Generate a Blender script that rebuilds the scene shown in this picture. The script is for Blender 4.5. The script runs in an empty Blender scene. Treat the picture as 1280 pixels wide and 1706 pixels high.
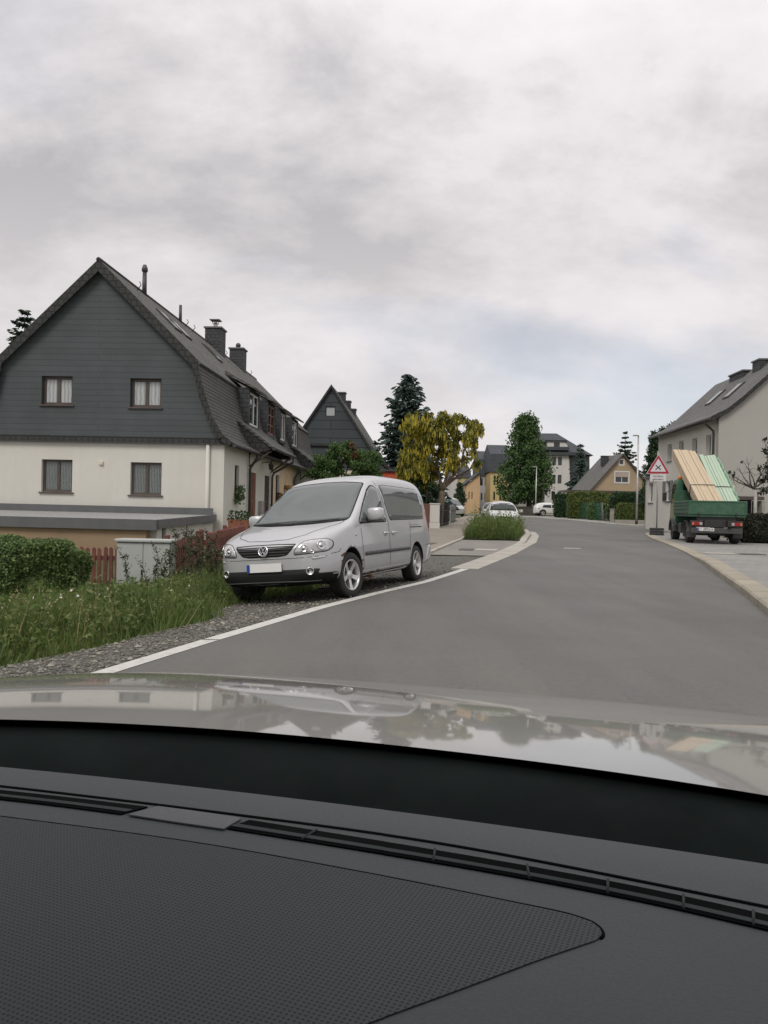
import bpy, bmesh, math, random
import numpy as np
from mathutils import Vector, Matrix
from mathutils.bvhtree import BVHTree

R = math.radians
S = bpy.context.scene
COL = S.collection

# ------------------------------------------------------------------ camera
F_PX, EYE, ROLL = 1331.0, 1.22, 0.022          # focal length in photo pixels, eye height, camera roll
cam_d = bpy.data.cameras.new('camera')
cam = bpy.data.objects.new('camera', cam_d)
COL.objects.link(cam)
cam_d.sensor_fit = 'VERTICAL'
cam_d.sensor_height = 24.0
cam_d.lens = 24.0 * F_PX / 1706.0
cam_d.clip_start = 0.05
cam_d.clip_end = 3000
PITCH = math.atan(3 / F_PX)
cam.matrix_world = Matrix.Translation((0, 0, EYE)) @ Matrix.Rotation(R(90) - PITCH, 4, 'X') @ Matrix.Rotation(ROLL, 4, 'Z')
S.camera = cam

# ------------------------------------------------------------------ sky, sun, exposure
SUN_EL, SUN_AZ = R(48), R(205)                 # azimuth clockwise from +Y
world = bpy.data.worlds.new("World")
S.world = world
world.use_nodes = True
wn, wl = world.node_tree.nodes, world.node_tree.links
wn.clear()


def nd(tree, typ, **kw):
    n = tree.nodes.new(typ)
    for k, v in kw.items():
        if k == 'inp':
            for kk, vv in v.items():
                n.inputs[kk].default_value = vv
        else:
            setattr(n, k, v)
    return n


WT = world.node_tree
out = nd(WT, 'ShaderNodeOutputWorld')
bg = nd(WT, 'ShaderNodeBackground', inp={'Strength': 0.1})
wl.new(bg.outputs[0], out.inputs[0])
sky = nd(WT, 'ShaderNodeTexSky', sky_type='NISHITA', sun_disc=False, sun_elevation=SUN_EL, sun_rotation=SUN_AZ)
tc = nd(WT, 'ShaderNodeTexCoord')
sep = nd(WT, 'ShaderNodeSeparateXYZ')
wl.new(tc.outputs['Generated'], sep.inputs[0])


def wmath(op, a, b=None, clamp=False):
    n = nd(WT, 'ShaderNodeMath', operation=op, use_clamp=clamp)
    for i, v in enumerate((a, b)):
        if v is None:
            continue
        if isinstance(v, (int, float)):
            n.inputs[i].default_value = v
        else:
            wl.new(v, n.inputs[i])
    return n.outputs[0]


zz = wmath('MAXIMUM', sep.outputs[2], 0.0)
den = wmath('ADD', zz, 0.42)
cx = wmath('DIVIDE', sep.outputs[0], den)
cy = wmath('DIVIDE', sep.outputs[1], den)
comb = nd(WT, 'ShaderNodeCombineXYZ')
wl.new(cx, comb.inputs[0]); wl.new(cy, comb.inputs[1])


def wnoise(scale, detail, rough, off, dist=0.0, lac=2.0):
    mp = nd(WT, 'ShaderNodeMapping')
    mp.inputs['Location'].default_value = off
    mp.inputs['Scale'].default_value = (0.80, 1.0, 1.0)
    wl.new(comb.outputs[0], mp.inputs[0])
    n = nd(WT, 'ShaderNodeTexNoise', inp={'Scale': scale, 'Detail': detail, 'Roughness': rough, 'Distortion': dist, 'Lacunarity': lac})
    wl.new(mp.outputs[0], n.inputs['Vector'])
    return n.outputs[0]


def wramp(v, stops):
    r = nd(WT, 'ShaderNodeValToRGB')
    cr = r.color_ramp
    while len(cr.elements) < len(stops):
        cr.elements.new(0.5)
    for e, (p, c) in zip(cr.elements, stops):
        e.position = p
        e.color = (*c, 1) if len(c) == 3 else c
    wl.new(v, r.inputs[0])
    return r.outputs[0]


def wmix(f, a, b, blend='MIX'):
    m = nd(WT, 'ShaderNodeMix', data_type='RGBA', blend_type=blend)
    for sock, v in ((m.inputs[0], f), (m.inputs[6], a), (m.inputs[7], b)):
        if isinstance(v, (int, float)):
            sock.default_value = v
        elif isinstance(v, tuple):
            sock.default_value = (*v, 1)
        else:
            wl.new(v, sock)
    return m.outputs[2]


SKY_OFF = (11.2, 4.1, 0.0)
n_big = wnoise(1.35, 10, 0.60, SKY_OFF, 0.15)
n_mid = wnoise(4.4, 9, 0.62, (9.7, 0.1, 0.4), 0.2)
mixn = wmath('ADD', wmath('MULTIPLY', n_big, 0.66), wmath('MULTIPLY', n_mid, 0.34))
shade = wramp(mixn, [(0.36, (8.1, 7.8, 7.9)), (0.44, (7.3, 7.0, 7.15)), (0.51, (5.8, 5.6, 5.75)), (0.585, (4.15, 4.02, 4.22))])
# overcast dome: brighter towards the zenith and a pale band near the horizon
gain = wmath('ADD', wmath('MULTIPLY', wmath('POWER', zz, 3.0), 1.2), 0.96)
lum = wmix(1.0, shade, (1, 1, 1), 'MULTIPLY')
vm = nd(WT, 'ShaderNodeVectorMath', operation='SCALE')
wl.new(lum, vm.inputs[0]); wl.new(gain, vm.inputs['Scale'])
hor = wramp(zz, [(0.0, (1, 1, 1)), (0.16, (0.80, 0.80, 0.80)), (0.42, (0, 0, 0))])
pale = wmix(wmath('MULTIPLY', hor, 0.72), vm.outputs[0], (8.5, 8.15, 8.2))
gapn = wnoise(1.5, 6, 0.5, (1.9, 5.4, 2.0), 0.3)
gap = wramp(gapn, [(0.32, (0.35, 0.35, 0.35)), (0.44, (0, 0, 0))])
skyc = wmix(gap, pale, sky.outputs[0])
wl.new(skyc, bg.inputs[0])

sun_d = bpy.data.lights.new('sun', 'SUN')
sun_d.energy = 1.5
sun_d.angle = R(24)
sun_d.color = (1.0, 0.955, 0.89)
sun = bpy.data.objects.new('sun', sun_d)
COL.objects.link(sun)
sdir = Vector((math.sin(SUN_AZ) * math.cos(SUN_EL), math.cos(SUN_AZ) * math.cos(SUN_EL), math.sin(SUN_EL)))
sun.rotation_euler = sdir.to_track_quat('Z', 'Y').to_euler()

S.view_settings.view_transform = 'Standard'
S.view_settings.look = 'None'
S.view_settings.exposure = 0.12
S.view_settings.gamma = 1.0
S.render.engine = 'CYCLES'
S.cycles.use_denoising = True
S.cycles.max_bounces = 6
S.cycles.transparent_max_bounces = 8

# ------------------------------------------------------------------ ground height and placing helpers


def sm(a, b, t):
    t = max(0.0, min(1.0, (t - a) / (b - a)))
    return t * t * (3 - 2 * t)


LEFT_LINE = [(-60.0, -21.0), (-6.6, -10.0), (-3.75, 0.0), (-2.09, 5.74), (-1.66, 7.22), (-0.86, 9.81), (-0.23, 11.51), (0.63, 13.5), (1.62, 16.36), (3.24, 21.42), (4.9, 27.3), (6.3, 34.0), (7.0, 38.5)]


def line_x(Y, L=LEFT_LINE):
    for (x0, y0), (x1, y1) in zip(L, L[1:]):
        if Y <= y1:
            return x0 + (x1 - x0) * (Y - y0) / (y1 - y0)
    return L[-1][0]


def gz0(Y):
    return 0.25 * sm(10, 32, Y) + 0.0095 * max(0.0, min(Y, 130.0) - 32)


def gz(X, Y):
    """height of the ground: the road climbs gently, the verge falls away left of it"""
    z = gz0(Y)
    t = line_x(Y) - X
    if t > 0:
        fade = 1 - sm(15.5, 21.0, Y)
        d = 0.085 * min(t, 1.6) + 0.17 * max(0, min(t - 1.6, 2.2)) + 0.12 * max(0, min(t - 3.8, 6))
        z -= d * fade
    return z


def px(x, y, d):
    u, v = x - 640, y - 853
    c, s = math.cos(ROLL), math.sin(ROLL)
    u, v = u * c + v * s, -u * s + v * c + 3
    return Vector((u * d / F_PX, d, EYE - v * d / F_PX))


def ppm(d):
    return F_PX / d


# ------------------------------------------------------------------ tagging
def empty(name, loc=(0, 0, 0), rot=(0, 0, 0)):
    o = bpy.data.objects.new(name, None)
    o.empty_display_size = 0.2
    COL.objects.link(o)
    o.location = loc
    o.rotation_euler = rot
    return o


def tag(o, label=None, cat=None, group=None, kind=None):
    if label: o['label'] = label
    if cat: o['category'] = cat
    if group: o['group'] = group
    if kind: o['kind'] = kind
    return o


def thing(name, label, cat, loc=(0, 0, 0), rotz=0.0, group=None, rot=None):
    return tag(empty(name, loc, rot or (0, 0, rotz)), label, cat, group)


def copy_tree(o, parent=None):
    c = o.copy()
    COL.objects.link(c)
    if parent is not None:
        c.parent = parent
    for ch in [x for x in bpy.data.objects if x.parent == o]:
        copy_tree(ch, c)
    return c


# ------------------------------------------------------------------ mesh builder
class MB:
    def __init__(self):
        self.bm = bmesh.new()

    def face(self, pts, m=0):
        f = self.bm.faces.new([self.bm.verts.new(p) for p in pts])
        f.material_index = m
        return f

    def box(self, c, s, rz=0.0, m=0, M=None, bev=0.0):
        T = (M or Matrix.Identity(4)) @ Matrix.Translation(c) @ Matrix.Rotation(rz, 4, 'Z') @ Matrix.Diagonal((s[0], s[1], s[2], 1))
        r = bmesh.ops.create_cube(self.bm, size=1.0, matrix=T)
        fs = set(f for v in r['verts'] for f in v.link_faces)
        for f in fs:
            f.material_index = m
        if bev:
            es = list(set(e for v in r['verts'] for e in v.link_edges))
            b = bmesh.ops.bevel(self.bm, geom=es, offset=bev, segments=2, affect='EDGES', profile=0.5)
            for f in b['faces']:
                f.material_index = m
        return self

    def prism(self, pts, vec, m=0):
        """closed solid: planar polygon pts (3D) pushed along vec"""
        v = Vector(vec)
        a = [self.bm.verts.new(p) for p in pts]
        b = [self.bm.verts.new(Vector(p) + v) for p in pts]
        n = len(pts)
        fs = [self.bm.faces.new(a[::-1]), self.bm.faces.new(b)]
        for i in range(n):
            fs.append(self.bm.faces.new((a[i], a[(i + 1) % n], b[(i + 1) % n], b[i])))
        for f in fs:
            f.material_index = m
        return self

    def holed(self, outer, holes, T, thick, m=0):
        """slab from a 2D outline with 2D holes; T maps (u, v, w) to space, slab reaches w=-thick"""
        loops = [outer] + list(holes)
        tmp = bmesh.new()
        edges = []
        for lp in loops:
            vs = [tmp.verts.new((p[0], p[1], 0)) for p in lp]
            edges += [tmp.edges.new((vs[i], vs[(i + 1) % len(vs)])) for i in range(len(vs))]
        r = bmesh.ops.triangle_fill(tmp, edges=edges, use_beauty=True, use_dissolve=False, normal=(0, 0, 1))
        tris = [[(v.co.x, v.co.y) for v in f.verts] for f in tmp.faces]
        tmp.free()
        for t in tris:
            ar = (t[1][0] - t[0][0]) * (t[2][1] - t[0][1]) - (t[2][0] - t[0][0]) * (t[1][1] - t[0][1])
            if ar < 0:
                t = t[::-1]
            self.face([T @ Vector((p[0], p[1], 0)) for p in t], m)
            self.face([T @ Vector((p[0], p[1], -thick)) for p in t[::-1]], m)
        for lp in loops:
            n = len(lp)
            for i in range(n):
                p, q = lp[i], lp[(i + 1) % n]
                self.face([T @ Vector((p[0], p[1], 0)), T @ Vector((p[0], p[1], -thick)), T @ Vector((q[0], q[1], -thick)), T @ Vector((q[0], q[1], 0))], m)
        return self

    def tube(self, pts, rad, n=8, m=0, cap=True):
        pts = [Vector(p) for p in pts]
        if not isinstance(rad, (list, tuple)):
            rad = [rad] * len(pts)
        rings = []
        ref = None
        for i, p in enumerate(pts):
            d = (pts[min(i + 1, len(pts) - 1)] - pts[max(i - 1, 0)])
            if d.length < 1e-9:
                d = Vector((0, 0, 1))
            d.normalize()
            if ref is None:
                ref = Vector((1, 0, 0)) if abs(d.x) < 0.9 else Vector((0, 1, 0))
            a = (ref - d * ref.dot(d)).normalized()
            ref = a
            b = d.cross(a)
            rings.append([self.bm.verts.new(p + (a * math.cos(2 * math.pi * k / n) + b * math.sin(2 * math.pi * k / n)) * rad[i]) for k in range(n)])
        for r0, r1 in zip(rings, rings[1:]):
            for k in range(n):
                f = self.bm.faces.new((r0[k], r0[(k + 1) % n], r1[(k + 1) % n], r1[k]))
                f.material_index = m
                f.smooth = True
        if cap:
            for r, rev in ((rings[0], True), (rings[-1], False)):
                f = self.bm.faces.new(r[::-1] if rev else r)
                f.material_index = m
        return self

    def lathe(self, prof, T, n=32, m=0, closed=False):
        """prof: list of (radius, along); T maps the local axis (z = along)"""
        rings = []
        for r, a in prof:
            rings.append([self.bm.verts.new(T @ Vector((r * math.cos(2 * math.pi * k / n), r * math.sin(2 * math.pi * k / n), a))) for k in range(n)])
        pairs = list(zip(rings, rings[1:]))
        if closed:
            pairs.append((rings[-1], rings[0]))
        for r0, r1 in pairs:
            for k in range(n):
                f = self.bm.faces.new((r0[k], r0[(k + 1) % n], r1[(k + 1) % n], r1[k]))
                f.material_index = m
                f.smooth = True
        return self

    def build(self, name, mats, parent=None, smooth=None, autosmooth=None):
        me = bpy.data.meshes.new(name)
        bmesh.ops.remove_doubles(self.bm, verts=self.bm.verts, dist=1e-6)
        bmesh.ops.recalc_face_normals(self.bm, faces=self.bm.faces)
        self.bm.to_mesh(me)
        self.bm.free()
        return link(name, me, mats, parent, smooth)


def link(name, me, mats, parent=None, smooth=None):
    for m_ in (mats if isinstance(mats, (list, tuple)) else [mats]):
        me.materials.append(m_)
    if smooth is not None:
        me.polygons.foreach_set('use_smooth', [bool(smooth)] * len(me.polygons))
    o = bpy.data.objects.new(name, me)
    COL.objects.link(o)
    if parent is not None:
        o.parent = parent
    return o


def mesh_from(name, V, Fc, mats, parent=None, smooth=None, mi=None):
    me = bpy.data.meshes.new(name)
    me.from_pydata([tuple(v) for v in V], [], [tuple(f) for f in Fc])
    o = link(name, me, mats, parent, smooth)
    if mi is not None:
        me.polygons.foreach_set('material_index', mi)
    me.update()
    return o


def quads_mesh(name, Q, mats, parent=None, mi=None, extra=None):
    """Q: N x 4 x 3 array of separate quads; extra: (V, F, mi) solid bits in the same mesh"""
    Q = np.asarray(Q, dtype=np.float32)
    n = len(Q)
    V = Q.reshape(-1, 3)
    nf4 = n
    me = bpy.data.meshes.new(name)
    ev, ef, em = extra if extra else ([], [], [])
    nv = len(V) + len(ev)
    me.vertices.add(nv)
    co = np.concatenate([V, np.asarray(ev, dtype=np.float32).reshape(-1, 3)]) if len(ev) else V
    me.vertices.foreach_set('co', co.ravel())
    li = np.arange(n * 4, dtype=np.int32)
    tot = [4] * n
    for f in ef:
        li = np.concatenate([li, np.asarray(f, dtype=np.int32) + len(V)])
        tot.append(len(f))
    tot = np.asarray(tot, dtype=np.int32)
    st = np.concatenate([[0], np.cumsum(tot)[:-1]]).astype(np.int32)
    me.loops.add(len(li))
    me.loops.foreach_set('vertex_index', li)
    me.polygons.add(len(tot))
    me.polygons.foreach_set('loop_start', st)
    me.polygons.foreach_set('loop_total', tot)
    for m_ in (mats if isinstance(mats, (list, tuple)) else [mats]):
        me.materials.append(m_)
    idx = np.zeros(len(tot), dtype=np.int32)
    if mi is not None:
        idx[:n] = mi
    if len(ef):
        idx[n:] = em
    me.polygons.foreach_set('material_index', idx)
    me.update(calc_edges=True)
    me.validate()
    o = bpy.data.objects.new(name, me)
    COL.objects.link(o)
    if parent is not None:
        o.parent = parent
    return o


# ------------------------------------------------------------------ materials
def new_mat(name):
    m = bpy.data.materials.new(name)
    m.use_nodes = True
    return m, m.node_tree, m.node_tree.nodes['Principled BSDF']


def sock(t, s, v):
    if isinstance(v, (int, float)):
        s.default_value = v
    elif isinstance(v, tuple):
        s.default_value = (*v, 1) if len(v) == 3 and s.type == 'RGBA' else v
    else:
        t.links.new(v, s)


def mixc(t, f, a, b, blend='MIX'):
    m = t.nodes.new('ShaderNodeMix')
    m.data_type = 'RGBA'
    m.blend_type = blend
    sock(t, m.inputs[0], f); sock(t, m.inputs[6], a); sock(t, m.inputs[7], b)
    return m.outputs[2]


def noise(t, vec, scale, detail=5, rough=0.55, dist=0.0):
    n = nd(t, 'ShaderNodeTexNoise', inp={'Scale': scale, 'Detail': detail, 'Roughness': rough, 'Distortion': dist})
    if vec is not None:
        t.links.new(vec, n.inputs['Vector'])
    return n.outputs[0]


def ramp(t, v, stops, interp='LINEAR'):
    r = t.nodes.new('ShaderNodeValToRGB')
    cr = r.color_ramp
    cr.interpolation = interp
    while len(cr.elements) < len(stops):
        cr.elements.new(0.5)
    for e, (p, c) in zip(cr.elements, stops):
        e.position = p
        e.color = (*c, 1) if isinstance(c, tuple) else (c, c, c, 1)
    t.links.new(v, r.inputs[0])
    return r.outputs[0]


def obj_co(t, scale=None):
    c = t.nodes.new('ShaderNodeTexCoord')
    if scale is None:
        return c.outputs['Object']
    m = t.nodes.new('ShaderNodeMapping')
    m.inputs['Scale'].default_value = scale
    t.links.new(c.outputs['Object'], m.inputs[0])
    return m.outputs[0]


def add_bump(t, b, h, strength=0.3, dist=0.02):
    n = nd(t, 'ShaderNodeBump', inp={'Strength': strength, 'Distance': dist})
    t.links.new(h, n.inputs['Height'])
    t.links.new(n.outputs[0], b.inputs['Normal'])


def mul(c, k):
    return tuple(min(1.0, x * k) for x in c)


def mat(name, col, rough=0.6, metal=0.0, var=0.12, vs=2.0, spec=0.5, bump=0.0, bs=40.0, coat=0.0, streak=None, stain=None):
    m, t, b = new_mat(name)
    co = obj_co(t)
    n = noise(t, co, vs, 6, 0.6)
    c = mixc(t, ramp(t, n, [(0.3, 0.0), (0.7, 1.0)]), mul(col, 1 - var), mul(col, 1 + var))
    if streak:      # weather streaks running down a wall: (colour, amount)
        sn = noise(t, obj_co(t, (3.0, 3.0, 0.18)), 1.6, 6, 0.65)
        c = mixc(t, ramp(t, sn, [(0.48, 0.0), (0.78, streak[1])]), c, streak[0])
    if stain:
        s2 = noise(t, co, stain[2], 5, 0.6, 0.6)
        c = mixc(t, ramp(t, s2, [(0.5, 0.0), (0.72, stain[1])]), c, stain[0])
    sock(t, b.inputs['Base Color'], c)
    b.inputs['Metallic'].default_value = metal
    b.inputs['Specular IOR Level'].default_value = spec
    if rough < 0.9:
        rn = noise(t, co, vs * 3, 4, 0.6)
        sock(t, b.inputs['Roughness'], ramp(t, rn, [(0.25, max(0.02, rough * 0.85)), (0.75, min(1.0, rough * 1.15))]))
    else:
        b.inputs['Roughness'].default_value = rough
    b.inputs['Coat Weight'].default_value = coat
    b.inputs['Coat Roughness'].default_value = 0.05
    if bump:
        add_bump(t, b, noise(t, co, bs, 4, 0.6), bump, 0.02)
    return m


def courses(name, c1, c2, cm, axis, w, h, mortar=0.012, rough=0.75, bump=0.5, zmul=1.0, var=0.25, vs=0.7, offset=0.5, lich=None):
    """overlapping slates, tiles or bricks laid in courses; axis x or y runs along the course"""
    m, t, b = new_mat(name)
    co = obj_co(t)
    sp = t.nodes.new('ShaderNodeSeparateXYZ')
    t.links.new(co, sp.inputs[0])
    cb = t.nodes.new('ShaderNodeCombineXYZ')
    t.links.new(sp.outputs[0 if axis == 'x' else 1], cb.inputs[0])
    zz_ = nd(t, 'ShaderNodeMath', operation='MULTIPLY', inp={1: zmul})
    t.links.new(sp.outputs[2], zz_.inputs[0])
    wob = nd(t, 'ShaderNodeMath', operation='MULTIPLY_ADD', inp={1: 0.03})
    t.links.new(noise(t, co, 1.3, 3), wob.inputs[0]); t.links.new(zz_.outputs[0], wob.inputs[2])
    t.links.new(wob.outputs[0], cb.inputs[1])
    br = nd(t, 'ShaderNodeTexBrick', offset=offset, inp={'Scale': 1.0, 'Mortar Size': mortar, 'Mortar Smooth': 0.2, 'Bias': 0.0, 'Brick Width': w, 'Row Height': h,
                                                        'Color1': (*c1, 1), 'Color2': (*c2, 1), 'Mortar': (*cm, 1)})
    t.links.new(cb.outputs[0], br.inputs['Vector'])
    big = noise(t, co, vs, 6, 0.62)
    c = mixc(t, 1.0, br.outputs['Color'], mixc(t, ramp(t, big, [(0.28, 0.0), (0.72, 1.0)]), (1 - var,) * 3, (1.0, 1.0, 1.0)), 'MULTIPLY')
    if lich:
        c = mixc(t, ramp(t, noise(t, co, 5.5, 7, 0.7), [(0.52, 0.0), (0.70, lich[1])]), c, lich[0])
    sock(t, b.inputs['Base Color'], c)
    b.inputs['Roughness'].default_value = rough
    b.inputs['Specular IOR Level'].default_value = 0.35
    if bump:
        inv = nd(t, 'ShaderNodeMath', operation='SUBTRACT', inp={0: 1.0})
        t.links.new(br.outputs['Fac'], inv.inputs[1])
        add_bump(t, b, inv.outputs[0], bump, 0.012)
    return m


def leafmat(name, cols, rough=0.55, trans=0.25, pos=None):
    m, t, b = new_mat(name)
    g = t.nodes.new('ShaderNodeNewGeometry')
    n = len(cols)
    c = ramp(t, g.outputs['Random Per Island'], [((pos[i] if pos else i / max(1, n - 1)), cols[i]) for i in range(n)])
    big = noise(t, obj_co(t), 0.9, 3, 0.5)
    c = mixc(t, 1.0, c, ramp(t, big, [(0.3, (0.78, 0.82, 0.78)), (0.7, (1.15, 1.1, 1.0))]), 'MULTIPLY')
    sock(t, b.inputs['Base Color'], c)
    b.inputs['Roughness'].default_value = rough
    b.inputs['Specular IOR Level'].default_value = 0.3
    if trans:
        tr = t.nodes.new('ShaderNodeBsdfTranslucent')
        t.links.new(c, tr.inputs[0])
        ms = nd(t, 'ShaderNodeMixShader', inp={0: trans})
        o = t.nodes['Material Output']
        t.links.new(b.outputs[0], ms.inputs[1]); t.links.new(tr.outputs[0], ms.inputs[2])
        t.links.new(ms.outputs[0], o.inputs[0])
    return m


M = {}
M['slate_gable'] = courses('slate_gable', (0.075, 0.086, 0.090), (0.083, 0.095, 0.099), (0.054, 0.065, 0.070), 'x', 40.0, 0.19, 0.010, 0.62, 0.5, 1.0, 0.28, 0.6)
M['slate_roof'] = courses('slate_roof', (0.105, 0.104, 0.094), (0.15, 0.147, 0.132), (0.04, 0.04, 0.037), 'y', 0.32, 0.21, 0.02, 0.8, 0.9, 1.35, 0.35, 0.5, lich=((0.24, 0.225, 0.17), 0.5))
M['slate_scale'] = courses('slate_scale', (0.115, 0.115, 0.106), (0.15, 0.149, 0.137), (0.026, 0.026, 0.025), 'y', 0.18, 0.14, 0.024, 0.75, 1.0, 1.1, 0.3, 0.5)
M['slate_verge'] = courses('slate_verge', (0.036, 0.038, 0.037), (0.048, 0.049, 0.047), (0.018, 0.018, 0.018), 'x', 0.2, 0.2, 0.02, 0.7, 0.5)
M['slate_cheek'] = courses('slate_cheek', (0.055, 0.06, 0.062), (0.07, 0.075, 0.076), (0.025, 0.025, 0.026), 'x', 0.3, 0.18, 0.014, 0.7, 0.5)
M['slate_far'] = courses('slate_far', (0.058, 0.064, 0.072), (0.072, 0.08, 0.088), (0.036, 0.04, 0.045), 'y', 0.4, 0.3, 0.02, 0.75, 0.5)
M['plaster_white'] = mat('plaster_white', (0.60, 0.585, 0.53), 0.92, var=0.04, vs=0.9, bump=0.25, bs=60, streak=((0.50, 0.475, 0.41), 0.28), stain=((0.52, 0.49, 0.41), 0.35, 0.5))
M['plaster_warm'] = mat('plaster_warm', (0.60, 0.545, 0.43), 0.92, var=0.05, vs=0.9, bump=0.2, bs=60, streak=((0.46, 0.42, 0.34), 0.3))
M['plaster_peach'] = mat('plaster_peach', (0.62, 0.47, 0.31), 0.92, var=0.05, vs=0.8, bump=0.2, bs=60)
M['plaster_tan'] = mat('plaster_tan', (0.30, 0.215, 0.135), 0.92, var=0.12, vs=1.1, bump=0.3, bs=50, streak=((0.22, 0.17, 0.11), 0.4))
M['plaster_grey'] = mat('plaster_grey', (0.375, 0.365, 0.33), 0.92, var=0.05, vs=0.5, bump=0.2, bs=50, streak=((0.40, 0.385, 0.33), 0.4))
M['frame_brown'] = mat('frame_brown', (0.075, 0.058, 0.048), 0.5, var=0.2)
M['frame_white'] = mat('frame_white', (0.66, 0.65, 0.62), 0.45, var=0.05)
M['frame_dark'] = mat('frame_dark', (0.035, 0.032, 0.03), 0.5, var=0.2)
M['gutter'] = mat('gutter', (0.045, 0.043, 0.042), 0.45, var=0.25, vs=4)
M['door_red'] = mat('door_red', (0.16, 0.055, 0.03), 0.45, var=0.25, vs=3)
M['door_dark'] = mat('door_dark', (0.05, 0.03, 0.032), 0.45, var=0.25, vs=3)
M['concrete'] = mat('concrete', (0.30, 0.285, 0.245), 0.9, var=0.14, vs=2.5, bump=0.3, bs=70, stain=((0.2, 0.185, 0.155), 0.5, 1.3))
M['dark_metal'] = mat('dark_metal', (0.05, 0.05, 0.05), 0.45, metal=0.6, var=0.2)
M['grey_metal'] = mat('grey_metal', (0.42, 0.42, 0.41), 0.42, metal=0.7, var=0.12, vs=5)
M['zinc'] = mat('zinc', (0.15, 0.15, 0.152), 0.55, metal=0.3, var=0.1, vs=3)
M['black_plastic'] = mat('black_plastic', (0.022, 0.023, 0.023), 0.5, var=0.15)
M['rubber'] = mat('rubber', (0.018, 0.018, 0.018), 0.8, var=0.25, vs=6, stain=((0.06, 0.055, 0.048), 0.6, 4.0))


def glass_mat(name, tint=(0.012, 0.015, 0.015), rough=0.03, ior=1.5):
    m, t, b = new_mat(name)
    sock(t, b.inputs['Base Color'], mixc(t, noise(t, obj_co(t), 1.5, 3), mul(tint, 0.8), mul(tint, 1.25)))
    b.inputs['Roughness'].default_value = rough
    b.inputs['IOR'].default_value = ior
    b.inputs['Specular IOR Level'].default_value = 0.6
    return m


M['glass'] = glass_mat('glass')
M['car_glass'] = glass_mat('car_glass', (0.085, 0.10, 0.094), 0.02, 1.5)
M['dark_car_glass'] = glass_mat('dark_car_glass', (0.03, 0.037, 0.037), 0.05, 1.25)
M['far_glass'] = glass_mat('far_glass', (0.03, 0.032, 0.034), 0.1)


def curtain_mat():
    m, t, b = new_mat('curtain')
    w = nd(t, 'ShaderNodeTexWave', wave_type='BANDS', bands_direction='X', inp={'Scale': 2.6, 'Distortion': 4.0, 'Detail': 3.0, 'Detail Scale': 1.0})
    t.links.new(obj_co(t), w.inputs[0])
    sock(t, b.inputs['Base Color'], ramp(t, w.outputs[1], [(0.0, (0.27, 0.29, 0.29)), (1.0, (0.44, 0.455, 0.45))]))
    b.inputs['Roughness'].default_value = 0.25
    b.inputs['Specular IOR Level'].default_value = 0.5
    b.inputs['Coat Weight'].default_value = 0.8
    b.inputs['Coat Roughness'].default_value = 0.03
    return m


M['curtain'] = curtain_mat()


def lace_pane_mat():
    """glass with a patterned net curtain close behind it"""
    m, t, b = new_mat('lace_pane')
    co = obj_co(t)
    w = nd(t, 'ShaderNodeTexWave', wave_type='BANDS', bands_direction='X', inp={'Scale': 6.0, 'Distortion': 3.0, 'Detail': 4.0, 'Detail Scale': 2.0})
    t.links.new(co, w.inputs[0])
    v = nd(t, 'ShaderNodeTexVoronoi', inp={'Scale': 22.0})
    t.links.new(co, v.inputs['Vector'])
    a = ramp(t, w.outputs[1], [(0.1, 0.0), (0.9, 1.0)])
    c = mixc(t, a, (0.035, 0.05, 0.047), (0.17, 0.19, 0.18))
    c = mixc(t, ramp(t, v.outputs['Distance'], [(0.1, 0.45), (0.4, 0.0)]), c, (0.25, 0.26, 0.25))
    sock(t, b.inputs['Base Color'], c)
    b.inputs['Roughness'].default_value = 0.2
    b.inputs['Coat Weight'].default_value = 0.6
    b.inputs['Coat Roughness'].default_value = 0.03
    return m


M['lace_pane'] = lace_pane_mat()

# ------------------------------------------------------------------ windows for any wall
# frame T maps (u along wall, v up, w outwards) to the parent's space


def window(parent, T, u, v, w, h, frame='frame_brown', pane='glass', bars=1, rec=0.10, sill='frame_brown', fw=0.07, hbar=None, surround=None):
    mb = MB()
    d = 0.06

    def bx(u0, u1, v0, v1, w0, w1, mbb=None):
        pts = [T @ Vector((a, b, w0)) for a, b in ((u0, v0), (u1, v0), (u1, v1), (u0, v1))]
        (mbb or mb).prism(pts, (T.to_3x3() @ Vector((0, 0, w1 - w0))))
    u0, u1, v0, v1 = u - w / 2, u + w / 2, v, v + h
    bx(u0, u0 + fw, v0, v1, -rec - d, -rec); bx(u1 - fw, u1, v0, v1, -rec - d, -rec)
    bx(u0 + fw, u1 - fw, v0, v0 + fw, -rec - d, -rec); bx(u0 + fw, u1 - fw, v1 - fw, v1, -rec - d, -rec)
    for k in range(bars):
        uc = u0 + w * (k + 1) / (bars + 1)
        bx(uc - fw * 0.65, uc + fw * 0.65, v0 + fw, v1 - fw, -rec - d, -rec + 0.005)
    if hbar:
        for hb in hbar:
            bx(u0 + fw, u1 - fw, v0 + h * hb - 0.02, v0 + h * hb + 0.02, -rec - d, -rec + 0.002)
    o = mb.build('window', M[frame], parent)
    pm = MB()
    bx(u0 + fw, u1 - fw, v0 + fw, v1 - fw, -rec - 0.045, -rec - 0.03, pm)
    pm.build('pane', M[pane], o)
    if sill:
        s_ = MB()
        bx(u0 - 0.06, u1 + 0.06, v0 - 0.05, v0 - 0.003, -rec, 0.06, s_)
        s_.build('sill', M[sill], o)
    if surround:
        s_ = MB()
        e = 0.12
        for a, b, c, dd in ((u0 - e, u0, v0 - e, v1 + e), (u1, u1 + e, v0 - e, v1 + e), (u0, u1, v1, v1 + e), (u0, u1, v0 - e, v0)):
            bx(a, b, c, dd, -0.01, 0.025, s_)
        s_.build('surround', M[surround], o)
    return o


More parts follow.
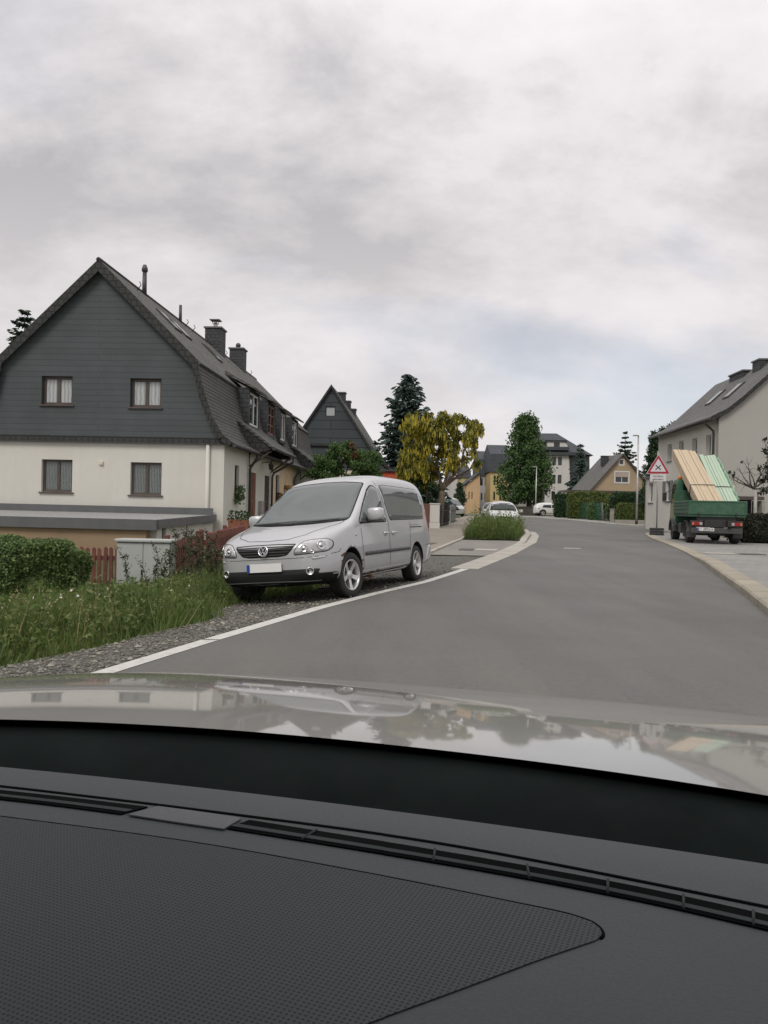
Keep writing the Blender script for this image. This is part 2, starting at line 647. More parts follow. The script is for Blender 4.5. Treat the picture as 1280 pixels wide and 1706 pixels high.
def rect(u, v, w, h):
    return [(u - w / 2, v), (u + w / 2, v), (u + w / 2, v + h), (u - w / 2, v + h)]


def TX(origin, uvec, vvec=(0, 0, 1)):
    """frame with u along uvec, v up and w = u x v (outwards)"""
    u, v = Vector(uvec).normalized(), Vector(vvec).normalized()
    w = u.cross(v)
    return Matrix(((u.x, v.x, w.x, origin[0]), (u.y, v.y, w.y, origin[1]), (u.z, v.z, w.z, origin[2]), (0, 0, 0, 1)))
# ================================================================== ground, road, pavements
RIGHT_EDGE = [(-45.0, -60.0), (-14.5, -45.0), (-1.6, -10.0), (1.7, 0.0), (4.9, 10.15), (5.75, 12.69), (7.65, 19.0), (8.75, 23.0), (11.47, 34.3), (12.5, 38.0), (13.2, 40.2), (14.8, 41.5), (18.0, 42.3), (45.0, 43.0)]
FENCE_LINE = [(-3.0, 0.0), (-0.6, 20.0), (1.93, 39.0), (4.43, 56.0), (7.5, 75.0), (11.0, 97.0)]
BAY_KERB = [(0.9, 19.6), (2.65, 28.0), (4.6, 40.8), (4.9, 43.0), (7.0, 56.0), (10.0, 75.0), (13.0, 97.0)]
RIGHT_FAR = [(45.0, 58.5), (20.9, 57.6), (17.6, 58.2), (17.2, 63.5), (17.3, 77.0), (15.8, 88.0), (14.5, 97.0)]


def edge(L):
    return lambda Y: line_x(Y, L)


def road_left(Y):
    if Y < 38.5:
        return line_x(Y)
    return line_x(Y, [(7.0, 38.5), (6.9, 39.6), (6.3, 40.4), (4.6, 40.8), (4.9, 43.0), (7.0, 56.0), (10.0, 75.0), (13.0, 97.0)])


def sheet(name, fl, fr, Ys, nx, zoff, mats, kind='structure', zf=gz, rows_only=False):
    V, Fc = [], []
    for Y in Ys:
        a, b = fl(Y), fr(Y)
        for i in range(nx + 1):
            X = a + (b - a) * i / nx
            V.append((X, Y, zf(X, Y) + (zoff(Y) if callable(zoff) else zoff)))
    for j in range(len(Ys) - 1):
        for i in range(nx):
            k = j * (nx + 1) + i
            Fc.append((k, k + 1, k + nx + 2, k + nx + 1))
    return V, Fc


def join_sheets(name, sheets, mats, kind='structure', label=None):
    V, Fc = [], []
    for v, f in sheets:
        o = len(V)
        V += v
        Fc += [tuple(i + o for i in q) for q in f]
    ob = mesh_from(name, V, Fc, mats)
    tag(ob, kind=kind, label=label)
    return ob


def frange(a, b, s):
    n = max(1, int(round((b - a) / s)))
    return [a + (b - a) * i / n for i in range(n + 1)]


# ---- materials of the setting
def ground_mat():
    m, t, b = new_mat('ground_earth')
    co = obj_co(t)
    a = noise(t, co, 0.6, 8, 0.62)
    c = ramp(t, a, [(0.3, (0.045, 0.065, 0.022)), (0.5, (0.065, 0.08, 0.03)), (0.72, (0.11, 0.095, 0.06))])
    sock(t, b.inputs['Base Color'], c)
    b.inputs['Roughness'].default_value = 0.95
    add_bump(t, b, noise(t, co, 14, 6, 0.7), 0.6, 0.05)
    return m


def asphalt_mat(name, c0, patch=True):
    m, t, b = new_mat(name)
    co = obj_co(t)
    fine = noise(t, co, 95, 3, 0.7)
    big = noise(t, co, 0.35, 5, 0.6, 0.4)
    strk = noise(t, obj_co(t, (1.0, 0.12, 1.0)), 1.1, 5, 0.6)
    c = mixc(t, ramp(t, fine, [(0.3, 0.0), (0.7, 1.0)]), mul(c0, 0.74), mul(c0, 1.24))
    c = mixc(t, ramp(t, big, [(0.35, 0.0), (0.7, 0.55)]), c, mul(c0, 0.80))
    c = mixc(t, ramp(t, strk, [(0.44, 0.0), (0.68, 0.6)]), c, (c0[0] * 1.28, c0[1] * 1.24, c0[2] * 1.16))
    st_ = noise(t, co, 2.2, 7, 0.7, 0.8)
    c = mixc(t, ramp(t, st_, [(0.62, 0.0), (0.72, 0.25)]), c, mul(c0, 0.62))
    spk = nd(t, 'ShaderNodeTexVoronoi', inp={'Scale': 60.0})
    t.links.new(co, spk.inputs['Vector'])
    c = mixc(t, ramp(t, spk.outputs['Distance'], [(0.06, 0.5), (0.16, 0.0)]), c, mul(c0, 1.7))
    mid = noise(t, co, 17, 4, 0.75)
    c = mixc(t, 1.0, c, ramp(t, mid, [(0.3, (0.86, 0.86, 0.86)), (0.7, (1.12, 1.12, 1.11))]), 'MULTIPLY')
    sock(t, b.inputs['Base Color'], c)
    sock(t, b.inputs['Roughness'], ramp(t, big, [(0.3, 0.66), (0.7, 0.8)]))
    b.inputs['Specular IOR Level'].default_value = 0.35
    add_bump(t, b, fine, 0.25, 0.006)
    return m


def gravel_mat():
    m, t, b = new_mat('gravel')
    co = obj_co(t)
    v = nd(t, 'ShaderNodeTexVoronoi', inp={'Scale': 42.0, 'Randomness': 1.0})
    t.links.new(co, v.inputs['Vector'])
    v2 = nd(t, 'ShaderNodeTexVoronoi', inp={'Scale': 60.0, 'Randomness': 1.0})
    t.links.new(co, v2.inputs['Vector'])
    sepc = t.nodes.new('ShaderNodeSeparateColor')
    t.links.new(v.outputs['Color'], sepc.inputs[0])
    c = ramp(t, sepc.outputs[0], [(0.0, (0.10, 0.096, 0.085)), (0.5, (0.18, 0.172, 0.153)), (0.9, (0.235, 0.225, 0.2)), (1.0, (0.36, 0.35, 0.32))])
    c = mixc(t, ramp(t, v.outputs['Distance'], [(0.3, 0.0), (0.62, 0.8)]), c, (0.07, 0.066, 0.055))
    big = noise(t, co, 1.4, 5, 0.6)
    c = mixc(t, ramp(t, big, [(0.55, 0.0), (0.75, 0.7)]), c, (0.10, 0.095, 0.07))
    sock(t, b.inputs['Base Color'], c)
    b.inputs['Roughness'].default_value = 0.92
    inv = nd(t, 'ShaderNodeMath', operation='SUBTRACT', inp={0: 1.0})
    t.links.new(v.outputs['Distance'], inv.inputs[1])
    ad = nd(t, 'ShaderNodeMath', operation='MULTIPLY_ADD', inp={1: -0.4})
    t.links.new(v2.outputs['Distance'], ad.inputs[0]); t.links.new(inv.outputs[0], ad.inputs[2])
    add_bump(t, b, ad.outputs[0], 0.9, 0.03)
    return m


def slabs_mat(name, c0, w, h, mort, ms=0.012):
    m, t, b = new_mat(name)
    co = obj_co(t)
    br = nd(t, 'ShaderNodeTexBrick', offset=0.5, inp={'Scale': 1.0, 'Mortar Size': ms, 'Brick Width': w, 'Row Height': h, 'Mortar Smooth': 0.3,
                                                   'Color1': (*mul(c0, 0.95), 1), 'Color2': (*mul(c0, 1.06), 1), 'Mortar': (*mort, 1)})
    t.links.new(co, br.inputs['Vector'])
    big = noise(t, co, 0.8, 6, 0.6)
    c = mixc(t, 1.0, br.outputs[0], ramp(t, big, [(0.3, (0.80, 0.79, 0.77)), (0.7, (1.08, 1.07, 1.05))]), 'MULTIPLY')
    c = mixc(t, ramp(t, noise(t, co, 60, 3), [(0.3, 0.18), (0.7, 0.0)]), c, mul(c0, 0.6))
    sock(t, b.inputs['Base Color'], c)
    b.inputs['Roughness'].default_value = 0.85
    add_bump(t, b, br.outputs['Fac'], -0.3, 0.01)
    return m


M['earth'] = ground_mat()
M['asphalt'] = asphalt_mat('asphalt', (0.114, 0.1125, 0.105))
M['gravel'] = gravel_mat()
M['pave_brown'] = slabs_mat('pave_brown', (0.27, 0.24, 0.20), 0.22, 0.11, (0.17, 0.15, 0.12))
M['pave_grey'] = slabs_mat('pave_grey', (0.255, 0.25, 0.235), 0.30, 0.30, (0.19, 0.185, 0.17))
M['bay_concrete'] = asphalt_mat('bay_concrete', (0.205, 0.196, 0.172))
M['paint_white'] = mat('paint_white', (0.52, 0.51, 0.47), 0.7, var=0.10, vs=8, bump=0.2, bs=90, stain=((0.27, 0.26, 0.235), 0.6, 9.0))
M['kerb_beige'] = slabs_mat('kerb_beige', (0.33, 0.30, 0.235), 40.0, 1.0, (0.13, 0.115, 0.09), 0.022)
M['kerb_light'] = slabs_mat('kerb_light', (0.40, 0.38, 0.335), 40.0, 1.0, (0.17, 0.155, 0.13), 0.025)
M['soil'] = mat('soil', (0.06, 0.07, 0.028), 0.95, var=0.3, vs=3, bump=0.6, bs=20)

# ---- one ground sheet to the horizon
xs = [-900, -500, -280, -160, -90, -60, -40, -28] + frange(-20, 24, 1.0) + [30, 40, 60, 90, 160, 280, 500, 900]
ys = [-400, -200, -90, -50, -25, -10] + frange(-4, 60, 1.0) + [66, 74, 82, 90, 100, 115, 130, 170, 240, 400, 700, 1200, 2000]
V = []
for Y in ys:
    for X in xs:
        V.append((X, Y, gz(X, max(Y, -10) if Y > -200 else -10) - 0.05))
n = len(xs)
Fc = [(j * n + i, j * n + i + 1, (j + 1) * n + i + 1, (j + 1) * n + i) for j in range(len(ys) - 1) for i in range(n - 1)]
tag(mesh_from('ground', V, Fc, M['earth'], smooth=True), kind='structure')


def kh(Y):                                  # height of the right kerb: dropped where the truck drove up
    return 0.12 - 0.07 * sm(18.5, 22.5, Y)


Ysa = [-60, -45, -30, -20] + frange(-10, 43, 0.5)
zr = lambda X, Y: gz0(Y)
road_sheets = [sheet('a', road_left, edge(RIGHT_EDGE), Ysa, 6, 0.0, None, zf=zr),
               sheet('b', road_left, lambda Y: line_x(Y, [(45.0, 43.0), (45.0, 57.0)]), frange(43, 57.6, 1.0), 6, 0.0, None, zf=zr),
               sheet('c', road_left, edge([(45.0, 57.6), (20.9, 58.2), (17.2, 60.5), (17.2, 63.5), (17.3, 77.0), (15.8, 88.0), (14.5, 97.0)]), frange(57.6, 97, 1.0), 6, 0.0, None, zf=zr),
               sheet('d', lambda Y: -60.0, lambda Y: 14.5, frange(97, 112, 3), 6, 0.0, None, zf=zr)]
join_sheets('road', road_sheets, M['asphalt'])

# painted edge line with the small break in it
def line_strip(segs, w, off, zo=0.004):
    out_ = []
    for a, b in segs:
        out_.append(sheet('l', lambda Y: line_x(Y) + off, lambda Y: line_x(Y) + off + w, frange(a, b, 0.25), 1, zo, None, zf=zr))
    return out_


segs = [(-30, -16), (-10, 2.3), (2.36, 7.27), (7.31, 12.3), (12.33, 16.4)]
join_sheets('road_marking', line_strip(segs, 0.155, 0.0), M['paint_white'])
c_ = px(950, 917, 24.6)
tag(mesh_from('road_marking', [(c_.x - .25, 24.3, gz0(24.3) + .004), (c_.x + .28, 24.3, gz0(24.3) + .004), (c_.x + .30, 24.52, gz0(24.52) + .004), (c_.x - .2, 24.52, gz0(24.52) + .004)], [(0, 1, 2, 3)], M['paint_white']), kind='structure')

# gravel verge
def gravel_left(Y):
    return line_x(Y) - (1.03 + 0.10 * math.sin(Y * 1.3) + 0.06 * math.sin(Y * 3.1 + 1)) - 0.75 * sm(9.0, 11.5, Y) - 2.4 * sm(13.6, 17.0, Y)


join_sheets('gravel', [sheet('g', gravel_left, lambda Y: line_x(Y) + 0.02, frange(-10, 20.2, 0.3), 10, 0.0, None, zf=lambda X, Y: gz(X, Y) - 0.004 - 0.006 * (X > line_x(Y) - 0.01))], M['gravel'])

# left bay, pavement and kerbs
join_sheets('parking_bay', [sheet('p', edge(BAY_KERB), lambda Y: line_x(Y) - 0.01, frange(20.2, 28.2, 0.5), 4, 0.012, None, zf=zr)], M['bay_concrete'])
join_sheets('pavement_left', [sheet('p', lambda Y: line_x(Y, FENCE_LINE) - 2.2 * (1 - sm(20, 30, Y)) - 0.3, edge(BAY_KERB), frange(17.0, 97, 1.0), 3, 0.03, None, zf=zr)], M['pave_brown'])


def kerb_run(name, pts, w, hf, mats, side=1, base=-0.06):
    """kerb along a plan polyline: vertical road face, small bevel, flat top"""
    mb = MB()
    P2 = [Vector((p[0], p[1])) for p in pts]
    rings = []
    for i, p in enumerate(P2):
        d = (P2[min(i + 1, len(P2) - 1)] - P2[max(i - 1, 0)]).normalized()
        nrm = Vector((d.y, -d.x)) * side
        z = gz0(p.y)
        h_ = hf(p.y)
        prof = [(0.0, base), (0.0, h_ * 0.75), (0.03, h_), (w, h_), (w, base)]
        rings.append([mb.bm.verts.new((p.x + nrm.x * a, p.y + nrm.y * a, z + b)) for a, b in prof])
    for r0, r1 in zip(rings, rings[1:]):
        for k in range(5):
            mb.bm.faces.new((r0[k], r0[(k + 1) % 5], r1[(k + 1) % 5], r1[k]))
    mb.bm.faces.new(rings[0]); mb.bm.faces.new(rings[-1][::-1])
    return tag(mb.build(name, mats), kind='structure')


def dense(L, s=0.5):
    o = []
    for (x0, y0), (x1, y1) in zip(L, L[1:]):
        k = max(1, int(math.hypot(x1 - x0, y1 - y0) / s))
        o += [(x0 + (x1 - x0) * i / k, y0 + (y1 - y0) * i / k) for i in range(k)]
    return o + [L[-1]]


RK = [p for p in dense(RIGHT_EDGE[1:-1], 0.5)] + [(25.0, 42.5)]
kerb_run('kerb', RK, 0.34, kh, M['kerb_beige'], 1)
join_sheets('pavement_right', [sheet('p', lambda Y: line_x(Y, RIGHT_EDGE) + 0.33, lambda Y: max(26.0, line_x(Y, RIGHT_EDGE) + 1.0), [-60, -45, -30, -20] + frange(-10, 42.6, 0.5), 5, lambda Y: kh(Y) - 0.004, None, zf=zr)], M['pave_grey'])
LK = dense([(x, y) for x, y in LEFT_LINE if y >= 16.3] + [(7.12, 39.4), (6.9, 40.2), (6.3, 40.6), (5.0, 40.7)], 0.4)
kerb_run('kerb', LK, 0.22, lambda Y: 0.015 + 0.10 * sm(25.5, 29.0, Y), M['kerb_light'], -1)
gut = [(x + 0.34, y) for x, y in LK if y < 39.0]
kerb_run('gutter_strip', gut, 0.33, lambda Y: 0.012, M['kerb_light'], -1)
kerb_run('kerb', dense(BAY_KERB[:4], 0.5), 0.14, lambda Y: 0.06, M['kerb_light'], 1)
# far side of the junction
FK = dense([(40.0, 59.0), (21.0, 57.9), (18.2, 58.6), (17.25, 60.5), (17.25, 63.5), (17.35, 77.0), (15.9, 88.0), (14.6, 97.0)], 1.0)
kerb_run('kerb', FK, 0.2, lambda Y: 0.08, M['kerb_light'], 1)
join_sheets('pavement_far', [sheet('p', lambda Y: line_x(Y, [(20.9, 57.95), (17.4, 60.5), (17.4, 63.5), (17.5, 77.0), (16.1, 88.0), (14.8, 97.0)]), lambda Y: line_x(Y, [(40.0, 57.95), (40.0, 60.3), (21.0, 61.2), (19.6, 63.5), (19.8, 77.0), (24.0, 90.0), (24.0, 97.0)]), frange(57.95, 97, 1.0), 3, 0.07, None, zf=zr)], M['pave_grey'])

# grass island in front of the white car
ISL_Y0, ISL_Y1 = 28.2, 39.2
join_sheets('planting_bed', [sheet('p', lambda Y: line_x(Y, BAY_KERB) + 0.1, lambda Y: (road_left(Y) - 0.2) if Y < 38.5 else road_left(Y) - 0.2, frange(ISL_Y0, ISL_Y1, 0.5), 5, lambda Y: 0.05, None, zf=zr)], M['soil'])

# drain covers set flush in the pavements
def flat_patch(name, quad, z, mats, label, cat):
    mb = MB()
    mb.prism([(q[0], q[1], z) for q in quad], (0, 0, 0.012))
    return tag(mb.build(name, mats), label, cat)


M['iron'] = mat('iron', (0.10, 0.095, 0.085), 0.75, metal=0.2, var=0.25, vs=9, bump=0.5, bs=30)
zc = gz0(22.8) + kh(22.8) - 0.004
flat_patch('drain_cover', [(9.05, 22.35), (10.0, 22.35), (10.05, 23.0), (9.1, 23.0)], zc, M['kerb_light'], 'pale rectangular concrete drain cover in the right pavement, beside a dark iron one', 'drain cover')
flat_patch('drain_cover', [(10.02, 22.35), (10.75, 22.35), (10.8, 23.0), (10.07, 23.0)], zc, M['iron'], 'dark iron drain cover in the right pavement behind the truck', 'drain cover')
zc = gz0(22.5) + 0.01
flat_patch('drain_cover', [(2.55, 22.1), (3.15, 22.1), (3.4, 23.4), (2.75, 23.4)], zc, M['kerb_light'], 'pale concrete drain cover beside the left kerb in the parking bay', 'drain cover')
flat_patch('drain_cover', [(2.1, 22.1), (2.5, 22.1), (2.7, 23.4), (2.3, 23.4)], zc, M['iron'], 'dark drain cover in the parking bay, left of the pale one', 'drain cover')
flat_patch('drain_cover', [(0.2, 24.2), (1.45, 24.2), (1.75, 25.3), (0.5, 25.3)], gz0(24.7) + 0.03, M['iron'], 'brown iron cover plate in the left pavement behind the silver van', 'drain cover')
# ================================================================== vehicles
def eval_mesh(o):
    dg = bpy.context.evaluated_depsgraph_get()
    dg.update()
    me = bpy.data.meshes.new_from_object(o.evaluated_get(dg))
    o.modifiers.clear()
    old = o.data
    o.data = me
    bpy.data.meshes.remove(old)
    return o


def sec(x, w, zb, zsh, wb, zbelt, we, ze, zt, wl=0.97):
    half = [(0, zb), (0.72 * w, zb), (wl * w, zb + 0.05), (w, zb + 0.22), (w, zsh), (wb, zbelt),
            ((wb + we) / 2 + 0.012, (zbelt + ze) / 2), (we, ze), (0.58 * we, ze + 0.78 * (zt - ze)), (0, zt)]
    return x, half


def loft_body(name, secs, mats, parent, arches=(), arch_r=0.37, level=2, creases=(), arch_in=0.52):
    bm = bmesh.new()
    rings = []
    for x, half in secs:
        loop = [(x, y, z) for y, z in half] + [(x, -y, z) for y, z in half[-2:0:-1]]
        rings.append([bm.verts.new(p) for p in loop])
    n = len(rings[0])
    for r0, r1 in zip(rings, rings[1:]):
        for k in range(n):
            bm.faces.new((r0[k], r0[(k + 1) % n], r1[(k + 1) % n], r1[k]))
    for r_, flip in ((rings[0], False), (rings[-1], True)):
        h_ = n // 2
        for k in range(h_):
            a, b, c, d = r_[k], r_[k + 1], r_[(n - k - 1) % n], r_[(n - k) % n]
            q = []
            for v in (a, b, c, d):
                if v not in q:
                    q.append(v)
            if len(q) >= 3:
                try:
                    bm.faces.new(q)
                except ValueError:
                    pass
    bmesh.ops.recalc_face_normals(bm, faces=bm.faces)
    me = bpy.data.meshes.new(name)
    bm.to_mesh(me)
    bm.free()
    o = link(name, me, mats, None, True)
    s = o.modifiers.new('s', 'SUBSURF')
    s.levels = s.render_levels = level
    eval_mesh(o)
    if arches:
        cb = MB()
        for ax, r_, zc in arches:
            for sd in (1, -1):
                T = Matrix.Translation((ax, sd * arch_in, zc)) @ Matrix.Rotation(-sd * math.pi / 2, 4, 'X')
                prof = [(0.0, 0.0), (r_, 0.0), (r_, 0.8), (0.0, 0.8)]
                n_ = 40
                rr = []
                bot = [cb.bm.verts.new(T @ Vector((r_ * math.cos(6.28318 * k / n_), r_ * math.sin(6.28318 * k / n_), 0))) for k in range(n_)]
                top = [cb.bm.verts.new(T @ Vector((r_ * math.cos(6.28318 * k / n_), r_ * math.sin(6.28318 * k / n_), 0.8))) for k in range(n_)]
                cb.bm.faces.new(bot[::-1]); cb.bm.faces.new(top)
                for k in range(n_):
                    cb.bm.faces.new((bot[k], bot[(k + 1) % n_], top[(k + 1) % n_], top[k]))
        cut = cb.build('cutter', M['black_plastic'])
        b = o.modifiers.new('b', 'BOOLEAN')
        b.operation = 'DIFFERENCE'
        b.solver = 'EXACT'
        b.object = cut
        b.material_mode = 'TRANSFER'
        eval_mesh(o)
        bpy.data.objects.remove(cut, do_unlink=True)
    o.parent = parent
    me = o.data
    bvh = BVHTree.FromPolygons([v.co.copy() for v in me.vertices], [tuple(p.vertices) for p in me.polygons])
    return o, bvh


VIEW = {'L': (lambda a, b: Vector((a, 3, b)), Vector((0, -1, 0))), 'R': (lambda a, b: Vector((a, -3, b)), Vector((0, 1, 0))),
        'F': (lambda a, b: Vector((5, a, b)), Vector((-1, 0, 0))), 'B': (lambda a, b: Vector((-5, a, b)), Vector((1, 0, 0))),
        'T': (lambda a, b: Vector((a, b, 4)), Vector((0, 0, -1)))}


def chaikin(P, it=2, q=0.25):
    for _ in range(it):
        o = []
        for i in range(len(P)):
            a, b = P[i], P[(i + 1) % len(P)]
            o += [(a[0] + (b[0] - a[0]) * q, a[1] + (b[1] - a[1]) * q), (a[0] + (b[0] - a[0]) * (1 - q), a[1] + (b[1] - a[1]) * (1 - q))]
        P = o
    return P


def rounded(P, r=0.04, n=4):
    o = []
    m_ = len(P)
    for i in range(m_):
        p, a, b = Vector(P[i]), Vector(P[i - 1]), Vector(P[(i + 1) % m_])
        da, db = (a - p), (b - p)
        ra, rb = min(r, da.length * 0.45), min(r, db.length * 0.45)
        s, e = p + da.normalized() * ra, p + db.normalized() * rb
        for k in range(n + 1):
            t_ = k / n
            q = s * (1 - t_) ** 2 + p * 2 * t_ * (1 - t_) + e * t_ ** 2
            o.append((q.x, q.y))
    return o


def hit(bvh, view, a, b, off):
    o, d = VIEW[view]
    loc, nrm, i, dist = bvh.ray_cast(o(a, b), d)
    if loc is None:
        loc, nrm, i, dist = bvh.find_nearest(o(a, b))
        p = o(a, b)
        if view in 'LR':
            loc = Vector((p.x, loc.y, p.z))
        return loc - d * off
    if nrm.dot(d) > 0:
        nrm = -nrm
    return loc + nrm * off


def decal_bm(bm, bvh, pts, view, off, step=0.06, m=0):
    t_ = bmesh.new()
    f = t_.faces.new([t_.verts.new((p[0], p[1], 0)) for p in pts])
    lo = [min(p[i] for p in pts) for i in (0, 1)]
    hi = [max(p[i] for p in pts) for i in (0, 1)]
    for ax in (0, 1):
        k = max(1, int((hi[ax] - lo[ax]) / step))
        for i in range(1, k):
            co = [0, 0, 0]
            no = [0, 0, 0]
            co[ax] = lo[ax] + (hi[ax] - lo[ax]) * i / k
            no[ax] = 1
            bmesh.ops.bisect_plane(t_, geom=t_.verts[:] + t_.edges[:] + t_.faces[:], plane_co=co, plane_no=no)
    mp = {v: bm.verts.new(hit(bvh, view, v.co.x, v.co.y, off)) for v in t_.verts}
    for f in t_.faces:
        try:
            q = bm.faces.new([mp[v] for v in f.verts])
            q.material_index = m
            q.smooth = True
        except ValueError:
            pass
    t_.free()


def decal(name, mats, parent, bvh, pts, view, off=0.004, step=0.06, rim=None):
    """part lying on the body surface, with a turned-in edge so that it has thickness"""
    bm = bmesh.new()
    decal_bm(bm, bvh, pts, view, off, step)
    be = [e for e in bm.edges if e.is_boundary]
    d = VIEW[view][1]
    r = bmesh.ops.extrude_edge_only(bm, edges=be)
    for v in [g for g in r['geom'] if isinstance(g, bmesh.types.BMVert)]:
        v.co += d * (off + 0.012)
    bmesh.ops.recalc_face_normals(bm, faces=bm.faces)
    me = bpy.data.meshes.new(name)
    bm.to_mesh(me)
    bm.free()
    return link(name, me, mats, parent)


def seam_pts(P, w=0.007):
    P = [Vector(p) for p in P]
    L, Rr = [], []
    for i, p in enumerate(P):
        d = (P[min(i + 1, len(P) - 1)] - P[max(i - 1, 0)]).normalized()
        nrm = Vector((-d.y, d.x))
        L.append(tuple(p + nrm * w / 2)); Rr.append(tuple(p - nrm * w / 2))
    return L + Rr[::-1]


def seams(body, bvh, lines, m_index, off=0.003):
    """panel gaps: thin dark strips joined into the body mesh"""
    bm = bmesh.new()
    bm.from_mesh(body.data)
    for view, P, w in lines:
        # short pieces follow the curved surface
        for a, b in zip(P, P[1:]):
            n_ = max(1, int(math.hypot(b[0] - a[0], b[1] - a[1]) / 0.08))
            for k in range(n_):
                p = (a[0] + (b[0] - a[0]) * k / n_, a[1] + (b[1] - a[1]) * k / n_)
                q = (a[0] + (b[0] - a[0]) * (k + 1) / n_, a[1] + (b[1] - a[1]) * (k + 1) / n_)
                vs = [bm.verts.new(hit(bvh, view, u, v, off)) for u, v in seam_pts([p, q], w)]
                f = bm.faces.new(vs)
                f.material_index = m_index
    bm.to_mesh(body.data)
    bm.free()


def wheel(parent, x, y, r, w, side, rimr, spokes=5, steer=0.0, detail=True, tyre='rubber', rimm='alloy'):
    """hub disc > tyre, rim; side +1 faces +y"""
    T = Matrix.Translation((x, y, r)) @ Matrix.Rotation(steer, 4, 'Z') @ Matrix.Rotation(-side * math.pi / 2, 4, 'X')
    hb = MB().lathe([(0.0, -w * 0.30), (rimr * 0.97, -w * 0.30), (rimr * 0.97, -w * 0.05), (rimr * 0.62, w * 0.02), (rimr * 0.6, 0.08 * w), (0.0, 0.08 * w)], T, 32)
    hub = hb.build('wheel', M['brake_dark'], parent)
    ty = MB().lathe([(rimr, -w * .5), (rimr * 1.06, -w * .52), (r * 0.94, -w * .5), (r * 0.985, -w * .42), (r, -w * .30), (r, w * .30), (r * 0.985, w * .42), (r * 0.94, w * .5), (rimr * 1.06, w * .52), (rimr, w * .5)], T, 40, closed=True)
    ty.build('tyre', M[tyre], hub)
    rb = MB().lathe([(rimr * 1.02, -w * .45), (rimr * 1.03, w * .5), (rimr * 0.985, w * .53), (rimr * .93, w * .46), (rimr * .90, w * .1), (rimr * .90, -w * .40)], T, 40)
    if spokes:
        for k in range(spokes):
            a = 2 * math.pi * k / spokes + 0.3
            ca, sa = math.cos(a), math.sin(a)

            def pt(rr, off, z):
                return T @ Vector((ca * rr - sa * off, sa * rr + ca * off, z))
            r0, r1 = rimr * 0.16, rimr * 0.95
            for (wa, wb, s0) in ((0.050, 0.075, 0.0),):
                wa, wb = wa * rimr / 0.2, wb * rimr / 0.2
                A = [pt(r0, -wa / 2, w * .30), pt(r0, wa / 2, w * .30), pt(rimr * .55, wa * .55, w * .36), pt(r1, wb / 2, w * .44), pt(r1, -wb / 2, w * .44), pt(rimr * .55, -wa * .55, w * .36)]
                B = [p + (T.to_3x3() @ Vector((0, 0, -w * 0.2))) for p in A]
                va, vb = [rb.bm.verts.new(p) for p in A], [rb.bm.verts.new(p) for p in B]
                rb.bm.faces.new(va); rb.bm.faces.new(vb[::-1])
                for i in range(6):
                    rb.bm.faces.new((va[i], vb[i], vb[(i + 1) % 6], va[(i + 1) % 6]))
        rb.lathe([(rimr * .30, w * .1), (rimr * .29, w * .36), (rimr * .24, w * .40), (0.0, w * .40)], T, 20)
    else:
        rb.lathe([(rimr * .92, w * .28), (rimr * .75, w * .18), (rimr * .55, w * .34), (rimr * .3, w * .36), (rimr * .25, w * .45), (0, w * .45)], T, 24)
    rb.build('rim', M[rimm], hub)
    return hub


def paint(name, col, metal=0.75, rough=0.3, dirt=0.35):
    m, t, b = new_mat(name)
    co = obj_co(t)
    fl = noise(t, co, 900, 2, 0.5)
    c = mixc(t, ramp(t, fl, [(0.3, 0.0), (0.7, 1.0)]), mul(col, 0.93), mul(col, 1.07))
    sp = t.nodes.new('ShaderNodeSeparateXYZ')
    t.links.new(co, sp.inputs[0])
    low = nd(t, 'ShaderNodeMapRange', inp={1: 0.15, 2: 0.75, 3: 1.0, 4: 0.0})
    t.links.new(sp.outputs[2], low.inputs[0])
    dn = noise(t, co, 3.0, 6, 0.65)
    df = nd(t, 'ShaderNodeMath', operation='MULTIPLY', inp={})
    t.links.new(low.outputs[0], df.inputs[0])
    t.links.new(ramp(t, dn, [(0.3, 0.0), (0.75, dirt)]), df.inputs[1])
    c = mixc(t, df.outputs[0], c, (0.20, 0.185, 0.155))
    sock(t, b.inputs['Base Color'], c)
    b.inputs['Metallic'].default_value = metal
    sock(t, b.inputs['Roughness'], ramp(t, dn, [(0.3, rough), (0.75, rough + 0.12)]))
    b.inputs['Coat Weight'].default_value = 0.8
    b.inputs['Coat Roughness'].default_value = 0.06
    return m


M['silver_paint'] = paint('silver_paint', (0.48, 0.485, 0.49), 0.5, 0.40)
M['white_paint'] = paint('white_paint', (0.60, 0.60, 0.585), 0.0, 0.35, 0.25)
M['dark_paint'] = paint('dark_paint', (0.03, 0.032, 0.035), 0.3, 0.3, 0.2)
M['grey_paint'] = paint('grey_paint', (0.42, 0.42, 0.40), 0.4, 0.4, 0.2)
M['alloy'] = mat('alloy', (0.62, 0.62, 0.61), 0.33, metal=0.75, var=0.1, vs=12)
M['brake_dark'] = mat('brake_dark', (0.05, 0.048, 0.046), 0.6, metal=0.3, var=0.3, vs=9)
M['chrome'] = mat('chrome', (0.75, 0.75, 0.75), 0.14, metal=1.0, var=0.04)
M['gap'] = mat('gap', (0.012, 0.012, 0.012), 0.8)
M['side_glass'] = glass_mat('side_glass', (0.12, 0.135, 0.13), 0.02, 1.6)  # paler than the windscreen glass: reflected sky is put into the base colour
M['underside'] = mat('underside', (.012, .012, .012), .85, spec=.1)
M['trim_grey'] = mat('trim_grey', (0.05, 0.05, 0.05), 0.55, var=0.2, vs=8)
M['rust'] = mat('rust', (0.13, 0.062, 0.03), 0.9, var=0.5, vs=30)


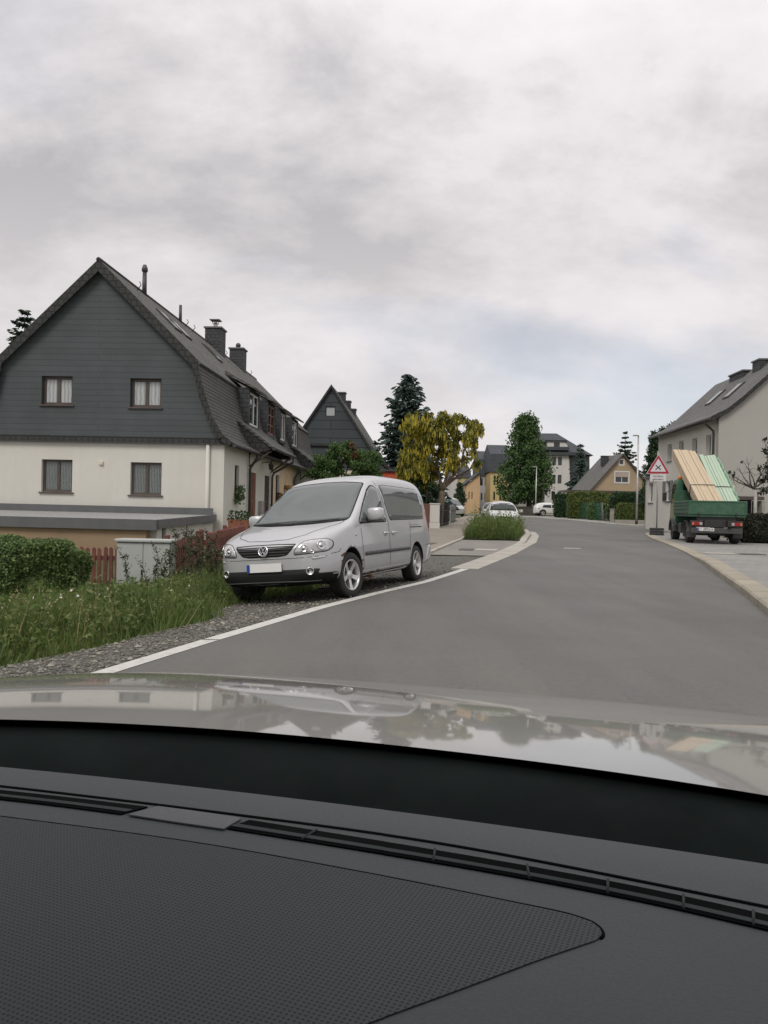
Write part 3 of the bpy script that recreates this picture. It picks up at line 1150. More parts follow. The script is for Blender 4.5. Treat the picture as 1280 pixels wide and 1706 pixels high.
def lens_mat(name, c1, c2, sc=38.0):
    m, t, b = new_mat(name)
    v = nd(t, 'ShaderNodeTexVoronoi', inp={'Scale': sc})
    t.links.new(obj_co(t), v.inputs['Vector'])
    sock(t, b.inputs['Base Color'], ramp(t, v.outputs['Distance'], [(0.1, c1), (0.6, c2)]))
    b.inputs['Roughness'].default_value = 0.15
    b.inputs['Metallic'].default_value = 0.35
    b.inputs['Coat Weight'].default_value = 1.0
    b.inputs['Coat Roughness'].default_value = 0.03
    return m


M['lens_clear'] = lens_mat('lens_clear', (0.56, 0.56, 0.56), (0.44, 0.44, 0.44), 14)
M['lens_red'] = lens_mat('lens_red', (0.42, 0.02, 0.03), (0.25, 0.01, 0.015))
M['reflector'] = mat('reflector', (0.55, 0.55, 0.55), 0.12, metal=1.0, var=0.3, vs=40)
M['plate_white'] = mat('plate_white', (0.70, 0.70, 0.68), 0.4, var=0.04)
M['plate_blue'] = mat('plate_blue', (0.01, 0.045, 0.28), 0.4, var=0.05)
M['letters_black'] = mat('letters_black', (0.015, 0.015, 0.015), 0.5)


def mirror_shape(parent, name, loc, s, mats, side=1):
    bm = bmesh.new()
    bmesh.ops.create_uvsphere(bm, u_segments=20, v_segments=12, radius=1.0)
    for v in bm.verts:
        x, y, z = v.co
        p = 0.5
        v.co = Vector((math.copysign(abs(x) ** p, x) * s[0], math.copysign(abs(y) ** p, y) * s[1], math.copysign(abs(z) ** p, z) * s[2]))
        v.co.x -= 0.25 * s[0] * abs(v.co.y / s[1])
        v.co += Vector(loc)
    for f in bm.faces:
        f.smooth = True
    me = bpy.data.meshes.new(name)
    bm.to_mesh(me)
    bm.free()
    return link(name, me, mats, parent)


# ------------------------------------------------------------------ the silver van on the verge
CAD_YAW = math.atan2(-0.938, -0.346)
van = thing('parked_van', 'silver family van with rusty sill parked on the gravel verge, facing us', 'van')
CAD_SECS = [
    sec(2.43, .46, .27, .58, .45, .66, .42, .73, .765),
    sec(2.36, .64, .24, .60, .635, .70, .59, .80, .84),
    sec(2.22, .785, .23, .63, .775, .76, .70, .875, .915),
    sec(2.02, .865, .23, .67, .845, .83, .745, .945, .985),
    sec(1.78, .892, .23, .71, .870, .90, .780, .995, 1.035),
    sec(1.55, .897, .23, .75, .877, .96, .800, 1.04, 1.075),
    sec(1.34, .897, .23, .80, .880, 1.0, .805, 1.085, 1.12),
    sec(1.02, .897, .23, .83, .880, 1.03, .790, 1.27, 1.325),
    sec(0.72, .897, .23, .85, .880, 1.04, .768, 1.46, 1.525),
    sec(0.42, .897, .23, .86, .880, 1.05, .745, 1.645, 1.705),
    sec(0.16, .897, .23, .86, .878, 1.05, .735, 1.75, 1.815),
    sec(-0.4, .897, .23, .86, .878, 1.05, .735, 1.80, 1.875),
    sec(-1.1, .897, .23, .86, .878, 1.05, .735, 1.81, 1.885),
    sec(-1.8, .897, .23, .86, .876, 1.05, .735, 1.80, 1.875),
    sec(-2.18, .89, .24, .86, .865, 1.05, .73, 1.785, 1.855),
    sec(-2.34, .872, .26, .85, .845, 1.03, .735, 1.72, 1.79),
    sec(-2.44, .85, .28, .80, .815, .96, .745, 1.45, 1.52),
    sec(-2.48, .82, .30, .72, .78, .82, .68, 1.0, 1.05),
]
FAX, RAX = 1.52, -1.48
body, cbv = loft_body('body', CAD_SECS, [M['silver_paint'], M['gap'], M['underside'], M['rust']], van, [(FAX, .385, .325), (RAX, .375, .325)], level=3)
for p in body.data.polygons:
    if (p.normal.z < -.75 and p.center.z < .36) or (p.center.x > 1.93 and p.center.z < .36):
        p.material_index = 2
seams(body, cbv, [
    ('L', [(1.08, 0.30), (1.10, 0.62), (1.12, 0.97)], .009),
    ('L', [(-0.08, 0.30), (-0.10, 0.8), (-0.11, 1.06), (-.03, 1.36), (0.04, 1.66), (.045, 1.71)], .011),
    ('L', [(-1.10, 0.33), (-1.12, 0.70), (-1.18, 0.95), (-1.2, 1.05)], .009),
    ('L', [(1.08, 0.30), (-0.08, 0.30)], .009), ('L', [(-0.08, 0.30), (-1.10, 0.33)], .009),
    ('L', [(-1.18, 0.955), (-1.85, 0.955)], .016), ('L', [(-1.18, 0.99), (-1.75, 0.99)], .005),
    ('T', [(2.17, 0.50), (1.9, 0.62), (1.55, 0.72), (1.38, 0.745)], .008), ('T', [(2.17, -0.50), (1.9, -0.62), (1.55, -0.72), (1.38, -0.745)], .008),
    ('T', [(2.17, -0.50), (2.30, -0.3), (2.33, 0.0), (2.30, 0.3), (2.17, 0.50)], .007),
    ('T', [(0.10, 0.56), (-0.02, 0.0), (0.10, -0.56)], .004),
    ('F', [(-0.80, 0.622), (-0.45, 0.612), (0.45, 0.612), (0.80, 0.622)], .006),
    ('L', [(2.1, 0.645), (1.92, 0.66), (1.87, 0.70)], .007),
    ('L', [(-2.0, 0.62), (-2.3, 0.64)], .007),
], 1)
bm = bmesh.new(); bm.from_mesh(body.data)
rr_ = random.Random(4)
for (x0, z0, n_, sx, sz, wid) in ((0.62, .285, 26, .34, .03, .05), (1.13, .40, 10, .03, .07, .035), (1.80, .60, 9, .06, .03, .03), (1.84, .52, 7, .03, .05, .025)):
    for k in range(n_):
        cx_, cz_ = x0 + rr_.gauss(0, sx * .5), z0 + rr_.gauss(0, sz * .6)
        a_ = wid * rr_.uniform(.35, 1.1)
        P_ = [(cx_ + a_ * math.cos(t_) * rr_.uniform(.6, 1.2), cz_ + .6 * a_ * math.sin(t_) * rr_.uniform(.6, 1.2)) for t_ in [i * .7854 for i in range(8)]]
        vs = [bm.verts.new(hit(cbv, 'L', u, v, .0024 + .00004 * k)) for u, v in P_]
        bm.faces.new(vs).material_index = 3
bm.to_mesh(body.data); bm.free()

# glass, each pane in its black seal
ws = rounded([(-.765, 1.105), (-.36, 1.075), (0, 1.068), (.36, 1.075), (.765, 1.105), (.645, 1.665), (.36, 1.70), (0, 1.71), (-.36, 1.70), (-.645, 1.665)], .035)
ws_o = decal('windscreen', M['car_glass'], van, cbv, ws, 'F', .005, .07)
def grow(P, g):
    c0 = (sum(p[0] for p in P) / len(P), sum(p[1] for p in P) / len(P))
    o = []
    for i in range(len(P)):
        a, b = Vector(P[i - 1]), Vector(P[(i + 1) % len(P)])
        d = (b - a).normalized()
        nrm = Vector((d.y, -d.x))
        if nrm.dot(Vector(P[i]) - Vector(c0)) < 0:
            nrm = -nrm
        o.append((P[i][0] + nrm.x * g, P[i][1] + nrm.y * g))
    return o
decal('seal', M['gap'], ws_o, cbv, grow(ws, .016), 'F', .0025, .07)
fw_L = rounded([(1.14, 1.05), (0.80, 1.06), (-.03, 1.07), (.06, 1.40), (.11, 1.60), (.24, 1.625), (.42, 1.55), (.80, 1.30)], .05)
bw_L = rounded([(-.22, 1.085), (-2.04, 1.10), (-2.10, 1.30), (-2.04, 1.58), (-1.96, 1.63), (-.3, 1.65), (-.05, 1.635), (-.10, 1.48)], .06)
for vw in 'LR':
    a = decal('side_window', M['side_glass'], van, cbv, fw_L, vw, .005, .08)
    decal('seal', M['gap'], a, cbv, grow(fw_L, .020), vw, .0025, .08)
    b_ = decal('side_window', M['side_glass'], van, cbv, bw_L, vw, .005, .08)
    decal('seal', M['gap'], b_, cbv, grow(bw_L, .010), vw, .0025, .08)
    decal('side_moulding', M['trim_grey'], van, cbv, rounded([(1.03, .565), (-1.08, .575), (-1.08, .625), (1.03, .62)], .02), vw, .016, .1)
    decal('sill_strip', M['silver_paint'], van, cbv, rounded([(1.05, .245), (-1.04, .255), (-1.04, .30), (1.05, .285)], .012), vw, .012, .1)
sgn = {'L': 1, 'R': -1}
for vw in 'LR':
    s_ = sgn[vw]
    # door handles: a recessed cup and a grip bar
    for hx in (0.08, -0.30):
        cup = decal('door_handle', M['silver_paint'], van, cbv, chaikin([(hx - .07, .83), (hx + .07, .83), (hx + .07, .90), (hx - .07, .90)], 2), vw, .002, .05)
        yy = hit(cbv, vw, hx, .865, 0).y
        MB().tube([(hx - .11, yy + s_ * .008, .875), (hx - .08, yy + s_ * .032, .877), (hx + .08, yy + s_ * .032, .877), (hx + .11, yy + s_ * .008, .875)], .014, 8).build('grip', M['silver_paint'], cup)
    # mirror: body, foot and glass
    mo = mirror_shape(van, 'door_mirror', (.80, s_ * 1.0, 1.165), (.085, .125, .098), M['silver_paint'])
    MB().tube([(.80, s_ * .84, 1.075), (.78, s_ * .93, 1.10), (.80, s_ * .96, 1.12)], [.035, .035, .04], 10).build('mirror_foot', M['black_plastic'], mo)
    MB().box((.715, s_ * 1.0, 1.165), (.012, .19, .14), bev=.004).build('mirror_glass', M['chrome'], mo)
    MB().box((.80, s_ * 1.0, 1.075), (.13, .21, .025), bev=.01).build('mirror_base', M['black_plastic'], mo)
    # indicator and fuel-side badge
    decal('side_indicator', M['lens_clear'], van, cbv, chaikin([(1.30, .86), (1.37, .86), (1.37, .90), (1.30, .90)], 1), vw, .004)
# headlights: clear cover over two round lamps and a small one
HLP = rounded([(.43, .655), (.62, .665), (.80, .685), (.83, .725), (.83, .80), (.79, .84), (.64, .84), (.53, .815), (.455, .735)], .03)
for s_ in (1, -1):
    P_ = [(s_ * y, z) for y, z in (HLP if s_ > 0 else HLP[::-1])]
    hl = decal('headlight', M['lens_clear'], van, cbv, P_, 'F', .006, .04)
    decal('seal', M['gap'], hl, cbv, grow(P_, .009), 'F', .003, .05)
    for (cy_, cz_, r_) in ((.565, .735, .050), (.745, .765, .062), (.655, .695, .032)):
        c_ = hit(cbv, 'F', s_ * cy_, cz_, .007)
        nr = (hit(cbv, 'F', s_ * cy_, cz_, .05) - c_).normalized()
        T = Matrix.Translation(c_) @ nr.to_track_quat('Z', 'Y').to_matrix().to_4x4()
        MB().lathe([(r_, 0), (r_ * 1.0, .008), (r_ * .90, .008), (r_ * .8, .003), (r_ * .45, .003), (r_ * .38, .012), (0, .013)], T, 24).build('lamp', M['reflector'], hl)
# grille with its slats and the round badge
gp = rounded([(-.40, .72), (-.33, .655), (-.22, .638), (.22, .638), (.33, .655), (.40, .72), (.455, .80), (.2, .808), (-.2, .808), (-.455, .80)], .018)
gr = decal('grille', M['gap'], van, cbv, gp, 'F', .003, .05)
for k, z in enumerate((.665, .70, .735, .77)):
    wv = (.31, .365, .41, .435)[k]
    mb = MB()
    pts = [hit(cbv, 'F', wv * (-1 + 2 * i / 14), z, .010) for i in range(15)]
    mb.tube(pts, .0062, 6)
    mb.build('grille_slat', M['trim_grey'], gr)
c_ = hit(cbv, 'F', 0, .72, .014)
nr = Vector((1, 0, .32)).normalized()
TE = Matrix.Translation(c_ + nr * .012) @ (Matrix(((0, nr.z * -1, nr.x), (1, 0, 0), (0, nr.x, nr.z))).to_4x4())
eb = MB().lathe([(.072, -.02), (.072, .004), (.068, .010), (.060, .010), (.057, .004), (.057, -.02)], TE, 36)
MB().lathe([(.066, -.03), (.066, -.004), (0, -.004)], TE, 30).build('emblem_disc', M['gap'], gr)


def stroke(mb, T, A, B, w, z0, z1):
    a, b = Vector(A), Vector(B)
    d = (b - a).normalized()
    n_ = Vector((-d.y, d.x)) * w / 2
    q = [a + n_, b + n_, b - n_, a - n_]
    mb.prism([T @ Vector((p.x, p.y, z0)) for p in q], T.to_3x3() @ Vector((0, 0, z1 - z0)))


for A, B in (((-.024, .050), (0, .006)), ((0, .006), (.024, .050)),
             ((-.050, .026), (-.026, -.047)), ((-.026, -.047), (0, -.002)), ((0, -.002), (.026, -.047)), ((.026, -.047), (.050, .026))):
    stroke(eb, TE, A, B, .010, -.006, .009)
eb.build('emblem', M['chrome'], gr)
# lower bumper in black with its intake, fog lamps, plate
M['bumper_black'] = mat('bumper_black', (.010, .011, .011), .7, spec=.2)
lb = decal('bumper', M['bumper_black'], van, cbv, [(-.78, .20), (.78, .20), (.87, .26), (.885, .36), (.84, .40), (.72, .402), (.66, .45), (-.66, .45), (-.72, .402), (-.84, .40), (-.885, .36), (-.87, .26)], 'F', .008, .06)
decal('lower_intake', M['gap'], lb, cbv, rounded([(-.70, .395), (.70, .395), (.73, .455), (.70, .462), (-.70, .462), (-.73, .455)], .015), 'F', .006, .06)
MB().tube([hit(cbv, 'F', .72 * (-1 + 2 * i / 14), .305, .012) for i in range(15)], .008, 6).build('bumper_ledge', M['trim_grey'], lb)
for s_ in (1, -1):
    c_ = hit(cbv, 'F', s_ * .625, .43, .004)
    nr = Vector((1, s_ * .35, 0)).normalized()
    T = Matrix.Translation(c_) @ nr.to_track_quat('Z', 'Y').to_matrix().to_4x4()
    MB().lathe([(.052, -.03), (.052, .016), (.044, .018), (.040, .008), (.02, .004), (0, .006)], T, 24).build('fog_lamp', M['reflector'], van)
    decal('bumper_insert', M['silver_paint'], van, cbv, chaikin([(s_ * .66, .575), (s_ * .80, .60), (s_ * .78, .625), (s_ * .64, .605)][::s_], 2), 'F', .004, .04)
pl_x = 2.452
plt = MB().box((pl_x, 0, .50), (.012, .52, .112), bev=.003).build('number_plate', M['plate_white'], van)
MB().box((pl_x + .0075, -.235, .50), (.003, .045, .106)).build('country_strip', M['plate_blue'], plt)
MB().box((pl_x - .02, 0, .50), (.04, .50, .10)).build('plate_holder', M['black_plastic'], plt)
# wheels
for x, st in ((FAX, R(-9)), (RAX, 0)):
    for s_ in (1, -1):
        wheel(van, x, s_ * .775, .318, .205, s_, .212, 5, st)
# roof antenna, wipers, sun visor shapes behind glass
MB().tube([(-1.9, 0.0, 1.84), (-2.0, 0.0, 1.88), (-2.1, 0, 1.90)], [.012, .008, .005], 8).build('antenna', M['black_plastic'], van)
for y0, y1 in ((-.62, .02), (.05, .66)):
    p0, p1 = hit(cbv, 'F', y0, 1.09, .012), hit(cbv, 'F', y1, 1.105, .014)
    MB().tube([p0, hit(cbv, 'F', (y0 + y1) / 2, 1.09, .016), p1], [.010, .009, .006], 6).build('wiper', M['black_plastic'], van)
# rear lamps and rear bumper edge
for s_ in (1, -1):
    decal('tail_light', M['lens_red'], van, cbv, rounded([(-2.31, .85), (-2.42, .86), (-2.36, 1.25), (-2.27, 1.25)], .02), 'L' if s_ > 0 else 'R', .005, .05)
rbm = decal('rear_bumper', M['silver_paint'], van, cbv, rounded([(-1.95, .30), (-2.46, .32), (-2.47, .60), (-2.2, .615)], .02), 'L', .012, .06)
# underbody so that one cannot look through beneath
MB().box((0, 0, .27), (3.6, 1.2, .10), bev=.03).build('underbody', M['black_plastic'], van)
# stand it on its wheels: left wheels on the level, right wheels on the lower verge
LEAN = R(5.0)
van.rotation_euler = (LEAN, 0, CAD_YAW)
Rm = van.rotation_euler.to_matrix()
want = Vector((-0.42, 11.2, 0.0))
van.location = want - Rm @ Vector((FAX, .86, 0.0))
van.location.z = 0.0 - (Rm @ Vector((0, .86, 0))).z - .012
# ================================================================== the long house with slate gable, on the left
H1_YAW = -math.atan(72 / F_PX)
row = thing('row_house', 'long white house with dark slate mansard roof and gable above the left verge', 'house', (-9.36, 26.0, 0.0), H1_YAW)
HL, HW = 23.0, 4.16                      # length, half width
PROF = [(0.0, 8.97), (3.30, 5.80), (3.38, 5.35), (3.58, 4.62), (3.85, 3.92), (4.20, 3.38), (4.48, 3.20)]


def mans_x(z):
    for (x0, z0), (x1, z1) in zip(PROF, PROF[1:]):
        if z <= z0 and z >= z1:
            return x0 + (x1 - x0) * (z0 - z) / (z0 - z1)
    return PROF[-1][0]


# gable wall, ground floor, with two window openings
GW = [(-1.36, 1.58), (1.60, 1.54)]
GH = (1.03, 1.06)
T0 = TX((0, 0, 0), (1, 0, 0))
mb = MB()
mb.holed([(-HW, -1.2), (HW, -1.2), (HW, 3.28), (-HW, 3.28)], [rect(u, v, *GH) for u, v in GW], T0, 0.30)
# street side with its openings: u runs along the house (local y)
TS = TX((HW, 0, 0), (0, 1, 0))
doors = [(4.30, 1.05, 'door_red'), (6.95, 1.0, 'door_dark'), (16.0, 1.0, 'door_red'), (18.7, 1.0, 'door_dark')]
sw = [(1.75, 1.50, .62, 1.15), (9.2, 1.50, .8, 1.15), (14.0, 1.5, .8, 1.15), (21.0, 1.5, .8, 1.15)]
DZ = 0.42
mb.holed([(0.3, -1.2), (HL, -1.2), (HL, 3.28), (0.3, 3.28)], [rect(u, v, w, h) for u, v, w, h in sw] + [rect(u, DZ, w, 2.1) for u, w, m_ in doors], TS, 0.28)
mb.prism([(-HW, 0.3, -1.2), (-HW + .3, 0.3, -1.2), (-HW + .3, 0.3, 3.28), (-HW, 0.3, 3.28)], (0, HL - .6, 0))
mb.prism([(-HW, HL - .3, -1.2), (HW - .3, HL - .3, -1.2), (HW - .3, HL - .3, 3.28), (-HW, HL - .3, 3.28)], (0, .3, 0))
mb.build('wall', M['plaster_white'], row)
# the farther half of the street front is painted a warm cream
MB().prism([(HW + .004, 8.1, 0.3), (HW + .004, 8.1, 3.2), (HW + .012, 8.1, 3.2), (HW + .012, 8.1, .3)], (0, .62, 0)).prism([(HW + .004, 9.7, 0.3), (HW + .004, 9.7, 3.2), (HW + .012, 9.7, 3.2), (HW + .012, 9.7, .3)], (0, 3.6, 0)).build('cream_wall_panel', M['plaster_peach'], row)
for (u, v), pn in zip(GW, ('lace_pane', 'lace_pane')):
    window(row, T0, u, v, *GH, frame='frame_brown', pane=pn, bars=1, rec=0.12, fw=0.075)
for u, v, w, h in sw:
    window(row, TS, u, v, w, h, frame='frame_brown', pane='glass', bars=1, rec=0.09, fw=0.06)
# slate cladding of the gable
gx = [(-x, z) for x, z in PROF[1:-1]]
gout = [(x - .02, z) for x, z in PROF[1:-1]]
gpoly = [(0, 8.86)] + [(-(x - .03), z - .05) for x, z in PROF[1:-1]] + [(-4.24, 3.27), (4.24, 3.27)] + [((x - .03), z - .05) for x, z in PROF[1:-1]][::-1]
UW = [(-1.38, 4.42), (1.56, 4.38)]
UH = (1.03, 0.93)
TG = TX((0, -0.07, 0), (1, 0, 0))
mb = MB()
mb.holed(gpoly, [rect(u, v, *UH) for u, v in UW], TG, 0.30)
mb.build('gable_cladding', M['slate_gable'], row)
MB().prism([(-4.26, -.10, 3.25), (4.26, -.10, 3.25), (4.26, -.10, 3.42), (-4.26, -.10, 3.42)], (0, .028, 0)).build('cladding_base_course', M['slate_verge'], row)
MB().box((0, -.085, 3.225), (8.5, .10, .04)).build('drip_edge', M['gutter'], row)
for u, v in UW:
    window(row, TG, u, v, *UH, frame='frame_brown', pane='curtain', bars=1, rec=0.14, fw=0.09)
# roof: two folded shells with thickness
for sd, nm in ((1, 'roof'), (-1, 'roof')):
    mb = MB()
    top = [Vector((sd * x, 0, z + (.10 if i < 2 else .07))) for i, (x, z) in enumerate(PROF)]
    top[0].x = 0
    top[0].z = PROF[0][1] + .14
    lowr = [Vector((sd * max(0, x - .10), 0, z - .05)) for x, z in PROF]
    for (y0, y1, seg, mi) in ((-.26, HL + .2, range(0, 1), 0), (-.22, HL + .18, range(1, len(PROF) - 1), 1)):
        for i in seg:
            a, b, c, d = top[i], top[i + 1], lowr[i + 1], lowr[i]
            if i == 0:      # upper slope oversails the bend
                dirv = (b - a).normalized()
                b = b + dirv * .14
                c = c + dirv * .12
            mb.prism([(p.x, y0, p.z) for p in (a, b, c, d)], (0, y1 - y0, 0), mi)
    mb.build('roof', [M['slate_roof'], M['slate_scale']], row)
# verge boards edging the gable
for sd in (1, -1):
    mb = MB()
    for i in range(len(PROF) - 1):
        (x0, z0), (x1, z1) = PROF[i], PROF[i + 1]
        d = Vector((x1 - x0, 0, z1 - z0)).normalized()
        nin = Vector((-d.z, 0, d.x)) * -1
        if nin.x > 0:
            nin = -nin
        wv = .20 if i else .26
        a, b = Vector((x0, 0, z0 + .12)), Vector((x1, 0, z1 + .09))
        if i == 0:
            a.x = 0
        q = [a, b, b + nin * wv, a + nin * wv]
        if i == 0:
            q[3] = Vector((0, 0, z0 - .26))
        mb.prism([(sd * p.x, -.30 + .003 * (i % 2), p.z) for p in q], (0, .055 + .003 * i, 0))
    mb.build('verge', M['slate_verge'], row)
MB().tube([(0, -.3, 9.08), (0, HL + .2, 9.08)], .08, 8).build('ridge_cap', M['slate_verge'], row)
# gutters, downpipes, wall strip
MB().tube([(4.52, -.22, 3.19), (4.52, HL + .2, 3.19)], .075, 10).build('gutter', M['gutter'], row)


def downpipe(y, xo=4.52, zt=3.17, r=.05, jog=.3):
    MB().tube([(xo, y, zt), (xo, y, zt - .14), (xo - .06, y, zt - .22), (4.30, y + .02, zt - .45), (4.25, y + .02, zt - .56), (4.25, y + .02, .1)], r, 10).build('downpipe', M['gutter'], row)


downpipe(3.35); downpipe(13.0)
MB().tube([(3.64, -.06, 3.2), (3.64, -.06, -.9)], .065, 12).build('downpipe', M['plaster_white'], row)
# doors
for u, w, m_ in doors:
    d = MB().box((HW - .05, u, DZ + 1.04), (.06, w - .02, 2.06)).build('door', M[m_], row)
    q = MB()
    for zc_, hh in ((DZ + .55, .7), (DZ + 1.5, .85)):
        for k in (-1, 1):
            q.box((HW - .015, u + k * w * .22, zc_), (.012, w * .30, hh), bev=.004)
    q.build('door_panel', M[m_], d)
    MB().tube([(HW - .02, u - w * .38, DZ + 1.05), (HW + .04, u - w * .38, DZ + 1.05), (HW + .04, u - w * .26, DZ + 1.05)], .012, 8).build('handle', M['grey_metal'], d)
    MB().box((HW + .55, u, DZ - .09), (1.05, 1.5, .17), bev=.01).build('door_step', M['concrete'], row)
# lean-to canopies over the pairs of doors
M['slate_canopy'] = M['slate_scale']


def canopy(y0, y1, xo=5.05, zo=3.42, zi=4.50):
    xi = mans_x(zi) - .05
    mb = MB()
    mb.prism([(xi, y0, zi + .04), (xo, y0, zo + .04), (xo, y0, zo - .06), (xi, y0, zi - .06)], (0, y1 - y0, 0), 0)
    for y in (y0 + .03, y1 - .09):
        mb.prism([(xi + .1, y, zi - .10), (xo - .06, y, zo - .07), (4.0, y, 3.12), (4.0, y, 3.55)], (0, .06, 0), 1)
    o = mb.build('porch_roof', [M['slate_scale'], M['slate_verge']], row)
    MB().tube([(xo + .06, y0 - .1, zo - .05), (xo + .06, y1 + .1, zo - .05)], .065, 10).build('gutter', M['gutter'], o)
    for y in (y0 + .15, y1 - .15):
        MB().tube([(xo - .06, y, zo - .14), (4.17, y, zo - .14), (4.17, y, 2.72), (xo - .10, y, zo - .12)], .042, 8).build('bracket', M['frame_brown'], o)
    MB().tube([(xo + .06, y1 - .3, zo - .1), (xo + .05, y1 - .3, zo - .3), (4.30, y1 - .3, zo - .75), (4.24, y1 - .3, zo - .9), (4.24, y1 - .3, .15)], .045, 10).build('downpipe', M['gutter'], o)


canopy(3.45, 7.9)
canopy(15.2, 19.6)
# dormers, each with its side cheeks, little roof and window
DORM = [(5.72, 1.55, 'frame_white'), (9.15, 1.25, 'door_red'), (12.0, 1.2, 'frame_white'), (15.4, 1.5, 'frame_white')]
for yc, wd, fm in DORM:
    mb = MB()
    xf = 3.84
    y0, y1 = yc - wd / 2 - .16, yc + wd / 2 + .16
    zt, zb = 5.80, 4.26
    outline = [(3.05, zt), (xf, zt), (xf, zb), (mans_x(zb) - .12, zb)]
    mb.prism([(x, y0, z) for x, z in outline], (0, .14, 0))
    mb.prism([(x, y1 - .14, z) for x, z in outline], (0, .14, 0))
    mb.box((xf - .07, yc, zb + .07), (.14, y1 - y0 - .28, .14))
    mb.box((xf - .07, yc, zt - .07), (.14, y1 - y0 - .28, .14))
    dm = mb.build('dormer', M['slate_cheek'], row)
    r_ = MB().prism([(2.9, y0 - .12, 6.42), (xf + .28, y0 - .12, 5.78), (xf + .28, y0 - .12, 5.70), (2.9, y0 - .12, 6.3)], (0, y1 - y0 + .24, 0))
    r_.build('dormer_roof', M['slate_roof'], dm)
    window(row, TX((xf, 0, 0), (0, 1, 0)), yc, zb + .14, wd + .03, zt - zb - .28, frame=fm, pane='glass', bars=1, rec=0.03, sill=None, fw=0.08, hbar=(.33, .66) if fm == 'door_red' else None)
# skylights lying in the upper slope
sl = Vector((PROF[1][0], 0, PROF[1][1] - PROF[0][1])).normalized()
sn = Vector((-sl.z, 0, sl.x))
for yc, s0 in ((2.7, 1.35), (3.9, 1.35), (8.3, 1.4)):
    for (wd, ln, th, mt, nm) in ((.78, 1.0, .20, 'gutter', 'skylight'),):
        c0 = Vector((0, yc, 9.08)) + sl * s0
        fr = MB()
        A = [c0 + Vector((0, -wd / 2, 0)), c0 + Vector((0, wd / 2, 0)), c0 + Vector((0, wd / 2, 0)) + sl * ln, c0 + Vector((0, -wd / 2, 0)) + sl * ln]
        fr.prism([p - sn * .15 for p in A], sn * .22)
        o = fr.build('skylight', M['gutter'], row)
        B = [c0 + Vector((0, -wd / 2 + .08, 0)) + sl * .08, c0 + Vector((0, wd / 2 - .08, 0)) + sl * .08, c0 + Vector((0, wd / 2 - .08, 0)) + sl * (ln - .08), c0 + Vector((0, -wd / 2 + .08, 0)) + sl * (ln - .08)]
        MB().prism([p + sn * .071 for p in B], sn * .006).build('pane', M['far_glass'], o)
# chimneys and vent pipes at the ridge
M['slate_chim'] = courses('slate_chimney', (0.05, 0.052, 0.055), (0.075, 0.077, 0.08), (0.02, 0.02, 0.02), 'x', 0.24, 0.16, 0.012, 0.7, 0.5)


def chimney(par, x, y, zb, zt, sx, sy, pot=None, mat_='slate_chim'):
    o = MB().box((x, y, (zb + zt) / 2), (sx, sy, zt - zb)).build('chimney', M[mat_], par)
    MB().box((x, y, zt + .04), (sx + .12, sy + .12, .08), bev=.01).build('chimney_cap', M['zinc'], o)
    if pot == 'steel':
        MB().tube([(x, y, zt + .08), (x, y, zt + .36)], .10, 12).build('flue', M['grey_metal'], o)
        c = MB()
        for a in range(4):
            c.tube([(x + .12 * math.cos(a * 1.57), y + .12 * math.sin(a * 1.57), zt + .26), (x + .17 * math.cos(a * 1.57), y + .17 * math.sin(a * 1.57), zt + .46)], .015, 6)
        c.box((x, y, zt + .48), (.5, .5, .05), bev=.01)
        c.build('flue_hood', M['zinc'], o)
    elif pot == 'clay':
        MB().lathe([(.0, zt + .08), (.15, zt + .08), (.12, zt + .22), (.15, zt + .26), (.13, zt + .32), (.07, zt + .40), (0, zt + .41)], Matrix.Translation((x, y, 0)), 14).build('flue', M['gutter'], o)
    return o


chimney(row, .12, 13.4, 8.0, 9.90, .78, .95, 'steel')
chimney(row, .12, 18.1, 8.0, 9.85, .75, .85, 'clay')
for y, h_, r_ in ((3.6, .58, .075), (7.9, .42, .06)):
    o = MB().tube([(.10, y, 8.8), (.10, y, 9.3 + h_)], [r_ * 1.25, r_], 12).build('vent_pipe', M['gutter'], row)
    if r_ > .07:
        MB().lathe([(r_, 9.3 + h_ - .05), (r_ * 1.5, 9.3 + h_ - .02), (r_ * 1.5, 9.3 + h_ + .08), (r_ * .8, 9.3 + h_ + .22), (0, 9.3 + h_ + .23)], Matrix.Translation((.10, y, 0)), 12).build('vent_cap', M['gutter'], o)
# snow hooks along the ridge, wall lamp, letter box, plinth
hk = MB()
for y in (2.4, 8.0, 9.0, 11.2, 14.6, 20.3):
    hk.tube([(.25, y, 8.8), (.42, y, 9.02), (.36, y, 9.14)], .018, 5)
hk.build('roof_hook', M['gutter'], row)
lp = MB().tube([(4.18, 5.75, 2.98), (4.5, 5.75, 3.02), (4.62, 5.75, 2.92)], .018, 6).build('wall_lantern', M['frame_dark'], row)
for dy in (-.16, .16):
    MB().lathe([(0, 2.70), (.045, 2.71), (.075, 2.90), (.09, 2.91), (.03, 2.975), (0, 2.98)], Matrix.Translation((4.55, 5.75 + dy, 0)), 6).build('lantern_shade', M['frame_dark'], lp)
MB().box((4.24, 5.55, 1.22), (.16, .42, .5), bev=.02).build('letter_box', M['grey_metal'], row)
M['brick_red'] = courses('brick_red', (0.19, 0.085, 0.055), (0.14, 0.065, 0.045), (0.17, 0.15, 0.12), 'y', 0.25, 0.08, 0.012, 0.85, 0.4)
MB().prism([(HW + .01, .3, -1.0), (HW + .05, .3, -1.0), (HW + .05, .3, .55), (HW + .01, .3, .55)], (0, HL - .4, 0)).build('plinth', M['brick_red'], row)
MB().box((.12, -.02, 2.55), (.14, .10, .14), bev=.03).build('wall_vent', M['plaster_warm'], row)

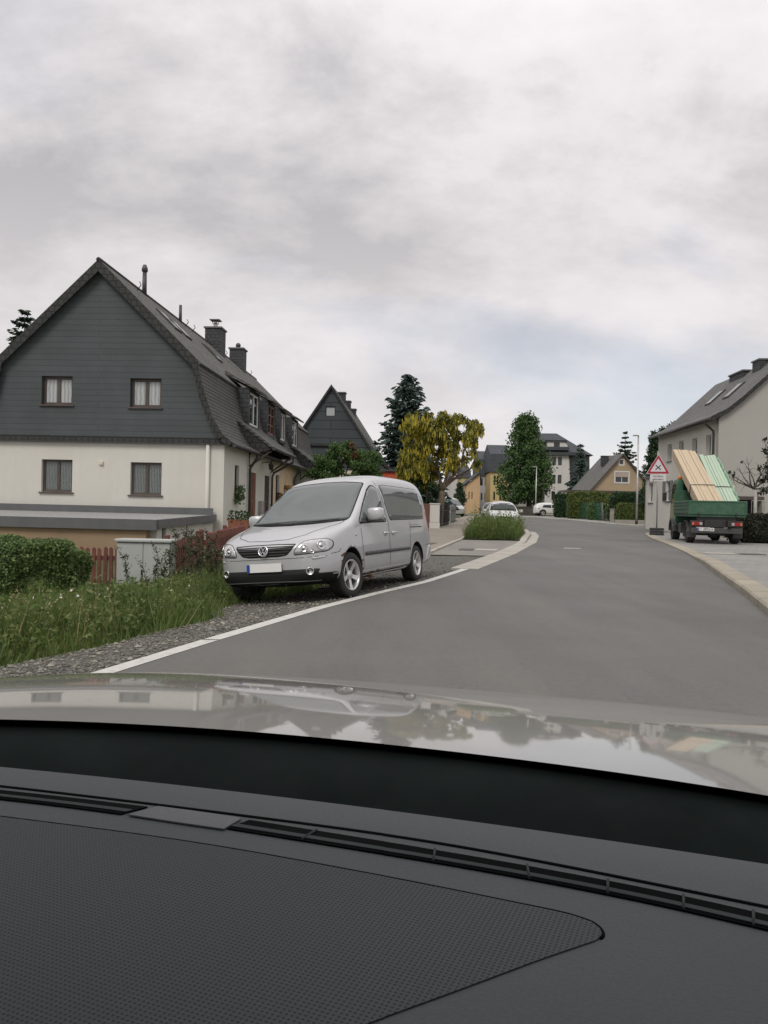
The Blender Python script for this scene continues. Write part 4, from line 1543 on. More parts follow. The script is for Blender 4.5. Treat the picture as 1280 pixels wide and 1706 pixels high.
# ================================================================== flat-roofed garage in front of the gable
gar = thing('garage', 'low flat-roofed garage with tan wall and grey fascia in front of the white gable', 'garage', (-9.4, 22.9, 0.0), R(-2.0))
GX0, GX1, GY0, GY1 = -7.0, 3.62, -3.0, 2.9
mb = MB()
mb.prism([(GX0, GY0, -1.6), (GX1 - .0, GY0, -1.6), (GX1 - .0, GY0, .66), (GX0, GY0, .66)], (0, .25, 0))
mb.build('front_wall', M['plaster_tan'], gar)
mb = MB()
mb.prism([(GX1 - .02, GY0 + .26, -1.6), (GX1 + .18, GY0 + .26, -1.6), (GX1 + .18, GY0 + .26, .66), (GX1 - .02, GY0 + .26, .66)], (0, .42, 0))
mb.build('side_wall', M['plaster_white'], gar)
mb = MB()
mb.prism([(GX1 - .02, GY0 + 1.0, -1.6), (GX1 + .18, GY0 + 1.0, -1.6), (GX1 + .18, GY0 + 1.0, .70), (GX1 - .02, GY0 + 1.0, .70)], (0, GY1 - GY0 - 1.0, 0))
mb.build('side_wall', M['plaster_white'], gar)
mb = MB()
mb.prism([(GX0, GY0 + .26, -1.6), (GX0 + .2, GY0 + .26, -1.6), (GX0 + .2, GY0 + .26, .66), (GX0, GY0 + .26, .66)], (0, GY1 - GY0 - .3, 0))
mb.build('side_wall', M['plaster_white'], gar)
MB().box((GX1 + .06, GY0 + .84, -.45), (.10, .3, 2.2)).build('side_door', M['frame_dark'], gar)
M['roof_gravel'] = mat('roof_gravel', (0.27, 0.27, 0.26), 0.95, var=0.35, vs=14, bump=0.8, bs=24)
mb = MB()
mb.prism([(GX0 - .1, GY0 + .05, .68), (GX1 + .2, GY0 + .05, .66), (GX1 + .2, GY0 + .05, .84), (GX0 - .1, GY0 + .05, .86)], (0, GY1 - GY0 - .05, 0.10))
mb.build('roof', M['roof_gravel'], gar)
M['fascia'] = mat('fascia', (0.105, 0.108, 0.11), 0.6, var=0.10, vs=3)
MB().prism([(GX0 - .15, GY0 - .12, .62), (GX1 + .28, GY0 - .12, .60), (GX1 + .28, GY0 - .12, .86), (GX0 - .15, GY0 - .12, .88)], (0, .14, 0)).build('fascia', M['fascia'], gar)
MB().prism([(GX1 + .22, GY0 + .03, .64), (GX1 + .30, GY0 + .03, .64), (GX1 + .30, GY0 + .03, .86), (GX1 + .22, GY0 + .03, .86)], (0, GY1 - GY0 - .05, .10)).build('fascia', M['zinc'], gar)
MB().prism([(GX0 - .1, GY1 - .05, .9), (GX1 + .18, GY1 - .05, .9), (GX1 + .18, GY1 - .05, 1.16), (GX0 - .1, GY1 - .05, 1.18)], (0, .05, 0)).build('upstand', M['fascia'], gar)

# ================================================================== second slate house behind
h2 = thing('slate_house', 'steep dark slate gabled house with chimney stacks behind the bush and spruce', 'house', (0, 0, 0))
ap = px(552, 643, 56.0)
rc = px(655, 783, 56.0)
h2.location = (ap.x, 56.0, 0.0)
h2.rotation_euler = (0, 0, R(-4))
AZ, EX, EZ = ap.z, rc.x - ap.x, rc.z
P2 = [(0, AZ), (EX * .62, AZ - (AZ - EZ) * .73), (EX * .80, AZ - (AZ - EZ) * .885), (EX, EZ)]
L2 = 15.0
TG2 = TX((0, 0, 0), (1, 0, 0))
gp2 = [(0, AZ - .1)] + [(-(x - .02), z - .1) for x, z in P2[1:]] + [(x - .02, z - .1) for x, z in P2[1:]][::-1]
wz = px(550, 694, 56).z
M['slate_gable2'] = courses('slate_gable_far', (0.050, 0.060, 0.066), (0.062, 0.074, 0.080), (0.020, 0.024, 0.028), 'x', 5.0, 0.62, 0.03, 0.65, 0.5, 1.0, 0.25, 0.6)
mb = MB().holed(gp2, [rect(-.05, wz, .72, .72)], TG2, .2)
mb.build('gable_cladding', M['slate_gable2'], h2)
window(h2, TG2, -.05, wz, .72, .72, 'frame_dark', 'curtain', 0, .06, None, .07)
MB().prism([(-EX + .5, .02, -.5), (EX - .5, .02, -.5), (EX - .5, .02, EZ + .3), (-EX + .5, .02, EZ + .3)], (0, L2 - .1, 0)).build('wall', M['plaster_warm'], h2)
mb = MB()
for sd in (1, -1):
    for (x0, z0), (x1, z1) in zip(P2, P2[1:]):
        mb.prism([(sd * x0, -.15, z0 + .06), (sd * x1, -.15, z1 + .06), (sd * x1, -.15, z1 - .10), (sd * x0, -.15, z0 - .10)], (0, L2 + .3, 0))
mb.build('roof', M['slate_roof'], h2)
vg = MB()
for sd in (1, -1):
    for i, ((x0, z0), (x1, z1)) in enumerate(zip(P2, P2[1:])):
        vg.prism([(sd * x0, -.20, z0 + .09), (sd * x1, -.20, z1 + .09), (sd * x1, -.20, z1 - .16), (sd * x0, -.20, z0 - .16)], (0, .045 + .002 * i, 0))
vg.build('verge', M['slate_verge'], h2)
for y, zt, xx in ((3.0, 656, .25), (5.5, 670, .35), (8.0, 683, .5)):
    dd = 56 + y
    zz_ = px(570, zt, dd).z
    chimney(h2, xx, y, zz_ - 2.2, zz_, .75, .7)
fw_ = MB()
bx_ = px(530, 735, 56)
MB().box((-1.3, .0, bx_.z - .25), (EX * 1.15, .3, .16)).build('string_course', M['slate_verge'], h2)
window(h2, TX((0, .015, 0), (1, 0, 0)), -1.7, bx_.z - 1.9, 1.1, 1.2, 'frame_dark', 'glass', 1, .0, None, .07)
# orange-red awning-like lean-to beside it
M['awning_red'] = mat('awning_red', (0.50, 0.085, 0.045), 0.7, var=0.08)
a0, a1 = px(630, 784, 52), px(668, 781, 52)
aw = thing('red_lean_to', 'orange red lean-to front seen over the silver van roof beside the yellow tree', 'shed', (a0.x, 52, gz0(52)))
hh = a0.z - gz0(52)
MB().box((.9, 1.0, hh / 2), (1.9, 2.0, hh - .1)).build('wall', M['awning_red'], aw)
MB().prism([(-.15, -.15, hh - .05), (2.0, -.15, hh - .05), (2.0, 2.2, hh + .12), (-.15, 2.2, hh + .12)], (0, 0, .07)).build('roof', M['slate_verge'], aw)

# ================================================================== right-hand house
h3 = thing('grey_house', 'two-storey pale grey house with slate roof and two skylights, right of the truck', 'house', (15.85, 38.0, 0.0), R(-2.6))
# local: facade on x=0 facing -x, running along +y; gable on y=0 facing the camera
EZ3 = px(1197, 697, 38).z
BZ3 = gz0(38)
L3 = 9.6
ridge_x, ridge_z = 3.3, EZ3 + 3.1
TF = TX((0, L3, 0), (0, -1, 0))            # u grows towards the camera


def fu(d):                                  # facade position of a point at depth d, as u
    return L3 - (d - 38.0)


def dep(pxx):                               # depth at which a photo column meets the facade
    u = (pxx - 640) * math.cos(ROLL) + (780 - 853) * math.sin(ROLL)
    # X = 15.85 + (d-38)*tan(2.6deg) = u*d/F
    k = math.tan(R(2.6))
    return (15.85 - 38 * k) / (u / F_PX - k)


ups = []
for (xa, xb, ya, yb) in ((1176.3, 1185, 724, 757), (1154.5, 1160.5, 730, 752), (1131, 1139, 735, 756), (1112.5, 1119, 741, 769)):
    da, db = dep(xa), dep(xb)
    dm_ = (da + db) / 2
    ups.append(((fu(da) + fu(db)) / 2, px(1150, yb, dm_).z + .012 * 0, abs(da - db), px(1150, ya, dm_).z - px(1150, yb, dm_).z))
lows = [(fu(dep(1114.5)), 2.1, .85, 1.15), (fu(dep(1160)), 2.1, .95, 1.15)]
ups = [(u, max(3.9, z), max(.75, w), min(1.35, h)) for u, z, w, h in ups]
lows = [l for l in lows if .6 < l[0] < L3 - .6]
mb = MB().holed([(0, 0), (L3, 0), (L3, EZ3), (0, EZ3)], [rect(*q) for q in ups + lows], TF, .3)
mb.build('wall', M['plaster_white'], h3)
P3 = [(ridge_x, ridge_z), (1.0, EZ3 + .92), (.35, EZ3 + .38), (-.42, EZ3 - .02)]
gw = [(0.0, 0.0), (6.6, 0.0), (6.6, EZ3)] + [(2 * ridge_x - x, z - .1) for x, z in P3[1:2]] + [(ridge_x, ridge_z - .1)] + [(x, z - .1) for x, z in P3[1:3]] + [(0.0, EZ3)]
TG3 = TX((0, -.004, 0), (1, 0, 0))
MB().holed(gw, [], TG3, .3).build('gable_wall', M['plaster_grey'], h3)
MB().prism([(6.3, .3, 0), (6.6, .3, 0), (6.6, .3, EZ3), (6.3, .3, EZ3)], (0, L3 - .3, 0)).prism([(.3, L3 - .3, 0), (6.3, L3 - .3, 0), (6.3, L3 - .3, EZ3), (ridge_x, L3 - .3, ridge_z - .15), (.3, L3 - .3, EZ3)], (0, .3, 0)).build('rear_wall', M['plaster_grey'], h3)
mb = MB()
M['slate_roof3'] = courses('slate_roof_scales', (0.15, 0.148, 0.143), (0.185, 0.183, 0.176), (0.05, 0.05, 0.05), 'y', 0.25, 0.17, 0.02, 0.8, 0.7, 1.25, 0.2, 0.4)
for i, ((x0, z0), (x1, z1)) in enumerate(zip(P3, P3[1:])):
    mb.prism([(x0, -.16, z0 + .08), (x1, -.16, z1 + .08), (x1, -.16, z1 - .04), (x0, -.16, z0 - .04)], (0, L3 + .32, 0))
mb.prism([(ridge_x, -.16, ridge_z + .08), (7.05, -.16, EZ3 - .05), (7.05, -.16, EZ3 - .17), (ridge_x, -.16, ridge_z - .04)], (0, L3 + .32, 0))
mb.build('roof', M['slate_roof3'], h3)
vg = MB()
for i, ((x0, z0), (x1, z1)) in enumerate(zip(P3, P3[1:])):
    vg.prism([(x0, -.21, z0 + .10), (x1, -.21, z1 + .10), (x1, -.21, z1 - .14), (x0, -.21, z0 - .14)], (0, .04 + .003 * i, 0))
vg.build('verge', M['slate_verge'], h3)
MB().tube([(-.48, -.15, EZ3 - .06), (-.48, L3 + .2, EZ3 - .06)], .07, 10).build('gutter', M['gutter'], h3)
MB().tube([(-.47, .45, EZ3 - .08), (-.47, .45, EZ3 - .22), (-.10, .45, EZ3 - .55), (-.08, .45, EZ3 - .7), (-.08, .45, .4)], .055, 10).build('downpipe', M['gutter'], h3)
for u, v, w, h in ups:
    window(h3, TF, u, v, w, h, 'frame_white', 'lace_pane', 1, .14, 'zinc', .06)
for u, v, w, h in lows:
    w_ = window(h3, TF, u, v, w, h, 'frame_white', 'glass', 1, .12, 'zinc', .06)
    for sd in (-1, 1):
        q = [TF @ Vector((u + sd * (w / 2 + .02), v, .01)), TF @ Vector((u + sd * (w / 2 + .48), v, .01)), TF @ Vector((u + sd * (w / 2 + .48), v + h, .01)), TF @ Vector((u + sd * (w / 2 + .02), v + h, .01))]
        MB().prism(q, (-.035, 0, 0)).build('shutter', M['zinc'], w_)
sl3 = Vector((P3[1][0] - P3[0][0], 0, P3[1][1] - P3[0][1])).normalized()
sn3 = Vector((sl3.z, 0, -sl3.x))
if sn3.z < 0:
    sn3 = -sn3
for pxx, pyy, dd in ((1203, 674, 41.0), (1181, 684, 43.6)):
    c0 = Vector((ridge_x, dd - 38, ridge_z + .08)) + sl3 * 1.45
    A = [c0 + Vector((0, s * .4, 0)) + sl3 * t for s, t in ((-1, 0), (1, 0), (1, 1.15), (-1, 1.15))]
    o = MB().prism([p - sn3 * .1 for p in A], sn3 * .17).build('skylight', M['gutter'], h3)
    B = [c0 + Vector((0, s * .31, 0)) + sl3 * t for s, t in ((-1, .09), (1, .09), (1, 1.06), (-1, 1.06))]
    MB().prism([p + sn3 * .072 for p in B], sn3 * .006).build('pane', M['car_glass'], o)
chimney(h3, ridge_x - .1, 5.4, ridge_z - .8, px(1232, 624, 43.4).z, .75, 1.9)
chimney(h3, ridge_x - .1, 2.9, ridge_z - .8, px(1272, 604, 41).z, .7, .9)
# single-storey annexe at its far end
AZ3 = px(1092, 797, 49.5).z
TA = TX((0, L3 + 2.6, 0), (0, -1, 0))
MB().holed([(0, 0), (2.59, 0), (2.59, AZ3), (0, AZ3)], [rect(1.25, 2.05, .95, 1.2)], TA, .25).prism([(.0, L3 + 2.35, 0), (4.0, L3 + 2.35, 0), (4.0, L3 + 2.35, AZ3), (.0, L3 + 2.35, AZ3)], (0, .25, 0)).build('annexe', M['plaster_white'], h3)
MB().prism([(-.15, L3 + .01, AZ3), (4.1, L3 + .01, AZ3 + .3), (4.1, L3 + .01, AZ3 + .45), (-.15, L3 + .01, AZ3 + .12)], (0, 2.75, 0)).build('annexe_roof', M['slate_roof3'], h3)
window(h3, TA, 1.25, 2.05, .95, 1.2, 'frame_white', 'glass', 1, .12, 'zinc', .06)

# porch with a light-grey box pillar, against that house's gable
pc = px(1232, 852, 35.5)
po = thing('porch', 'dark flat-roofed porch with a pale box on its pillar against the grey gable', 'porch', (pc.x, 35.5, gz0(35.5)), R(-2.6))
MB().box((-.55, .3, .85), (.62, .5, 1.75)).build('pillar', M['concrete'], po)
MB().box((-.52, .22, 2.05), (.62, .55, .64), bev=.02).build('pillar_box', M['plaster_warm'], po)
MB().box((.35, .9, 1.83), (1.5, 1.8, .16), bev=.01).build('roof', M['frame_brown'], po)
MB().box((.38, 1.2, .85), (1.25, .1, 1.8)).build('door', M['frame_dark'], po)
MB().box((1.05, .5, .85), (.14, 1.1, 1.74)).build('side_wall', M['concrete'], po)

# ================================================================== the ochre gabled house across the junction
h4 = thing('ochre_house', 'ochre house with steep grey roof, white-framed attic windows and flat-roofed annexe', 'house')
D4 = 92.0
ap4 = px(1038, 757, D4)
h4.location = (ap4.x, D4, 0)
h4.rotation_euler = (0, 0, R(3))
g4 = gz0(D4)
BL = px(984, 816, D4); BR = px(1078, 800, D4)
xl, xr = BL.x - ap4.x, BR.x - ap4.x
zl = BL.z
zr4 = ap4.z + (zl - ap4.z) * (-xr / xl) * .98
M['plaster_ochre'] = mat('plaster_ochre', (0.37, 0.285, 0.185), 0.92, var=0.06, vs=0.8)
M['plaster_yellow'] = mat('plaster_yellow', (0.60, 0.40, 0.15), 0.92, var=0.06, vs=0.8)
T4 = TX((0, 0, 0), (1, 0, 0))
w1 = px(1035.5, 804, D4); w1t = px(1035.5, 786.5, D4)
w2 = px(1036.5, 774, D4); w2t = px(1036.5, 766, D4)
gl4 = [(xl, g4 - .3), (xr, g4 - .3), (xr, zr4), (0, ap4.z), (xl, zl)]
MB().holed(gl4, [rect(w1.x - ap4.x + .1, w1.z, 1.55, w1t.z - w1.z), rect(w2.x - ap4.x, w2.z, .45, w2t.z - w2.z)], T4, .25).build('wall', M['plaster_ochre'], h4)
MB().prism([(xl, .25, g4 - .3), (xr, .25, g4 - .3), (xr, .25, zr4 - .2), (xl, .25, zl - .2)], (0, 7.5, 0)).build('side_wall', M['plaster_ochre'], h4)
M['blind'] = courses('roller_blind', (0.52, 0.42, 0.36), (0.5, 0.41, 0.35), (0.33, 0.27, 0.23), 'x', 9.0, 0.05, 0.006, 0.6, 0.2)
a = window(h4, T4, w1.x - ap4.x + .1, w1.z, 1.55, w1t.z - w1.z, 'frame_white', 'far_glass', 1, .05, 'frame_white', .05, surround='frame_white')
MB().box((w1.x - ap4.x + .1, .005, w1.z + (w1t.z - w1.z) * .76), (1.43, .03, (w1t.z - w1.z) * .46)).build('roller_blind', M['blind'], a)
window(h4, T4, w2.x - ap4.x, w2.z, .45, w2t.z - w2.z, 'frame_white', 'far_glass', 0, .05, None, .03, surround='frame_white')
rl = Vector((xl, 0, zl - ap4.z)).normalized()
rrv = Vector((xr, 0, zr4 - ap4.z)).normalized()
mb = MB()
A0 = Vector((0, -.3, ap4.z + .1))
e0 = Vector((xl, -.3, zl + .1)) + rl * .35
e1 = Vector((xr, -.3, zr4 + .1)) + rrv * .3
for e in (e0, e1):
    mb.prism([A0, e, e - Vector((0, 0, .16)), A0 - Vector((0, 0, .16))], (0, 8.3, 0))
M['roof_grey'] = courses('roof_grey', (0.14, 0.14, 0.13), (0.165, 0.16, 0.15), (0.08, 0.08, 0.075), 'y', 0.4, 0.3, 0.02, 0.85, 0.4, 1.2, 0.25, 0.5)
mb.build('roof', M['roof_grey'], h4)
mb = MB()
for e in (e0, e1):
    mb.prism([A0 + Vector((0, -.05, .03)), e + Vector((0, -.05, .03)), e + Vector((0, -.05, -.2)), A0 + Vector((0, -.05, -.2))], (0, .045, 0))
mb.build('verge', M['frame_brown'], h4)
chimney(h4, -1.0, 3.2, ap4.z - 1.2, px(1012, 752, 95).z - .6, .75, .7, None, 'slate_chim')
# annexe with its flat eave
ax0, ax1 = px(952, 818, 88), px(1060, 822, 88)
mb = MB().box(((ax0.x + ax1.x) / 2 - ap4.x + .3, -1.7, (g4 + ax0.z) / 2 - .2), (ax1.x - ax0.x - .2, 3.4, ax0.z - g4 + .3))
mb.build('annexe', M['plaster_yellow'], h4)
MB().box(((ax0.x + ax1.x) / 2 - ap4.x + .1, -1.75, ax0.z + .02), (ax1.x - ax0.x + 1.2, 4.0, .22)).build('annexe_roof', M['frame_brown'], h4)

# ================================================================== the tall white apartment house
h5 = thing('apartment_house', 'tall white apartment house with hipped slate roof behind the linden tree', 'apartment house')
D5 = 128.0
k5 = D5 / F_PX
c5 = px(925, 830, D5)
h5.location = (c5.x, D5, 0)
h5.rotation_euler = (0, 0, R(-5))
g5 = gz0(D5)


def lx(xp):
    return (xp - 925) * k5


def lz(yp):
    return px(925, yp, D5).z


ev = lz(757)
M['plaster_apt'] = mat('plaster_apt', (0.56, 0.545, 0.51), 0.92, var=0.05, vs=0.3)
wins = []
for yb, h_ in ((775, 14.0), (805.5, 14.5), (833, 14.0)):
    for xc in (922.8, 932.5):
        wins.append((lx(xc), lz(yb), .60, h_ * k5))
    for xc in (858, 868, 895, 904.5):
        wins.append((lx(xc), lz(yb), .60, h_ * k5))
T5 = TX((0, 0, 0), (1, 0, 0))
MB().holed([(lx(845), g5 - 1), (lx(951), g5 - 1), (lx(951), ev), (lx(845), ev)], [rect(*w) for w in wins], T5, .3).build('wall', M['plaster_apt'], h5)
for u, v, w, h in wins:
    window(h5, T5, u, v, w, h, 'frame_dark', 'far_glass', 0, .1, None, .07, hbar=(.7,))
M['slate_side'] = courses('slate_side', (0.10, 0.112, 0.112), (0.118, 0.13, 0.13), (0.06, 0.066, 0.068), 'x', 2.4, 0.4, 0.02, 0.7, 0.3, 1.0, 0.2, 0.4)
mb = MB().prism([(lx(951), .4, g5 - 1), (lx(990), 3.2, g5 - 1), (lx(986), 3.2, ev), (lx(951), .4, ev)], (0, 9, 0))
mb.build('slate_wing', M['slate_side'], h5)
MB().prism([(lx(951), -.12, lz(815)), (lx(955), -.12, lz(815)), (lx(953), -.12, ev), (lx(947), -.12, ev)], (0, .5, 0)).build('corner_pier', M['slate_verge'], h5)
MB().box((lx(917), -.1, ev + .1), (lx(956) - lx(844), .9, .5)).build('cornice', M['slate_far'], h5)
mb = MB()
rz = lz(716)
b0 = [(lx(840), -.5, ev + .3), (lx(953), -.5, ev + .3), (lx(992), 2.7, ev + .1), (lx(992), 13, ev + .3), (lx(840), 13, ev + .3)]
r0, r1 = (lx(908), 6.0, rz), (lx(934), 6.0, rz)
for q in ((b0[0], b0[1], r1, r0), (b0[1], b0[2], r1), (b0[2], b0[3], r1), (b0[3], b0[4], r0, r1), (b0[4], b0[0], r0), b0[::-1]):
    mb.face(q)
M['slate_far_x'] = courses('slate_far_x', (0.058, 0.064, 0.072), (0.070, 0.077, 0.085), (0.04, 0.044, 0.05), 'x', 0.5, 0.35, 0.02, 0.75, 0.4)
mb.build('roof', M['slate_far_x'], h5)
mb = MB().holed([(lx(912), lz(745)), (lx(946), lz(745)), (lx(944.5), lz(740)), (lx(939), lz(735)), (lx(912), lz(735))], [rect(lx(927.5), lz(743.6), .95, 7.2 * k5)], TX((0, .6, 0), (1, 0, 0)), 3.0)
dmr = mb.build('dormer', M['plaster_apt'], h5)
window(h5, TX((0, .6, 0), (1, 0, 0)), lx(927.5), lz(743.6), .95, 7.2 * k5, 'frame_dark', 'far_glass', 1, .1, None, .07)
MB().box((lx(926), 2.1, lz(734)), (36 * k5, 3.4, .25)).build('dormer_roof', M['slate_far'], h5)
MB().box((lx(926), -.2, lz(747.5)), (40 * k5, .9, .55)).build('dormer_balcony', M['slate_far'], h5)

# low white outbuilding with a dark gate, and the dark wall before it
ob = px(876, 844, 118)
o6 = thing('garage', 'small white outbuilding with dark gate behind the white car parked across the road', 'garage', (ob.x, 118, gz0(118)), R(-3))
hz6 = px(876, 826, 118).z - gz0(118)
MB().holed([(-.9, -.6), (2.6, -.6), (2.6, hz6), (-.9, hz6)], [rect(1.75, -.3, 1.0, hz6 - .3)], TX((0, 0, 0), (1, 0, 0)), 2.5).build('wall', M['plaster_apt'], o6)
MB().box((1.75, .3, hz6 / 2 - .3), (1.0, .1, hz6 - .5)).build('gate', M['frame_dark'], o6)
MB().box((.85, 1.2, hz6 + .06), (3.8, 2.9, .14)).build('roof', M['slate_far'], o6)
wl_ = px(875, 850, 104)
M['stone_dark'] = courses('stone_dark', (0.09, 0.08, 0.07), (0.12, 0.105, 0.09), (0.05, 0.045, 0.04), 'x', 0.5, 0.25, 0.02, 0.9, 0.5)
mb = MB().box((wl_.x + .1, 104, gz0(104) + .55), (3.6, .3, 1.1)).box((wl_.x + .1, 104, gz0(104) + 1.13), (3.7, .4, .08))
tag(mb.build('garden_wall', M['stone_dark']), 'low dark stone wall beneath the linden tree across the road', 'wall')

# ================================================================== terraced houses at the far bend
def far_house(name, label, D, x0, x1, yb, ye, yr, wallm, hip=0.5, rot=0.0, gable=False, mans=None, wins_=(), depth=9.0, roofm='slate_far_x'):
    k = D / F_PX
    c = px(x0, yb, D)
    o = thing(name, label, 'house', (c.x, D, 0), R(rot))
    W = (x1 - x0) * k
    g = gz0(D) - .6
    ez, rz_ = px(x0, ye, D).z, px(x0, yr, D).z
    ws_ = [((xc - x0) * k, px(x0, yw, D).z, w * k, h * k) for xc, yw, w, h in wins_]
    T = TX((0, 0, 0), (1, 0, 0))
    if gable:
        pol = [(0, g), (W, g), (W, ez), (W * hip, rz_), (0, ez)]
    else:
        pol = [(0, g), (W, g), (W, ez), (0, ez)]
    MB().holed(pol, [rect(*w) for w in ws_], T, .3).prism([(.0, .3, g), (W, .3, g), (W, .3, ez - .1), (.0, .3, ez - .1)], (0, depth, 0)).build('wall', wallm, o)
    for w in ws_:
        window(o, T, *w, 'frame_dark', 'far_glass', 0, .08, None, .06)
    mb = MB()
    if gable:
        for a, b in ((0, -1), (W, 1)):
            mb.prism([(W * hip, -.3, rz_ + .12), (a + b * .3, -.3, ez + .02), (a + b * .3, -.3, ez - .14), (W * hip, -.3, rz_ - .06)], (0, depth + .6, 0))
    elif mans:
        zm = px(x0, mans, D).z
        mb.prism([(-.2, -.3, ez), (W + .2, -.3, ez), (W + .1, 0.2, zm), (-.1, .2, zm)], (0, depth, 0))
        mb.prism([(-.1, .25, zm + .01), (-.1, depth, zm + .01), (-.1, depth / 2, rz_)], (W + .2, 0, 0))
    else:
        mb.prism([(-.2, -.3, ez), (-.2, depth, ez), (-.2, depth / 2, rz_)], (W + .4, 0, 0))
    mb.build('roof', M[roofm] if isinstance(roofm, str) else roofm, o)
    return o


M['plaster_far_peach'] = mat('plaster_far_peach', (0.58, 0.40, 0.23), 0.92, var=0.05)
M['plaster_far_blue'] = mat('plaster_far_blue', (0.42, 0.43, 0.46), 0.92, var=0.05)
M['plaster_far_yellow'] = mat('plaster_far_yellow', (0.56, 0.44, 0.21), 0.92, var=0.05)
far_house('terraced_house', 'pale yellow terraced house with tall dark roof left of the linden', 122, 817, 848, 845, 786, 737, M['plaster_far_yellow'], mans=756,
          wins_=[(824, 808, 3, 16), (829, 808, 3, 16), (824, 833, 3, 14), (834, 833, 3, 14), (841, 833, 3, 14)])
far_house('terraced_house', 'pale blue-grey terraced house with dark mansard roof, right of the peach gable', 128, 799, 819, 847, 792, 748, M['plaster_far_blue'], mans=765,
          wins_=[(803, 809, 2.6, 12), (809, 809, 2.6, 12), (803, 833, 2.6, 12), (809, 833, 2.6, 12), (815, 833, 2.6, 12)])
far_house('terraced_house', 'peach gabled house at the far bend between the conical tree and blue-grey house', 116, 778, 800, 848, 806, 787, M['plaster_far_peach'], gable=True, hip=.96,
          wins_=[(782, 831, 1.6, 12), (787, 831, 1.6, 12)])
far_house('terraced_house', 'small orange-yellow house end showing just right of the laburnum trunk', 125, 771, 783, 847, 795, 772, M['plaster_far_yellow'], mans=784, wins_=[(776, 808, 2, 8)])
far_house('terraced_house', 'low orange house roofline behind the iron railing by the gate post', 110, 722, 748, 852, 834, 830, M['plaster_far_peach'], wins_=[(741, 838, 2, 3)])
far_house('terraced_house', 'narrow white house sliver with dark roof behind the conical tree', 140, 751, 772, 850, 800, 770, M['plaster_apt'], gable=True, hip=.3)
# ================================================================== trees, bushes and hedges
def rng_(seed):
    return np.random.default_rng(seed)


def unit(rg, n):
    v = rg.normal(size=(n, 3))
    return v / np.linalg.norm(v, axis=1, keepdims=True)


def leaves(P, ln, wd, rg, droop=0.0, dirs=None, jitter=0.35):
    """one folded-over rhombus per leaf at points P"""
    n = len(P)
    d = unit(rg, n) if dirs is None else dirs
    d = d.copy()
    d[:, 2] -= droop
    d /= np.linalg.norm(d, axis=1, keepdims=True)
    s = np.cross(d, unit(rg, n))
    s /= np.linalg.norm(s, axis=1, keepdims=True) + 1e-9
    L = (ln * rg.uniform(1 - jitter, 1 + jitter, n))[:, None]
    W = (wd * rg.uniform(1 - jitter, 1 + jitter, n))[:, None]
    Q = np.empty((n, 4, 3))
    Q[:, 0] = P - d * L * .5
    Q[:, 1] = P + s * W * .5 + d * L * .05
    Q[:, 2] = P + d * L * .5
    Q[:, 3] = P - s * W * .5 + d * L * .05
    return Q


def blob(rg, c, r, n, shell=0.45, flat=1.0):
    v = unit(rg, n)
    rad = r * (shell + (1 - shell) * rg.random(n)) ** 1.0
    p = v * rad[:, None]
    p[:, 2] *= flat
    return p + np.asarray(c)


def limb(a, b, r0, r1, rg, bend=.12, n=6):
    a, b = np.asarray(a, float), np.asarray(b, float)
    L = np.linalg.norm(b - a)
    k1, k2 = rg.normal(size=3) * L * bend, rg.normal(size=3) * L * bend
    P, Rr = [], []
    for i in range(n + 1):
        t_ = i / n
        P.append(tuple(a + (b - a) * t_ + k1 * t_ * (1 - t_) * 1.5 + k2 * t_ * (1 - t_) * (t_ - .5) * 2))
        Rr.append(r0 + (r1 - r0) * t_)
    return P, Rr


M['bark'] = mat('bark', (0.075, 0.062, 0.05), 0.95, var=0.3, vs=6, bump=0.8, bs=18)
M['bark_pale'] = mat('bark_pale', (0.17, 0.13, 0.095), 0.95, var=0.3, vs=6, bump=0.8, bs=18)
M['leaf_linden'] = leafmat('leaf_linden', [(0.039, 0.078, 0.026), (0.068, 0.127, 0.044), (0.111, 0.182, 0.065)])
M['leaf_bush'] = leafmat('leaf_bush', [(0.045, 0.090, 0.030), (0.081, 0.147, 0.045), (0.125, 0.206, 0.069)])
M['leaf_red'] = leafmat('leaf_red', [(0.10, 0.045, 0.025), (0.13, 0.06, 0.03), (0.09, 0.075, 0.03)])
M['leaf_spruce'] = leafmat('leaf_spruce', [(0.026, 0.048, 0.041), (0.055, 0.089, 0.079), (0.102, 0.142, 0.130)], trans=0.05)
M['leaf_spruce_g'] = leafmat('leaf_spruce_green', [(0.014, 0.026, 0.016), (0.028, 0.046, 0.028), (0.05, 0.072, 0.045)], trans=0.05)
M['leaf_lab'] = leafmat('leaf_laburnum', [(0.075, 0.085, 0.018), (0.125, 0.135, 0.03), (0.18, 0.185, 0.045)])
M['bloom_lab'] = leafmat('bloom_laburnum', [(0.27, 0.25, 0.04), (0.42, 0.36, 0.05), (0.58, 0.47, 0.065), (0.2, 0.21, 0.045)], trans=0.3)
M['leaf_thuja'] = leafmat('leaf_thuja', [(0.018, 0.040, 0.020), (0.033, 0.065, 0.030), (0.055, 0.095, 0.043)], trans=0.1)
M['leaf_hedge'] = leafmat('leaf_hedge', [(0.048, 0.078, 0.019), (0.090, 0.126, 0.029), (0.138, 0.168, 0.041)])
M['leaf_hedge_dark'] = leafmat('leaf_hedge_dark', [(0.018, 0.044, 0.018), (0.034, 0.072, 0.026), (0.058, 0.104, 0.039)])
M['leaf_left'] = leafmat('leaf_left_hedge', [(0.057, 0.103, 0.039), (0.109, 0.172, 0.060), (0.207, 0.270, 0.098)])
M['leaf_yellow'] = leafmat('leaf_yellow', [(0.20, 0.15, 0.02), (0.28, 0.21, 0.03), (0.12, 0.12, 0.03)])
M['petal'] = leafmat('petal', [(0.7, 0.68, 0.62), (0.6, 0.55, 0.5)], trans=.3)
